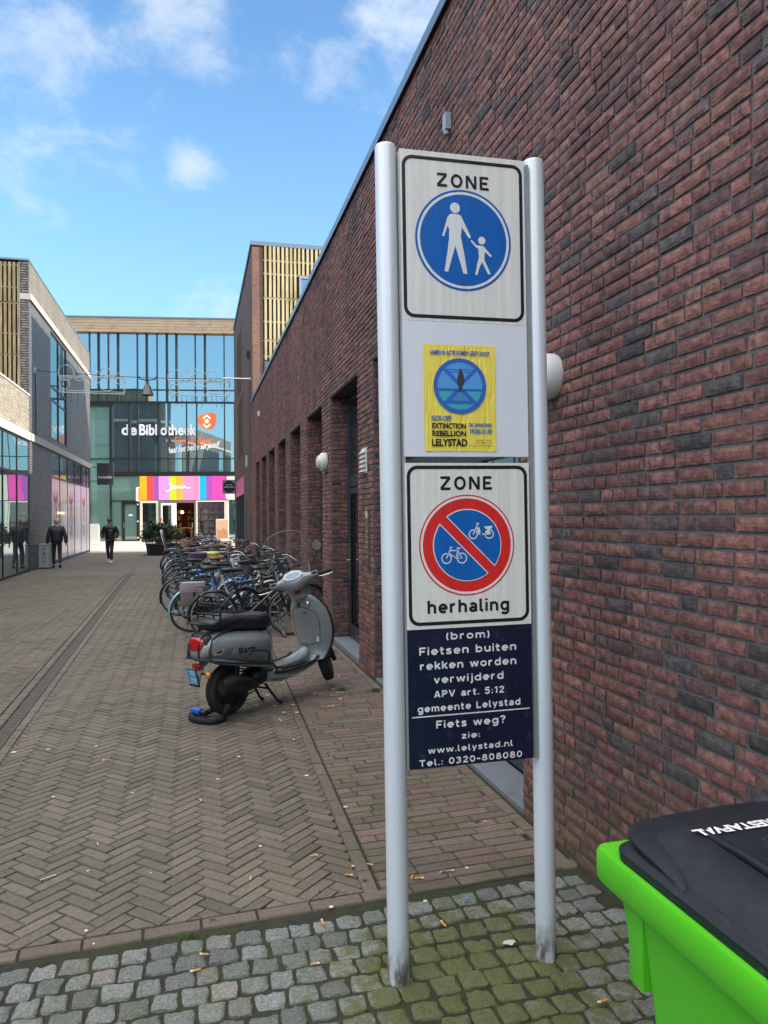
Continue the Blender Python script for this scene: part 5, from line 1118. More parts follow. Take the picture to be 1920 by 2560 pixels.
for pts in ([(505,722), (533,660), (528,652), (545,650)], [(530,672), (582,672)], [(582,662), (565,720), (524,690)], [(565,722), (605,722), (580,672)], [(572,657), (598,657)]): ribbon(mb, [t2(*p) for p in pts], wl, sfr, 4)
for x in (682, 788): pic_ring(x, 570, .0185)
for pts in ([(682,570), (712,505), (703,500), (722,500)], [(724,572), (788,570)], [(740,572), (728,556)]): ribbon(mb, [t2(*p) for p in pts], wl*1.1, sfr, 4)
mb.poly([t2(*p) for p in [(706,530),(722,522),(732,556),(745,566),(736,578),(720,575)]], sfr, 4); mb.poly([t2(*p) for p in [(755,520),(810,517),(808,530),(790,540),(762,535)]], sfr, 4); mb.poly([t2(*p) for p in [(765,555),(790,545),(800,570),(770,574)]], sfr, 4.5)
mb.build('bicycle_symbols', M_SYM, d2, local=True)
b4 = board(.784, 1.299, M_NOT, 'notice')
mb = MB()
def tl(s, xa, xb, zb, zt, *_, **k): sign_text(mb, s, sfr, 1, xa+.0105, xb+.0105, zb, zt-zb, gap=.15, t=.19)
tl('(brom)', .908, 1.083, 1.257, 1.285); tl('Fietsen buiten', .803, 1.190, 1.2035, 1.2325); tl('rekken worden', .805, 1.189, 1.1495, 1.1785); tl('verwijderd', .858, 1.136, 1.097, 1.125, .0075)
tl('APV art. 5:12', .858, 1.138, 1.044, 1.069); tl('gemeente Lelystad', .793, 1.203, .993, 1.0185, .0075, sp=1.06); tl('Fiets weg?', .864, 1.140, .929, .957, .0075); tl('zie:', .964, 1.037, .883, .9055)
tl('www.lelystad.nl', .831, 1.169, .838, .8605, .0065, sp=1.06); tl('Tel.: 0320-808080', .797, 1.207, .793, .8165, sp=1.06)
mb.build('lettering', M_SYM, b4, local=True)
mb = MB(); mb.poly([(.782, .974), (1.252, .974), (1.252, .9785), (.782, .9785)], sfr, 1); mb.build('rule', M_SYM, b4, local=True)
mb = MB(); rr_ = .0376; a0 = R(-128)
A = [(1.3195-SX+rr_*math.cos(a0+.03*k*33*R(1)*2.2), rr_*math.sin(a0+.03*k*33*R(1)*2.2)) for k in range(20)]
for k in range(19):
    mb.add([(A[k][0], A[k][1], 2.445), (A[k+1][0], A[k+1][1], 2.445), (A[k+1][0], A[k+1][1], 2.463), (A[k][0], A[k][1], 2.463)], [(0,1,2,3)], 0 if k < 7 else (1 if k % 4 else 0))
mb.build('sticker', [mat('sticker_red', (.55, .05, .05), .4), mat('sticker_white', (.62, .55, .54), .4)], sign, local=True)

# ---- poster pasted on the blank panel
PX0, PX1, PZ0, PZ1 = .8475, 1.1325, 1.961, 2.361
M_YEL = mat('poster_yellow', (.72, .53, .035), .45, var=.08, vscale=5)
def mat_crumple(name, col):
    m, nt, p = nodes_of(name); pos, xyz = worldpos(nt); p.inputs['Roughness'].default_value = .42
    nt.links.new(mixc(nt, noise_node(nt, 6, 5, .6, pos), tuple(x*.93 for x in col), tuple(min(1, x*1.1) for x in col)), p.inputs['Base Color'])
    w = noise_node(nt, 9, 3, .55, pos, (2.6, 1, .5)); h = mul(nt, mul(nt, mul(nt, w, -.5, 'ADD'), 1., 'MULTIPLY'), 1.); ab = nt.nodes.new('ShaderNodeMath'); ab.operation = 'ABSOLUTE'; nt.links.new(h, ab.inputs[0])
    add_bump(nt, p, ramp(nt, ab.outputs[0], 0., .07), .3, .005); return m
poster = thing('poster', 'crumpled yellow poster with a blue circle emblem pasted on the blank white panel', 'poster', (SX, SY, 0)); poster.rotation_euler = (0, LEAN, 0)
def pfr(x, z, d): return Vector((x-SX, -.0375-.0005*d-.0016*abs(mnoise.noise(Vector((x*26, z*7, 2.2))))-.0012*abs(mnoise.noise(Vector((x*60, z*22, 5.)))), z))
mb = MB(); nx, nz = 30, 40
vs = [pfr(PX0+(PX1-PX0)*i/nx, PZ0+(PZ1-PZ0)*j/nz, 0) for j in range(nz+1) for i in range(nx+1)]
mb.add(vs, [(j*(nx+1)+i, j*(nx+1)+i+1, (j+1)*(nx+1)+i+1, (j+1)*(nx+1)+i) for j in range(nz) for i in range(nx)])
mb.build('paper', mat_crumple('poster_paper', (.95, .74, .11)), poster, smooth=R(60), local=True)
def t3(x, y): return (PX0+(x-362)/(846-362)*(PX1-PX0), PZ1-(y-1438)/(2141-1438)*(PZ1-PZ0))
def pfl(x, z, d): return Vector((x-SX, -.0415-.0005*d, z))
cc = t3(603, 1710); cr = 178/484*(PX1-PX0)
mb = MB(); mb.poly(circ(*cc, cr, 56), pfl, 0, 0); sky_ = [cc[0], cc[1]]
cin = [(cc[0]+cr*.84*math.cos(a), cc[1]+cr*.84*math.sin(a)) for a in (2*math.pi*k/56 for k in range(56))]
zw = t3(0, 1740)[1]
mb.poly([p for p in cin if p[1] >= zw], pfl, .6, 1); mb.poly([p for p in cin if p[1] < zw], pfl, .6, 2)
P_ = lambda *a: [t3(*q) for q in a]
mb.poly(P_((478,1598),(728,1598),(612,1712),(728,1830),(478,1830),(594,1712)), pfl, 1., 0)
mb.poly(P_((540,1622),(668,1622),(603,1690)), pfl, 1.4, 1); mb.poly(P_((603,1745),(668,1806),(540,1806)), pfl, 1.4, 3); mb.poly(P_((520,1606),(690,1606),(680,1614),(530,1614)), pfl, 1.4, 1)
em = mb.build('emblem', [mat('print_blue', (.035, .14, .52), .4), mat('print_sky', (.10, .36, .74), .4), mat('print_teal', (.06, .42, .52), .4), mat('print_water', (.06, .27, .50), .4)], poster, local=True)
mb = MB(); mb.poly(P_((592,1625),(600,1618),(614,1618),(626,1630),(632,1672),(624,1708),(612,1716),(612,1738),(594,1738),(594,1716),(584,1704),(582,1668)), pfl, 2.); mb.poly(circ(*t3(607, 1608), .0065, 14), pfl, 2.); mb.poly(P_((570,1740),(638,1740),(638,1746),(570,1746)), pfl, 2.); mb.build('figure_print', mat('print_brown', (.045, .04, .035), .5), poster, local=True)
mb = MB(); 
def pt(s, x0, y0, x1, y1, bold, sp=1.): a, b = t3(x0, y1), t3(x1, y0); text(mb, s, pfl, 1, a[0], b[0], a[1], b[1], bold=bold, spacing=sp)
pt('SAMEN IN ACTIE KOMEN GEEFT HOOP', 405, 1476, 804, 1506, .035); pt('KICK-OFF', 410, 1906, 540, 1939, .035); pt('26 JANUARI', 655, 1952, 815, 1983, .04); pt('19:30-21:30', 665, 1992, 815, 2023, .04); mb.build('lettering', MATS['print_blue'], poster, local=True)
mb = MB(); pt('EXTINCTION', 412, 1955, 638, 1992, .035); pt('REBELLION', 412, 2004, 638, 2042, .035); pt('LELYSTAD', 408, 2058, 645, 2108, .035); pt('Aanmelden via mail:', 705, 2060, 812, 2070, .0); pt('xrlelystad@proton.me', 698, 2078, 812, 2089, .0); pt('extinctionrebellion.nl/lelystad', 655, 2097, 815, 2108, .0); mb.build('lettering', M_INK, poster, local=True)

# ================================================================== GREEN WHEELIE BIN
bin_ = thing('wheelie_bin', 'bright green wheelie bin with a black lid lettered RESTAFVAL beside the brick wall', 'bin', (1.13, 1.1, 0))
M_GRN = mat('bin_green', (.085, .50, .012), .42, var=.04, vscale=4, bump=.05, bscale=260, coat=.1, dirt=(30, (.06, .33, .02), .25)); M_LID = mat('lid_black', (.012, .015, .023), .55, var=.25, vscale=6, bump=.12, bscale=300, spec=.28, dirt=(14, (.040, .043, .050), .3))
def scuff(m, pale, lo=.70):
    nt = m.node_tree; p = nt.nodes['Principled BSDF']; src = p.inputs['Base Color'].links[0].from_socket; pos, xyz = worldpos(nt)
    s1 = ramp(nt, noise_node(nt, 30, 5, .7, pos, (.25, .25, 2.2)), lo, lo+.03, 0, .55); s2 = ramp(nt, noise_node(nt, 70, 4, .7, pos, (1.6, .3, 1.2)), lo-.02, lo+.02, 0, .5)
    c = mixc(nt, mul(nt, s1, s2, 'MAXIMUM'), src, pale); d = mul(nt, ramp(nt, noise_node(nt, 7, 8, .75, pos, (1, 1, .4)), .48, .74), .30); c = mixc(nt, d, c, tuple(x*.55+.012 for x in pale)); nt.links.new(c, p.inputs['Base Color'])
scuff(M_GRN, (.16, .52, .07)); scuff(M_LID, (.060, .064, .074), .66)
bx0, bx1, by0, by1 = .838, 1.43, .74, 1.512
mb = MB(); rings = []
for z, ix, iyf, iyb in ((.03, .11, .19, .12), (.06, .10, .18, .11), (.50, .072, .140, .07), (.86, .046, .108, .05), (.945, .040, .100, .045)):
    rings.append([(x, y, z) for x, y in rrect(bx0+ix, bx1-ix, by0+iyb, by1-iyf, .035, 4)])
mb.loft(rings); mb.build('body', M_GRN, bin_, smooth=R(40))
mb = MB(); rr = lambda z, i, f=0: [(x, y, z) for x, y in rrect(bx0+i, bx1-i, by0+i, by1-i-f, .030, 5)]
mb.loft([rr(.935, .034, .05), rr(.928, .006), rr(.940, .0), rr(.990, .0), rr(.999, .004), rr(1.0, .012), rr(.998, .06)], caps=False); mb.build('rim', M_GRN, bin_, smooth=R(35))
mb = MB(); prof = [(by1-.125, .74), (by1-.075, .74), (by1-.072, .82), (by1-.055, .88), (by1-.02, .934), (by1-.125, .934)]
mb.prism(prof, lambda u, w, d: Vector((d, u, w)), bx0+.045, bx1-.045); mb.build('lifting_comb', M_GRN, bin_, smooth=R(30), bevel=.004)
mb = MB(); lr_ = lambda z, ix, iy, iyb, r: [(x, y, z) for x, y in rrect(bx0+ix, bx1-ix, by0-.03+iyb, by1-iy, r, 6)]
mb.loft([lr_(.997, .016, .055, .0, .05), lr_(1.020, .014, .053, .0, .05), lr_(1.025, .020, .058, .0, .05), lr_(1.030, .045, .072, .02, .05), lr_(1.052, .070, .088, .05, .05), lr_(1.070, .105, .102, .10, .05), lr_(1.077, .15, .118, .14, .05), lr_(1.080, .22, .17, .2, .05)]); lid = mb.build('lid', M_LID, bin_, smooth=R(28))
mb = MB()                                                         # lifting lip over the front corner, open underneath
o_ = smooth_pts([(.858, 1.225, 1.022), (.868, 1.29, 1.036), (.868, 1.36, 1.045), (.876, 1.42, 1.050), (.900, 1.458, 1.053), (.95, 1.474, 1.057), (1.08, 1.480, 1.063), (1.24, 1.480, 1.066), (1.39, 1.462, 1.060)], 4)
i_ = smooth_pts([(.874, 1.215, 1.026), (.899, 1.27, 1.040), (.925, 1.32, 1.050), (.945, 1.36, 1.055), (.965, 1.385, 1.058), (1.0, 1.400, 1.062), (1.10, 1.402, 1.066), (1.24, 1.402, 1.067), (1.36, 1.39, 1.060)], 4)
n = len(o_); D_ = Vector((0, 0, -.009)); m_ = [a.lerp(b, .35)+Vector((0, 0, .004)) for a, b in zip(o_, i_)]
rows = [[p+D_ for p in i_], [p+D_ for p in o_], [p+Vector((0, 0, -.002)) for p in o_], m_, i_]
vs = [p for r_ in rows for p in r_]; mb.add(vs, [(q*n+k, q*n+k+1, (q+1)*n+k+1, (q+1)*n+k) for q in range(4) for k in range(n-1)]+[(0, n, 2*n, 3*n, 4*n), (n-1, 5*n-1, 4*n-1, 3*n-1, 2*n-1)]); mb.build('lip', M_LID, lid, smooth=R(50))
mb = MB()
mb.tube([(bx0+.155, by1-.17, 1.074), (bx0+.150, by1-.30, 1.083), (bx0+.140, by1-.55, 1.083), (bx0+.135, by1-.74, 1.07)], .009, 8); mb.build('rib', M_LID, lid, smooth=R(60))
fr = lambda u, w, d: Vector((bx0+.29+u, by1-.235+w, 1.0805+.001*d))
mb = MB(); mb.ring2d(rrect(-.06, .26, -.335, -.09, .012), rrect(-.057, .257, -.332, -.093, .010), fr, 1); mb.ring2d(rrect(-.055, .26, -.07, .0, .012), rrect(-.052, .257, -.067, -.003, .010), fr, 1); mb.build('embossed_panel', mat('lid_line', (.045, .047, .055), .6), lid)
LT0, LT1 = ground_at(1726, 2076, 1.082), ground_at(1920, 2047, 1.082)
lv = (LT0-LT1); ll = lv.length; lv.normalize(); lw = Vector((lv.y, -lv.x, 0)); lw = lw if lw.y < 0 else -lw
fr = lambda u, w, d: LT1+lv*u+lw*w+Vector((0, 0, .0005))
mb = MB(); text(mb, 'RESTAFVAL', fr, 0, 0, ll, 0, .030, bold=.045); mb.build('lettering', M_WHT, lid)
for sx in (bx0+.07, bx1-.10):
    mb = MB(); prof = [(.06, -.022), (.095, -.022), (.10, 0), (.095, .022), (.06, .022), (.05, .015), (.001, .012)]; mb.lathe(prof, (sx, by0+.07, .10), (1, 0, 0), 24); mb.build('wheel', mat('rubber', (.018, .018, .019), .8), bin_, smooth=R(40))

# ================================================================== SCOOTER
SCO = ground_at(556, 1790); SCA = R(40)
sco = thing('scooter', 'grey retro moped scooter parked on its centre stand in front of the bicycles', 'scooter', SCO, None, SCA)
M_GRY = mat('scooter_grey', (.195, .222, .228), .14, var=.03, vscale=3, coat=1., spec=.6); M_BKP = mat('scooter_black', (.012, .012, .014), .45); M_SEAT = mat('seat_vinyl', (.013, .014, .018), .42, bump=.3, bscale=160)
M_RUB = mat('tyre_rubber', (.016, .016, .017), .75, bump=.5, bscale=50); M_CHR = mat('chrome', (.70, .72, .74), .08, 1.); M_ENG = mat('engine_dark', (.020, .020, .021), .5, .3, .4)
def ring_se(s, zb, zt, hw, n=24, p=2.6, yc=0.):
    zc, hz = (zb+zt)/2, (zt-zb)/2; P = []
    for k in range(n):
        a = 2*math.pi*k/n; c, s_ = math.cos(a), math.sin(a)
        P.append(Vector((s, yc+hw*math.copysign(abs(c)**(2/p), c), zc+hz*math.copysign(abs(s_)**(2/p), s_))))
    return P
def interp(st, k=4):
    return [tuple(v) for v in smooth_pts([Vector(q[:4]) for q in st], k)] if len(st[0]) == 4 else None
def cowl(name, st, m, par=sco, p=2.6, k=4, **kw):
    mb = MB(); mb.loft([ring_se(*q, p=p) for q in interp(st, k)]); return mb.build(name, m, par, smooth=R(45), local=True, **kw)
body_ = cowl('rear_cowl', [(-.305,.545,.60,.05), (-.285,.530,.655,.095), (-.22,.515,.725,.14), (-.12,.495,.752,.178), (.03,.462,.748,.205), (.20,.425,.735,.210), (.35,.392,.718,.192), (.44,.375,.702,.165), (.495,.368,.69,.125)], M_GRY, p=2.5)
cowl('lower_cowl', [(-.22,.50,.56,.12), (-.05,.45,.52,.165), (.2,.40,.46,.18), (.44,.35,.42,.155)], M_GRY, p=3.)
cowl('seat', [(-.215,.775,.80,.05), (-.19,.765,.845,.095), (-.10,.755,.882,.128), (.05,.742,.884,.140), (.17,.728,.862,.142), (.30,.712,.856,.140), (.42,.700,.862,.128), (.50,.703,.838,.100), (.535,.72,.79,.05)], M_SEAT, p=2.9)
mb = MB(); mb.tube([(x, -.139*(1 if x < .42 else .9), .835 + .02*math.sin(x*9)) for x in (-.12, -.02, .08, .18, .28, .36, .44)], .004, 6); mb.build('seat_piping', M_BKP, sco, local=True)
# column under the seat, floor, tunnel, leg shield
mb = MB(); mb.loft([[Vector((x, y, z)) for x, y in ((.40, -.13), (.485+.02*q, -.12+.0*q), (.50+.02*q, 0), (.485+.02*q, .12), (.40, .13))] for z, q in ((.34, 3.), (.40, 1.2), (.50, .3), (.60, .0), (.70, 0.))]); mb.build('seat_column', M_GRY, sco, smooth=R(50), local=True)
mb = MB(); mb.loft([[Vector((x, y, z)) for x, z in ((.42, zb), (.60, zb-.025), (.85, zb-.005), (1.03, zb+.05), (1.06, .345), (.9, .325), (.70, .318), (.44, .325))] for y, zb in ((-.185, .275), (-.13, .235), (0, .225), (.13, .235), (.185, .275))]); mb.build('floorboard', M_GRY, sco, smooth=R(35), local=True)
mb = MB(); mb.loft([ring_se(s, .30, zt, hw, 20) for s, zt, hw in ((.50,.36,.05), (.60,.352,.07), (.75,.362,.08), (.90,.385,.082), (1.0,.415,.080), (1.06,.45,.06))]); mb.build('tunnel', M_GRY, sco, smooth=R(45), local=True)
mb = MB()
for sy in (-1, 1):
    for k in range(9): mb.box((.60+k*.045, sy*.135, .335), (.022, .085, .014))
    mb.tube([(.46, sy*.188, .318), (.62, sy*.192, .312), (.85, sy*.192, .322), (1.0, sy*.185, .345), (1.06, sy*.18, .38)], .014, 8)
mb.build('foot_rubber', M_BKP, sco, smooth=R(50), local=True)
SH = [(.335,1.045,.175), (.39,1.070,.192), (.47,1.080,.222), (.56,1.072,.248), (.65,1.055,.260), (.74,1.030,.256), (.83,1.003,.232), (.90,.982,.190), (.95,.968,.140), (.978,.962,.085)]
SHs = [tuple(v) for v in smooth_pts([Vector(q) for q in SH], 3)]; NY = 22
def shx(z, x, hw, u): return Vector((x+.105*u*u*min(1., hw/.22)+(-.018*max(0, 1-abs(u)*1.6)*(1 if .45 < z < .85 else 0)), -u*hw, z))
mb = MB(); A = [[shx(z, x, hw, -1+2*i/NY) for i in range(NY+1)] for z, x, hw in SHs]; B = [[p+Vector((.035, 0, .004)) for p in r] for r in A]
mb.loft([a+list(reversed(b)) for a, b in zip(A, B)]); shield = mb.build('leg_shield', M_GRY, sco, smooth=R(50), local=True)
edge = [r[0] for r in A]+[A[-1][i] for i in range(1, NY)]+[r[-1] for r in reversed(A)]
mb = MB(); mb.tube([p+Vector((.02, 0, 0)) for p in edge], .013, 8); mb.build('shield_trim', M_BKP, shield, smooth=R(60), local=True)
mb = MB(); gl = smooth_pts([(-.72, .80), (-.0, .845), (.72, .80), (.80, .65), (.66, .50), (0, .475), (-.66, .50), (-.80, .65), (-.72, .80)], 5)
def onsh(u, z, o=-.004):
    for a, b in zip(SHs, SHs[1:]):
        if a[0] <= z <= b[0]:
            t_ = (z-a[0])/(b[0]-a[0]); x = a[1]+(b[1]-a[1])*t_; hw = a[2]+(b[2]-a[2])*t_; return shx(z, x, hw, u)+Vector((o, 0, 0))
mb.tube([onsh(p.x*.8, p.y, -.001) for p in gl[:-1]], .0028, 5, closed=True); mb.build('glovebox_seam', M_BKP, shield, local=True)
mb = MB(); mb.ell(onsh(-.05, .865), (.012, .018, .026), 14, 8); mb.ell(onsh(.2, .79), (.008, .009, .009), 10, 6); mb.build('lock', M_BKP, shield, smooth=R(60), local=True)
mb = MB(); mb.ell(onsh(.42, .875), (.016, .026, .032), 16, 8); mb.build('ignition', M_CHR, shield, smooth=R(60), local=True)
mb = MB(); mb.box(onsh(.55, .53, -.006), (.006, .06, .055), M=Matrix.Rotation(R(-12), 3, 'Z')); mb.build('shield_notice', mat('sticker_clear', (.42, .46, .48), .3), shield, local=True)
# tail
mb = MB(); mb.loft([ring_se(-.306, .605, .70, .055, 20, 3.), ring_se(-.292, .592, .718, .080, 20, 3.), ring_se(-.22, .585, .725, .098, 20, 3.)]); mb.build('tail_light', mat('tail_red', (.50, .008, .008), .12, coat=1., var=.4, vscale=60), sco, smooth=R(50), local=True)
mb = MB(); mb.loft([ring_se(-.286, .59, .725, .064, 20, 3.), ring_se(-.258, .575, .74, .104, 20, 3.), ring_se(-.20, .57, .748, .116, 20, 3.)]); mb.build('tail_surround', M_BKP, sco, smooth=R(50), local=True)
mb = MB(); mb.box((-.275, -.0, .475), (.03, .10, .035)); mb.build('reflector', mat('reflector_red', (.45, .01, .01), .2, coat=1.), sco, bevel=.004, local=True)
mb = MB(); mb.loft([[Vector((x, y, z)) for y in (-.05, .05)]+[Vector((x+.02, y, z)) for y in (.05, -.05)] for x, z in ((-.20, .50), (-.25, .47), (-.29, .40), (-.305, .34))]); mb.build('plate_bracket', M_GRY, sco, local=True, bevel=.004)
pn = Matrix.Rotation(R(-17), 3, 'Y'); pc0 = Vector((-.322, .0, .395))
def plf(u, w, d): return pc0+pn @ Vector((-.006-.001*d, -u, w))
mb = MB(); mb.prism(rrect(-.061, .061, -.088, .070, .008), lambda u, w, d: plf(u, w, 0)+pn @ Vector((d, 0, 0)), .002, .012); mb.build('plate_holder', M_BKP, sco, local=True)
mb = MB(); mb.poly(rrect(-.056, .056, -.066, .066, .008), plf, 0); pl = mb.build('licence_plate', mat('plate_blue', (.012, .40, .74), .3, var=.05, coat=.4), sco, local=True)
mb = MB(); sign_text(mb, 'FFF', plf, 1, -.016, .047, .009, .046, gap=.2, t=.17); sign_text(mb, '21P', plf, 1, -.024, .044, -.052, .046, gap=.2, t=.17); mb.ring2d(rrect(-.053, .053, -.063, .063, .007), rrect(-.0505, .0505, -.0605, .0605, .006), plf, 1); mb.build('lettering', M_WHT, pl, local=True)
for sy in (-1, 1):
    mb = MB(); mb.cyl((-.27, sy*.045, .42), (-.265, sy*.11, .412), .010, n=8); mb.build('indicator_arm', M_BKP, sco, local=True)
    mb = MB(); mb.ell((-.262, sy*.118, .411), (.020, .030, .030), 16, 10); mb.build('indicator', mat('amber', (.78, .20, .015), .2, coat=1.), sco, smooth=R(60), local=True)
# side badge, signal, slits
def side(u, z, d=0):                                              # point on the right flank of the cowl
    st = [(-.305,.545,.60,.05), (-.285,.530,.655,.095), (-.22,.515,.725,.14), (-.12,.495,.752,.178), (.03,.462,.748,.205), (.20,.425,.735,.210), (.35,.392,.718,.192), (.44,.375,.702,.165), (.495,.368,.69,.125)]
    for a, b in zip(st, st[1:]):
        if a[0] <= u <= b[0]:
            t_ = (u-a[0])/(b[0]-a[0]); zb, zt, hw = (a[i]+(b[i]-a[i])*t_ for i in (1, 2, 3)); break
    q = min(.98, abs((z-(zb+zt)/2)/((zt-zb)/2))); return Vector((u, -hw*(1-q**2.5)**(1/2.5)-.003-.001*d, z))
mb = MB(); mb.prism([(-.245, .560), (-.21, .605), (-.145, .628), (-.135, .60), (-.15, .566)], lambda u, w, d: side(u, w)+Vector((0, -.004*d, 0)), 0, 1); mb.build('side_signal', M_CHR, sco, local=True)
mb = MB(); mb.prism([(-.20, .580), (-.17, .604), (-.150, .608), (-.158, .585)], lambda u, w, d: side(u, w)+Vector((0, -.0052-.001*d, 0)), 0, 1); mb.build('signal_lens', M_BKP, sco, local=True); mb = MB()
for k in range(3): mb.prism([(-.110+k*.021, .565), (-.104+k*.021, .565), (-.094+k*.021, .615), (-.100+k*.021, .615)], lambda u, w, d: side(u, w, d), 0, 1)
mb.build('side_slits', M_BKP, sco, local=True)
mb = MB(); sign_text(mb, 'agm', lambda u, w, d: side(u, w, 2+d), 0, .066, .185, .552, .062, gap=.2, t=.2); text(mb, 'VX50', lambda u, w, d: side(u, w, 2), 0, .125, .165, .528, .540, bold=.01)
mb.ring2d([(c[0], c[1]) for c in circ(.028, .578, .024, 24)], [(c[0], c[1]) for c in circ(.028, .578, .014, 24)], lambda u, w, d: side(u, w, 2), 0); mb.poly(circ(.028, .576, .007, 12), lambda u, w, d: side(u, w, 2), 0)
for q in ((.010, .602), (.046, .602)): mb.poly(circ(*q, .009, 12), lambda u, w, d: side(u, w, 2), 0)
mb.build('badge', M_BKP, sco, local=True)
# crash bars and rack
mb = MB()
for sy in (-1, 1):
    mb.tube([(-.32, 0, .545), (-.30, sy*.10, .540), (-.22, sy*.17, .522), (-.05, sy*.222, .488), (.2, sy*.236, .445), (.40, sy*.215, .412), (.47, sy*.19, .37), (.48, sy*.185, .33)], .0095, 8)
    mb.tube([(.06, sy*.232, .47), (.07, sy*.240, .54), (.10, sy*.240, .575), (.30, sy*.232, .545), (.335, sy*.232, .52), (.345, sy*.226, .425)], .0085, 8)
    mb.tube([(-.25, sy*.15, .525), (-.255, sy*.135, .60), (-.22, sy*.125, .70), (-.10, sy*.13, .757), (.03, sy*.12, .765)], .0075, 8)
    mb.tube([(-.305, sy*.06, .54), (-.315, sy*.06, .64), (-.27, sy*.065, .735), (-.18, sy*.07, .765)], .0075, 8)
mb.build('crash_bar', M_BKP, sco, smooth=R(60), local=True)
mb = MB()
mb.tube([(-.10, -.11, .80), (-.24, -.105, .822), (-.31, -.075, .832), (-.325, 0, .835), (-.31, .075, .832), (-.24, .105, .822), (-.10, .11, .80)], .0095, 8)
for y in (-.06, 0, .06): mb.tube([(-.10, y, .808), (-.315, y, .834)], .008, 8)
for sy in (-1, 1): mb.tube([(-.10, sy*.11, .80), (.05, sy*.12, .775), (.10, sy*.12, .765)], .0085, 8); mb.tube([(-.20, sy*.07, .82), (-.17, sy*.07, .775), (-.10, sy*.07, .765)], .008, 8)
bx = -.145
mb.tube([(bx, -.14, .835), (bx, -.145, .90), (bx-.005, -.145, 1.02), (bx-.007, -.12, 1.045), (bx-.007, .12, 1.045), (bx-.005, .145, 1.02), (bx, .145, .90), (bx, .14, .835)], .0095, 8)
for z in (.985, .895): mb.tube([(bx-.004, -.145, z), (bx-.004, .145, z)], .0085, 8)
mb.tube([(bx, -.14, .840), (bx, .14, .840)], .009, 8); mb.tube([(bx, -.06, .84), (bx, -.06, .90)], .008, 8); mb.tube([(bx, .06, .84), (bx, .06, .90)], .008, 8)
mb.build('luggage_rack', M_BKP, sco, smooth=R(60), local=True)
# wheels, engine, exhaust, stand
def tyre_prof(Rr, w): return [(Rr-.075, -w*.78), (Rr-.045, -w*1.0), (Rr-.018, -w*.92), (Rr-.004, -w*.55), (Rr, 0), (Rr-.004, w*.55), (Rr-.018, w*.92), (Rr-.045, w), (Rr-.075, w*.78)]
def wheel_(c, Rr, w, par, M=None, axis=(0,1,0)):
    mb = MB(); mb.lathe([(.02, -w*.5), (.05, -w*.55), (.07, -w*.3), (Rr-.085, -w*.35), (Rr-.072, -w*.82), (Rr-.066, -w*.82), (Rr-.066, w*.82), (Rr-.072, w*.82), (Rr-.085, w*.35), (.07, w*.3), (.05, w*.55), (.02, w*.5)], c, axis, 32)
    if M: mb.v = [tuple(M @ Vector(v)) for v in mb.v]
    wh = mb.build('wheel', M_ENG, par, smooth=R(35), local=True)
    mb = MB(); mb.lathe(tyre_prof(Rr, w), c, axis, 40)
    if M: mb.v = [tuple(M @ Vector(v)) for v in mb.v]
    mb.build('tyre', M_RUB, wh, smooth=R(40), local=True)
wheel_((.065, 0, .225), .225, .056, sco)
mb = MB(); mb.loft([ring_se(s, zb, zt, hw, 18, 2.6, yc) for s, zb, zt, hw, yc in ((-.06,.19,.27,.03,.10), (.05,.16,.31,.05,.11), (.25,.18,.34,.07,.06), (.42,.20,.36,.11,.0), (.50,.24,.34,.09,.0))]); mb.cyl((.12, -.03, .36), (.22, -.03, .50), .032, n=14); mb.tube([(.06, -.075, .24), (.10, -.08, .44)], .018, 10); mb.ell((.36, -.07, .29), (.08, .06, .07)); mb.build('engine', M_ENG, sco, smooth=R(45), local=True)
mb = MB(); mb.loft([ring_se(s, zc-h, zc+h, w, 20, 2.2, -.165) for s, zc, h, w in ((-.160,.292,.03,.02), (-.148,.292,.066,.050), (-.06,.297,.088,.068), (.06,.290,.084,.066), (.16,.270,.060,.050), (.24,.250,.030,.028), (.27,.246,.016,.016))]); mb.tube([(.25, -.165, .246), (.33, -.15, .255), (.40, -.12, .275), (.46, -.08, .295)], .016, 10)
for k in range(3): mb.box((.03, -.233, .325-k*.020), (.16, .006, .007))
mb.build('exhaust', mat('exhaust_black', (.022, .022, .024), .35, .4), sco, smooth=R(45), local=True)
mb = MB(); mb.tube([(.10+.03*t_/48+.024*math.cos(t_*.9), -.115+.024*math.sin(t_*.9), .33+.17*t_/48) for t_ in range(49)], .0045, 6); mb.build('shock_spring', MATS['chrome'], sco, smooth=R(60), local=True)
mb = MB(); mb.lathe([(.001, -.062), (.022, -.062), (.026, -.056), (.03, -.04)], (.065, 0, .225), (0, 1, 0), 16); mb.build('hub_nut', MATS['chrome'], sco, smooth=R(40), local=True)
mb = MB()
for sy in (-1, 1):
    mb.tube(smooth_pts([(.95, sy*.16, 1.06), (1.03, sy*.15, 1.0), (1.06, sy*.10, .90), (1.04, sy*.06, .84)], 5), .005, 6)
mb.build('control_cable', M_BKP, sco, smooth=R(60), local=True)
mb = MB()
for sy in (-1, 1): mb.tube([(.44, sy*.08, .21), (.50, sy*.10, .12), (.565, sy*.115, .035), (.60, sy*.12, .018)], [.013, .012, .011, .014], 8); mb.ell((.60, sy*.12, .014), (.02, .014, .014), 10, 6)
mb.tube([(.47, -.09, .16), (.47, .09, .16)], .010, 8); mb.tube([(.50, .10, .12), (.40, .15, .07)], .008, 8); mb.build('centre_stand', M_BKP, sco, smooth=R(50), local=True)
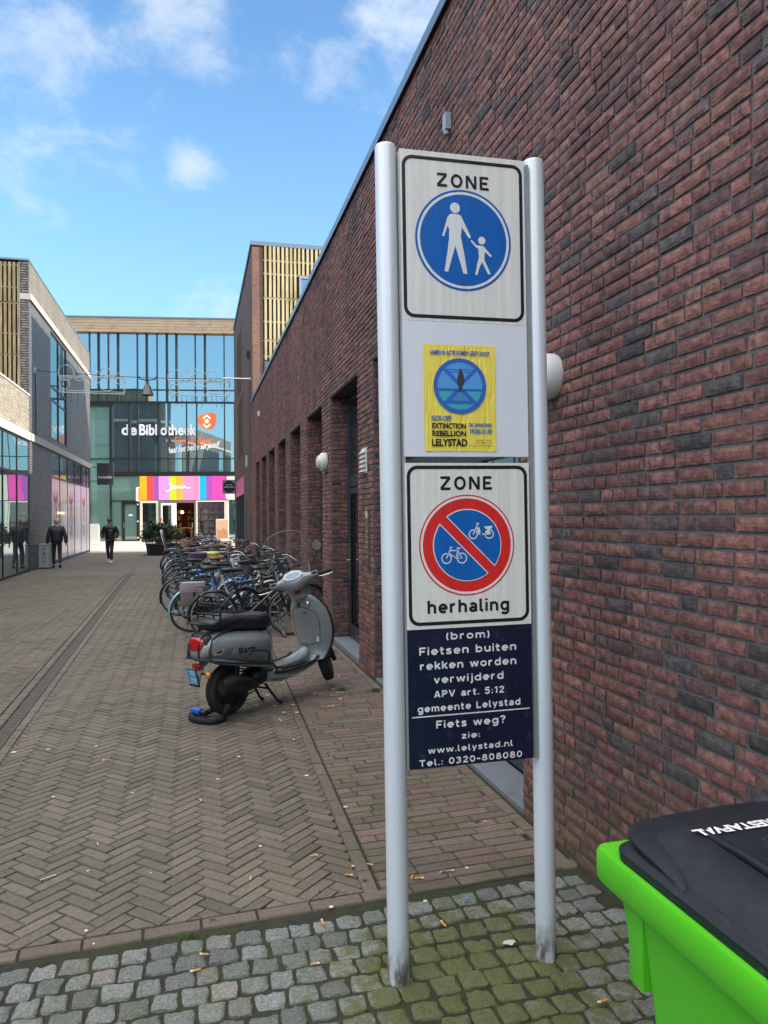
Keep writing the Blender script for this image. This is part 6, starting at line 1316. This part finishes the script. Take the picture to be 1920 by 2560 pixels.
# steering: everything that turns with the handlebar, turned left
AX = Vector((-.451, 0, .892)); PV = Vector((.955, 0, 1.05)); SM = Matrix.Translation(PV) @ Matrix.Rotation(R(41), 4, AX) @ Matrix.Translation(-PV)
def steer(mb, name, m, par=sco, **kw): mb.v = [tuple(SM @ Vector(v)) for v in mb.v]; return mb.build(name, m, par, local=True, **kw)
mb = MB(); hs = [(-.235, .020, .022, .915, 1.100), (-.20, .034, .032, .912, 1.102), (-.15, .046, .044, .915, 1.100), (-.10, .078, .072, .925, 1.090), (-.05, .108, .096, .935, 1.082), (0, .118, .108, .940, 1.080)]
hs = hs+[(-a, b, c, d, e) for a, b, c, d, e in reversed(hs[:-1])]
mb.loft([[Vector((x+b*math.cos(q), y, z+c*math.sin(q))) for q in (2*math.pi*k/20 for k in range(20))] for y, b, c, x, z in hs]); mb.loft([[Vector((x+b*math.cos(q), c*math.sin(q), z)) for q in (2*math.pi*k/20 for k in range(20))] for z, x, b, c in ((.925, .985, .068, .092), (.98, .970, .072, .098), (1.05, .945, .082, .108))]); hsd = steer(mb, 'headset', M_GRY, smooth=R(50))
dn = Vector((-.80, 0, .60)); du, dv = Vector((0, -1, 0)), Vector((.60, 0, .80))
dfr = lambda u, w, d: Vector((.856, 0, 1.152))+du*u+dv*w+dn*(.004+.0015*d)
mb = MB(); mb.prism([(-.10, -.012), (-.075, .036), (0, .060), (.075, .036), (.10, -.012), (.06, -.044), (0, -.056), (-.06, -.044)], dfr, -4, 0); ds = steer(mb, 'dashboard', mat('dash_silver', (.36, .42, .47), .25, .4), hsd)
mb = MB(); mb.poly([(-.078, -.008), (-.055, .018), (0, .030), (.055, .018), (.078, -.008), (.045, -.032), (0, -.040), (-.045, -.032)], dfr, 1); steer(mb, 'display', mat('dash_glass', (.16, .24, .34), .08, coat=1., var=.5, vscale=40), ds)
wn = Vector((-.89, 0, -.45)); wfr = lambda u, w, d: Vector((.872, 0, 1.005))+du*u+Vector((-.45, 0, .89))*w+wn*(.010+.0012*d)
mb = MB(); mb.prism(rrect(-.035, .035, -.035, .035, .005), wfr, -3, 0); wl_ = steer(mb, 'warning_label', M_BKP, hsd)
mb = MB(); mb.ring2d(rrect(-.034, .034, -.034, .034, .005), rrect(-.030, .030, -.030, .022, .004), wfr, 1); steer(mb, 'label_print', mat('label_red', (.55, .04, .02), .4), wl_)
for sy in (-1, 1):
    mb = MB(); mb.box((.905, sy*.205, 1.112), (.065, .07, .05)); steer(mb, 'switch_box', M_GRY, hsd, bevel=.006)
    mb = MB(); mb.box((.876, sy*.205, 1.118), (.02, .045, .026)); steer(mb, 'switch', M_BKP, hsd, bevel=.003)
    mb = MB(); mb.lathe([(.001, 0), (.017, 0), (.019, .01), (.017, .06), (.018, .11), (.022, .125), (.016, .135), (.001, .136)], (.905, sy*.235, 1.10), (0, sy, 0), 14); steer(mb, 'grip', M_RUB, hsd, smooth=R(50))
    mb = MB(); mb.tube([(.945, sy*.20, 1.085), (.975, sy*.26, 1.07), (.975, sy*.34, 1.07), (.96, sy*.375, 1.075)], .006, 6); steer(mb, 'brake_lever', M_CHR, hsd, smooth=R(60))
    MT = .10 if sy < 0 else .5
    mx = Vector((.93, sy*.30, 1.335)) if sy < 0 else Vector((.90, .40, 1.30))
    mb = MB(); mb.tube([(.93, sy*.17, 1.13), (.935, sy*.175, 1.17), mx+Vector((.01, -sy*.03, -.04)), mx+Vector((.012, 0, 0))], .006, 6); st_ = steer(mb, 'mirror_stalk', M_BKP, hsd, smooth=R(60))
    mb = MB(); mb.lathe([(.001, .0), (.048, .0), (.052, .004), (.040, .02), (.02, .03), (.001, .032)], mx+Vector((.0, 0, .03)), (.95, .15*sy, MT), 22); mr = steer(mb, 'mirror', M_BKP, hsd, smooth=R(40))
    mb = MB(); mb.lathe([(.001, -.002), (.0465, -.002)], mx+Vector((-.001, 0, .03)), (.95, .15*sy, MT), 22); steer(mb, 'mirror_glass', mat('mirror_silver', (.62, .68, .66), .05, 1.), mr)
sc = smooth_pts([(-.31, 1.12), (-.33, 1.17), (-.285, 1.24), (-.26, 1.36), (-.21, 1.50), (-.12, 1.575), (0, 1.595), (.12, 1.575), (.21, 1.50), (.26, 1.36), (.285, 1.24), (.33, 1.17), (.31, 1.12), (.16, 1.10), (0, 1.13), (-.16, 1.10), (-.31, 1.12)], 5)[:-1]
def scp(u, z): return Vector((1.05-.22*(z-1.1)-.5*u*u, u, z))
mb = MB(); n = len(sc); cpt = Vector((1.0, 0, 1.3)); mb.add([scp(p.x, p.y) for p in sc]+[scp(p.x*.5, 1.3+(p.y-1.3)*.5) for p in sc]+[scp(0, 1.3)], [(i, (i+1) % n, n+(i+1) % n, n+i) for i in range(n)]+[(n+i, n+(i+1) % n, 2*n) for i in range(n)]); steer(mb, 'windscreen', clear_glass('screen_clear', (.93, .95, .95), .025), smooth=R(60))
mb = MB(); mb.tube([scp(p.x, p.y) for p in sc], .0028, 5, closed=True)
for sy in (-1, 1): mb.tube([(.94, sy*.16, 1.13), scp(sy*.17, 1.24)], .006, 6); mb.tube([scp(sy*.17, 1.24), scp(sy*.17, 1.36)], .005, 6)
steer(mb, 'screen_rim', mat('screen_edge', (.18, .19, .20), .3), smooth=R(60))
FW = Vector((1.372, 0, .282)); wheel_(FW, .218, .05, sco, SM)
mb = MB(); rings = []
for k in range(15):
    a = R(20+k*10.5); rings.append([FW+Vector((math.cos(a)*(.238+h*1.), y, math.sin(a)*(.238+h))) for y, h in ((-.07, -.05), (-.066, .0), (-.04, .022), (0, .03), (.04, .022), (.066, 0), (.07, -.05))])
mb.loft(rings, caps=False); steer(mb, 'front_mudguard', M_GRY, smooth=R(50), solid=.006)
mb = MB(); mb.tube([(1.10, 0, .70), (1.27, -.0, .50), (1.31, -.075, .46), (1.36, -.085, .30)], [.025, .022, .018, .016], 10); mb.cyl((1.33, -.09, .42), (1.39, -.10, .24), .024, n=12); mb.tube([FW+Vector((0, -.10, 0)), FW+Vector((0, .06, 0))], .012, 8); steer(mb, 'fork', M_BKP, smooth=R(50))
mb = MB(); mb.loft([[Vector((x+hw*.45*math.cos(q), hw*math.sin(q), z)) for q in (2*math.pi*k/20 for k in range(20))] for z, x, hw in ((.40, 1.15, .10), (.55, 1.16, .12), (.75, 1.10, .11), (.93, 1.02, .09))]); mb.build('front_apron', M_GRY, sco, smooth=R(50), local=True)

# ---- chain lock lying at the rear wheel
lk = thing('chain_lock', 'black sleeved chain lock with a blue padlock lying at the scooter rear wheel', 'lock', ground_at(500, 1800))
zz4 = lambda x, y, z: ground_at(460+x/4.1475, 1500+y/4.1475, z)
mb = MB(); mb.tube(smooth_pts([zz4(300,1140,.06), zz4(250,1160,.035), zz4(205,1175,.035), zz4(100,1175,.03), zz4(70,1205,.028), zz4(110,1235,.028), zz4(200,1255,.028), zz4(300,1258,.028), zz4(380,1238,.028), zz4(420,1205,.035), zz4(440,1150,.10), zz4(455,1090,.15)], 6), .024, 10); mb.build('chain_sleeve', mat('sleeve_black', (.014, .014, .015), .9, bump=.8, bscale=200), lk, smooth=R(60))
a_, b_ = zz4(95, 1150, .045), zz4(180, 1168, .045); mb = MB(); mb.cyl(a_, b_, .036, n=8); mb.build('padlock', mat('padlock_blue', (.015, .10, .50), .4, var=.1), lk, bevel=.006)
mb = MB(); mb.cyl(b_, b_+(b_-a_)*.55, .024, n=12); mb.build('lock_end', M_BKP, lk)

# ================================================================== BICYCLES
PAINTS = {n: mat('bike_' + n.replace(' ', '_'), c, .3, .2, .06, coat=.5) for n, c in {'black': (.014, .014, .016), 'white': (.62, .64, .64), 'blue': (.02, .075, .36), 'light blue': (.20, .46, .62), 'silver': (.46, .47, .48), 'dark green': (.02, .07, .05), 'dark red': (.22, .02, .025), 'navy': (.012, .025, .085), 'grey': (.16, .165, .17), 'mint': (.22, .46, .42)}.items()}
M_SAD = mat('saddle_black', (.018, .017, .017), .5); M_SADB = mat('saddle_brown', (.20, .075, .03), .5); M_GRIPB = mat('grip_brown', (.26, .11, .05), .6); M_RIM = mat('rim_alloy', (.30, .31, .32), .3, .85); M_TYR = mat('bike_tyre', (.02, .02, .02), .8); M_PLA = mat('bike_plastic', (.018, .018, .02), .45)
def make_bike(step, basket=None):
    t = thing('bicycle', 'x', 'bicycle', (0, -30, 0)); WR = .335; B = (0, 0, WR); F = (1.10, 0, WR)
    for c in (B, F):
        mb = MB(); mb.lathe([(WR-.045, -.011), (WR-.030, -.013), (WR-.024, -.010), (WR-.024, .010), (WR-.030, .013), (WR-.045, .011), (WR-.045, -.011)], c, (0, 1, 0), 40); mb.cyl((c[0], -.045, c[2]), (c[0], .045, c[2]), .022, n=10)
        for k in range(28):
            a = 2*math.pi*k/28; sy = .03*(1 if k % 2 else -1); q = a+.25*(1 if k % 4 < 2 else -1)
            mb.tube([(c[0]+.02*math.cos(q), sy, c[2]+.02*math.sin(q)), (c[0]+(WR-.045)*math.cos(a), 0, c[2]+(WR-.045)*math.sin(a))], .0013, 3)
        w = mb.build('wheel', M_RIM, t, local=True, smooth=R(40)); mb = MB(); mb.lathe([(WR-.028, -.015), (WR-.015, -.021), (WR-.004, -.015), (WR, 0), (WR-.004, .015), (WR-.015, .021), (WR-.028, .015)], c, (0, 1, 0), 44); mb.build('tyre', M_TYR, w, local=True, smooth=R(50))
    BB = (.46, 0, .30); ST, SB = (.29, 0, .80), (.33, 0, .66); HT, HB = (.86, 0, .92), (.925, 0, .70); mb = MB()
    mb.tube([BB, SB, ST], [.019, .018, .017], 10)
    if step: mb.tube(smooth_pts([HB, (.80, 0, .56), (.63, 0, .37), BB], 5), .021, 10); mb.tube(smooth_pts([(.90, 0, .78), (.76, 0, .60), (.58, 0, .47), (.395, 0, .46)], 5), .017, 10)
    else: mb.tube([HB, BB], .02, 10); mb.tube([(.872, 0, .86), (.305, 0, .77)], .017, 10)
    mb.tube([HT, HB], .022, 10)
    for sy in (-.05, .05): mb.tube([BB, (.30, sy, .315), (0, sy, WR)], .010, 8); mb.tube([(.325, 0, .68), (.25, sy, .60), (0, sy, WR)], .009, 8)
    for sy in (-.045, .045): mb.tube([(.93, sy*.9, .69), (.965, sy, .60), (1.03, sy, .43), F[:1]+(sy,)+F[2:]], [.014, .014, .012, .010], 8)
    mb.box((.93, 0, .695), (.05, .11, .03)); mb.build('frame', PAINTS['black'], t, local=True, smooth=R(45))
    mb = MB(); mb.tube([ST, (.262, 0, .93)], .012, 8); mb.build('seat_post', M_RIM, t, local=True)
    mb = MB(); mb.loft([[Vector((x, w*math.cos(q), z+h*math.sin(q))) for q in (2*math.pi*k/14 for k in range(14))] for x, w, z, h in ((.115, .04, .965, .018), (.13, .085, .968, .032), (.20, .105, .965, .036), (.28, .075, .962, .032), (.36, .035, .962, .024), (.41, .024, .958, .018), (.425, .010, .955, .010))]); mb.build('saddle', M_SAD, t, local=True, smooth=R(60))
    mb = MB(); mb.tube([(.855, 0, .92), (.835, 0, 1.02), (.85, 0, 1.045)], .012, 8); bar = smooth_pts([(.66, -.27, 1.075), (.76, -.29, 1.09), (.85, -.24, 1.10), (.885, -.10, 1.06), (.88, 0, 1.05), (.885, .10, 1.06), (.85, .24, 1.10), (.76, .29, 1.09), (.66, .27, 1.075)], 4); mb.tube(bar, .011, 8)
    for sy in (-1, 1): mb.tube([(.84, sy*.20, 1.085), (.79, sy*.24, 1.05), (.69, sy*.255, 1.04)], .006, 6)
    h = mb.build('handlebar', M_PLA if step and not basket else M_RIM, t, local=True, smooth=R(60)); mb = MB()
    for sy in (-1, 1): mb.tube([(.655, sy*.268, 1.074), (.765, sy*.288, 1.09)], .0165, 8)
    mb.build('grip', M_PLA, h, local=True, smooth=R(50))
    for c, a0, a1 in ((B, 15, 200), (F, 40, 190)):
        mb = MB(); rings = []
        for k in range(17):
            a = R(a0+(a1-a0)*k/16); rings.append([Vector((c[0]+math.cos(a)*(WR+.014+q), y, c[2]+math.sin(a)*(WR+.014+q))) for y, q in ((-.028, -.014), (-.02, .002), (0, .008), (.02, .002), (.028, -.014), (.02, -.002), (0, .004), (-.02, -.002))])
        mb.loft(rings)
        a = R(a1-20)
        for sy in (-.03, .03): mb.tube([(c[0], sy*1.5, c[2]), (c[0]+math.cos(a)*(WR+.01), sy, c[2]+math.sin(a)*(WR+.01))], .003, 5)
        mb.build('mudguard', PAINTS['black'], t, local=True, smooth=R(50))
    mb = MB()
    for y in (-.06, -.02, .02, .06): mb.tube([(-.22, y, .735), (.23, y, .745)], .006, 6)
    mb.tube([(-.22, -.06, .735), (-.24, 0, .735), (-.22, .06, .735)], .006, 6)
    for x in (-.1, .08): mb.tube([(x, -.06, .738), (x, .06, .738)], .005, 6)
    for sy in (-.065, .065): mb.tube([(-.14, sy, .735), (0, sy, WR+.02)], .006, 6); mb.tube([(.06, sy, .738), (0, sy, WR+.02)], .006, 6)
    mb.build('luggage_carrier', M_PLA, t, local=True)
    mb = MB(); mb.prism([(-.06, .285), (.0, .26), (.42, .20), (.53, .22), (.56, .30), (.52, .375), (.42, .395), (0, .405), (-.06, .375)], lambda u, w, d: Vector((u, -.055-d, w)), 0, .025); mb.build('chain_case', M_PLA, t, local=True, bevel=.006)
    mb = MB(); mb.tube([(.46, -.07, .30), (.46, -.095, .30), (.55, -.10, .17)], .010, 6); mb.tube([(.46, .07, .30), (.46, .09, .30), (.37, .095, .43)], .010, 6); mb.box((.555, -.145, .165), (.09, .075, .022)); mb.box((.365, .14, .435), (.09, .075, .022)); mb.build('crank', M_RIM, t, local=True)
    mb = MB(); mb.lathe([(.001, .0), (.032, .0), (.036, -.015), (.03, -.05), (.001, -.065)], (1.0, 0, .86), (1, 0, 0), 16); mb.tube([(.93, 0, .84), (.97, 0, .86)], .006, 6); mb.build('headlight', M_RIM, t, local=True, smooth=R(40))
    mb = MB(); mb.box((-.25, 0, .70), (.025, .055, .032)); mb.build('tail_light', mat('bike_tail_red', (.22, .010, .008), .25, coat=1.), t, local=True, bevel=.006)
    if basket:
        mb = MB(); x0, x1, y0, y1, z0, z1 = .86, 1.18, -.20, .20, .80, 1.05
        for z in (z0, z0+.08, z0+.16, z1): mb.tube([(x0, y0, z), (x1, y0, z), (x1, y1, z), (x0, y1, z)], .008 if z in (z0, z1) else .006, 6, closed=True)
        for k in range(7):
            x = x0+(x1-x0)*k/6; y = y0+(y1-y0)*k/6
            for yy in (y0, y1): mb.tube([(x, yy, z0), (x, yy, z1)], .006, 5)
            for xx in (x0, x1): mb.tube([(xx, y, z0), (xx, y, z1)], .006, 5)
            mb.tube([(x, y0, z0), (x, y1, z0)], .006, 5)
        mb.tube([(.95, 0, .70), (.98, 0, .80)], .012, 6); mb.build('front_basket', M_PLA, t, local=True)
    return t
P_STEP, P_DIA, P_BASK = make_bike(True), make_bike(False), make_bike(True, True)
protos = {'s': P_STEP, 'd': P_DIA, 'b': P_BASK}
# place: y along the wall, proto, paint, lean, saddle, label
BK = [
 (11.02, .24, 'd', 'black', -4, 'black bicycle nearest the grey scooter, its rear wheel behind the seat'),
 (11.75, -.06, 's', 'light blue', 5, 'light blue bicycle carrying the grey pannier, second from the scooter'),
 (12.35, .12, 's', 'white', -3, 'white step-through bicycle with blue marks, third from the scooter'),
 (13.05, -.02, 'b', 'blue', 4, 'blue bicycle with the black front crate, fourth from the scooter'),
 (13.75, -.26, 'd', 'blue', -5, 'blue bicycle with a long rear mudguard, fifth from the scooter'),
 (14.4, .10, 's', 'silver', 5, 'silver step-through bicycle with the white bag, sixth from the scooter'),
 (15.05, -.20, 'd', 'black', -3, 'black bicycle under the purple saddle cover, seventh from the scooter'),
 (15.7, .02, 's', 'white', 6, 'white bicycle with the lime saddle cover, eighth from the scooter'),
 (16.3, -.32, 's', 'navy', -4, 'navy step-through bicycle, ninth from the scooter'),
 (16.9, -.10, 'b', 'black', 3, 'black bicycle with a front crate, tenth from the scooter'),
 (17.5, -.38, 'd', 'silver', -6, 'silver diamond-frame bicycle, eleventh from the scooter'),
 (18.1, -.12, 's', 'black', 4, 'black step-through bicycle with brown grips, twelfth from the scooter'),
 (18.7, -.40, 'd', 'dark red', -3, 'dark red bicycle in the middle of the row'),
 (19.3, -.16, 's', 'blue', 5, 'blue step-through bicycle just beyond the dark red one'),
 (19.9, -.44, 's', 'grey', -5, 'grey bicycle two beyond the dark red one'),
 (20.74, -.52, 'd', 'black', 2, 'black bicycle whose rear wheel stands farthest out at the left of the row'),
 (21.2, -.22, 'b', 'mint', -4, 'mint bicycle with a front crate near the far end'),
 (21.8, -.50, 's', 'dark green', 5, 'dark green bicycle beside the mint one near the far end'),
 (22.4, -.26, 'd', 'light blue', -3, 'light blue diamond-frame bicycle near the far end'),
 (23.1, -.66, 's', 'black', 4, 'black step-through bicycle with brown saddle nearest the planter'),
 (23.7, -.36, 'd', 'white', -5, 'white diamond-frame bicycle near the far end of the row'),
 (24.3, -.60, 's', 'grey', 3, 'grey step-through bicycle between the white and navy ones near the rack end'),
 (24.9, -.34, 'd', 'navy', -4, 'navy diamond-frame bicycle beside the silver one with a front crate'),
 (25.5, -.55, 'b', 'silver', 5, 'silver bicycle with a front crate at the far end of the rack'),
 (26.1, -.30, 'd', 'black', -4, 'black diamond-frame bicycle just past the far rack end'),
 (26.8, -.55, 's', 'blue', 4, 'blue step-through bicycle past the far rack end'),
 (27.5, -.25, 's', 'black', -5, 'black step-through bicycle, third from last past the rack'),
 (28.3, -.50, 'd', 'grey', 5, 'grey diamond-frame bicycle, next to last past the rack'),
 (29.1, -.20, 's', 'silver', -3, 'silver bicycle standing last of all, farthest along the wall'),
 (12.7, .62, 's', 'navy', -6, 'navy bicycle pushed closest to the brick wall near the scooter'),
 (14.1, .66, 'd', 'dark green', 5, 'dark green bicycle pushed deep into the rack by the wall'),
 (15.4, .62, 's', 'grey', -4, 'grey bicycle pushed deep into the rack by the wall'),
 (17.2, .58, 'd', 'black', 4, 'black bicycle pushed deep into the rack halfway along the wall'),
 (11.5, .66, 'd', 'black', 6, 'black bicycle leaning deep in the rack right behind the scooter leg shield'),
 (13.4, .70, 's', 'black', 5, 'black step-through bicycle deep in the rack beside the navy one'),
 (16.3, .68, 'd', 'navy', -6, 'navy diamond-frame bicycle deep in the rack halfway along the wall'),
 (18.4, .60, 's', 'black', 6, 'black step-through bicycle deep in the rack before the white one'),
 (21.0, .45, 'd', 'black', -4, 'black bicycle deep in the rack beyond the white one'),
 (22.7, .35, 's', 'dark green', 5, 'dark green step-through bicycle deep in the rack near the far end'),
 (19.6, .50, 's', 'white', -5, 'white bicycle pushed deep into the rack halfway along the wall'),
]
used = set(); br = random.Random(11); placed = []
for i, (y, x, pr, col, lean, label) in enumerate(BK):
    t = protos[pr] if pr not in used else copy_tree(protos[pr]); used.add(pr)
    hd = R({0: 2, 1: 14, 2: 8}.get(i, br.uniform(2, 26)))
    back = Vector((math.cos(hd), math.sin(hd), 0)) * -.0
    t.location = (x, y, 0); t.rotation_mode = 'XYZ'; t.rotation_euler = (R(lean), R(br.uniform(-1.5, .5)*0), hd); t['label'] = label; t['group'] = 'bicycles parked in the rack along the brick wall'
    for ch in t.children:
        base = ch.name.split('.')[0]
        if base in ('frame', 'mudguard') and not (base == 'mudguard' and br.random() < .65): ch.material_slots[0].link = 'OBJECT'; ch.material_slots[0].material = PAINTS[col]
        if base == 'saddle' and (i in (19, 5) or br.random() < .2): ch.material_slots[0].link = 'OBJECT'; ch.material_slots[0].material = M_SADB
        if base == 'handlebar':
            for g_ in ch.children:
                if i in (11, 3, 19) or br.random() < .3: g_.material_slots[0].link = 'OBJECT'; g_.material_slots[0].material = M_GRIPB
    placed.append((t, Matrix.Translation(t.location) @ Euler(t.rotation_euler).to_matrix().to_4x4()))
def on_bike(i, p): return placed[i][1] @ Vector(p)
def bag(name, label, cat, i, c, size, m, parts=(), r=.05):
    loc = on_bike(i, c); t = thing(name, label, cat, loc); t.rotation_euler = placed[i][0].rotation_euler
    mb = MB(); w, d, h = size; mb.loft([[Vector((x, y, z)) for x, y in rrect(-w/2*k, w/2*k, -d/2*k2, d/2*k2, min(r, d*.4*k2), 4)] for z, k, k2 in ((-h/2, .90, .8), (-h*.42, 1, 1), (h*.3, .98, 1.02), (h*.46, .94, .8), (h/2, .85, .5))])
    mb.build(parts[0] if parts else 'body', m, t, local=True, smooth=R(50)); return t, size
M_TAUPE = mat('pannier_taupe', (.24, .20, .205), .6, bump=.2, bscale=120)
t, (w, d, h) = bag('pannier', 'taupe leather pannier with a flap hanging on the light blue bicycle', 'pannier', 1, (-.03, -.15, .60), (.36, .13, .34), M_TAUPE)
mb = MB(); mb.loft([[Vector((x*1.04, y*1.1, z)) for x, y in rrect(-w/2, w/2, -d/2, d/2, .05, 4)] for z in (h*.12, h*.35)]+[[Vector((x*.98, y*.8, h*.54)) for x, y in rrect(-w/2, w/2, -d/2, d/2, .05, 4)]]); mb.build('flap', mat('pannier_flap', (.31, .26, .27), .55), t, local=True, smooth=R(40))
mb = MB(); mb.box((0, -d*.56, .02), (.03, .012, .06)); mb.build('buckle', M_PLA, t, local=True)
bag('carrier_bag', 'white bag with a blue ring hanging among the bicycle handlebars', 'bag', 5, (.62, -.16, .86), (.30, .12, .36), mat('bag_white', (.60, .62, .63), .6, bump=.3, bscale=12))
bag('saddle_cover', 'lime green saddle cover on the white bicycle', 'saddle cover', 7, (.26, 0, .985), (.34, .20, .10), mat('cover_lime', (.42, .52, .12), .5))
bag('saddle_cover', 'purple and orange saddle cover on the black bicycle', 'saddle cover', 6, (.26, 0, .985), (.34, .22, .12), mat('cover_purple', (.06, .02, .10), .5, var=.6, vscale=16, dirt=(7, (.42, .16, .04), .9)))
# a child seat on the far bike
cs_ = on_bike(19, (-.05, 0, .76)); t = thing('child_seat', 'grey plastic child seat on the back of the bicycle nearest the planter', 'child seat', cs_); t.rotation_euler = placed[19][0].rotation_euler
mb = MB(); mb.loft([[Vector((x, y, z)) for x, y in ((-.20+q, -.15*k), (-.16+q, -.18*k), (-.13+q, -.15*k), (-.13+q, .15*k), (-.16+q, .18*k), (-.20+q, .15*k))] for z, q, k in ((.04, .04, .9), (.2, .0, 1), (.4, -.05, 1), (.56, -.09, .8), (.60, -.10, .5))]); mb.box((.0, 0, .03), (.32, .28, .06)); mb.build('shell', PAINTS['grey'], t, local=True, smooth=R(45), bevel=.0)
# the rack they stand in
rk = thing('bicycle_rack', 'low galvanised bicycle rack under the row of bicycles', 'bicycle rack', (.95, 18, 0)); M_GALV = mat('galvanised', (.33, .34, .35), .4, .7)
for x in (.62, 1.22):
    mb = MB(); mb.tube([(x, 10.8, .05), (x, 26.2, .05)], .022, 8); mb.build('rail', M_GALV, rk)
y = 11.0
while y < 26:
    mb = MB(); mb.tube([(.62, y, .05), (.68, y+.02, .34), (1.16, y+.10, .34), (1.22, y+.1, .05)], .009, 6)
    mb.build('hoop', M_GALV, rk); y += .62

# ================================================================== LITTER
M_FILT = mat('filter_orange', (.62, .27, .06), .8, var=.3, vscale=90); M_PAP = mat('litter_paper', (.66, .65, .60), .8)
z7 = lambda x, y: (x/1.728, 1700+y/1.728); z6 = lambda x, y: (900+x/1.6265, 1850+y/1.6265); z4_ = lambda x, y: (460+x/4.1475, 1500+y/4.1475)
butts = [z7(*p) for p in ((460,347),(866,520),(1084,856),(1353,762),(1505,845),(1596,798),(885,1188),(848,1258),(1358,1230),(1395,1052),(1212,175),(1268,258))]+[z6(*p) for p in ((335,537),(362,535),(212,562),(238,565),(340,752),(990,1066))]+[z4_(*p) for p in ((1358,978),(1590,965),(1622,965),(1548,996),(1592,992),(1425,975),(1520,1112),(1000,1252),(1535,928))]
lr = random.Random(5); bm_ = None
for i, p in enumerate(butts):
    L = ground_at(*p, .004)
    if bm_ is None:
        t = thing('cigarette_butt', 'orange cigarette butt lying on the paving', 'cigarette butt', L, 'cigarette butts scattered on the paving')
        mb = MB(); mb.tube([(-.016, 0, .003), (-.006, .001, .004), (.004, 0, .004), (.012, -.001, .004)], [.0036, .0042, .0040, .0042], 8, flat=.85); mb.build('filter', M_FILT, t, local=True, smooth=R(50))
        mb = MB(); mb.tube([(.012, -.001, .004), (.017, -.002, .005), (.021, -.004, .004)], [.0042, .0036, .0022], 8); mb.build('ash_end', M_PAP, t, local=True); bm_ = t
    else: t = copy_tree(bm_); t.location = L
    t.rotation_euler = (0, 0, lr.uniform(0, 6.28))
    far_k = max(1., min(1.45, L.y/4.5)); t.scale = (far_k*lr.uniform(.9, 1.25),)*3
scraps = [z7(*p) for p in ((372,1083),(380,825),(652,834),(1125,718),(1492,548),(572,488),(415,285),(207,299),(942,428),(1432,1380-400),(405,1140),(1030,330),(60,312),(1525,803),(230,505),(848,345),(1325,412))]+[z6(*p) for p in ((510,330),(265,655),(435,520))]+[z4_(*p) for p in ((870,985),(945,1095),(1130,1085),(1170,1165),(1610,790),(750,1090),(1035,1165),(1620,1025))]
sm = None
for i, p in enumerate(scraps):
    L = ground_at(*p, .003)
    if sm is None:
        mb = MB(); n = 11; rim = [(math.cos(2*math.pi*k/n)*.0125*lr.uniform(.7, 1.15), math.sin(2*math.pi*k/n)*.009*lr.uniform(.7, 1.15)) for k in range(n)]
        mb.add([(x, y, .0006+.0012*lr.random()) for x, y in rim]+[(x*.5, y*.5, .0026) for x, y in rim]+[(0, 0, .0022)], [(k, (k+1) % n, n+(k+1) % n, n+k) for k in range(n)]+[(n+k, n+(k+1) % n, 2*n) for k in range(n)])
        t = tag(mb.build('paper_scrap', M_PAP), 'tiny pale scrap flattened on the paving', 'scrap', 'pale scraps flattened on the paving'); sm = t
    else: t = sm.copy(); COL.objects.link(t)
    t.location = L; t.rotation_euler = (0, 0, lr.uniform(0, 6.28)); s_ = max(.9, min(2.2, L.y/4.))*lr.uniform(.6, 1.2); t.scale = (s_, s_*lr.uniform(.6, 1.2), 1)
# two little sticks and torn bits between the setts
for p, label, ln, ang in ((z7(423, 707), 'short white stick lying on the herringbone bricks', .035, 1.9), (z7(208, 853), 'long white straw lying across the herringbone bricks', .075, .55)):
    L = ground_at(*p, .004); mb = MB(); mb.tube([(-ln/2, 0, 0), (0, .001, .001), (ln/2, 0, 0)], [.0026, .0024, .0028], 8); o = mb.build('straw', M_PAP); o.location = L; o.rotation_euler = (0, 0, ang); tag(o, label, 'straw')
def torn(label, p, col, s):
    L = ground_at(*p, .006); mb = MB(); pts = [(math.cos(a)*s*lr.uniform(.5, 1.1), math.sin(a)*s*.6*lr.uniform(.5, 1.1)) for a in (2*math.pi*k/9 for k in range(9))]
    mb.add([(x, y, .002+.01*lr.random()) for x, y in pts]+[(0, 0, .010)], [(k, (k+1) % 9, 9) for k in range(9)]); o = mb.build('wrapper', mat('wrapper_%d' % int(col[0]*100), col, .4)); o.location = L; tag(o, label, 'wrapper')
torn('pale torn foil wrapper on the setts left of the right post', z6(605, 830), (.55, .55, .52), .03); torn('dark torn wrapper beside the pale foil on the setts', z6(635, 832), (.03, .035, .045), .02)
torn('tiny blue wrapper on the setts between the posts', z6(435, 647), (.10, .30, .55), .013); torn('tiny red wrapper on the setts near the bin', z6(997, 815), (.60, .03, .03), .008)
# tufts of grass in the joints
gm = MB(); 
for (p, k, s) in ((z7(825, 1112), 60, .03), (z7(1620, 50), 130, .05), (z4_(1640, 940), 90, .05), (z6(930, 520), 40, .02), (z7(920, 1040), 24, .016), (z7(1575, 870), 30, .018), (z7(1385, 915), 24, .015), (z6(480, 335), 30, .02)):
    L = ground_at(*p)
    for _ in range(k):
        a = lr.uniform(0, 6.28); q = L+Vector((lr.gauss(0, s*.6), lr.gauss(0, s*.4), -.006)); h = lr.uniform(.4, 1.)*s; w = .0016; dx, dy = math.cos(a)*h*.5, math.sin(a)*h*.5
        gm.add([q+Vector((-w, 0, 0)), q+Vector((w, 0, 0)), q+Vector((dx*.5+w, dy*.5, h*.6)), q+Vector((dx*.5-w, dy*.5, h*.6)), q+Vector((dx, dy, h))], [(0,1,2,3), (3,2,4)])
o = gm.build('grass', mat('grass_green', (.06, .11, .02), .7, var=.3, vscale=40)); o['kind'] = 'stuff'; o['label'] = 'small grass tufts growing in the paving joints'
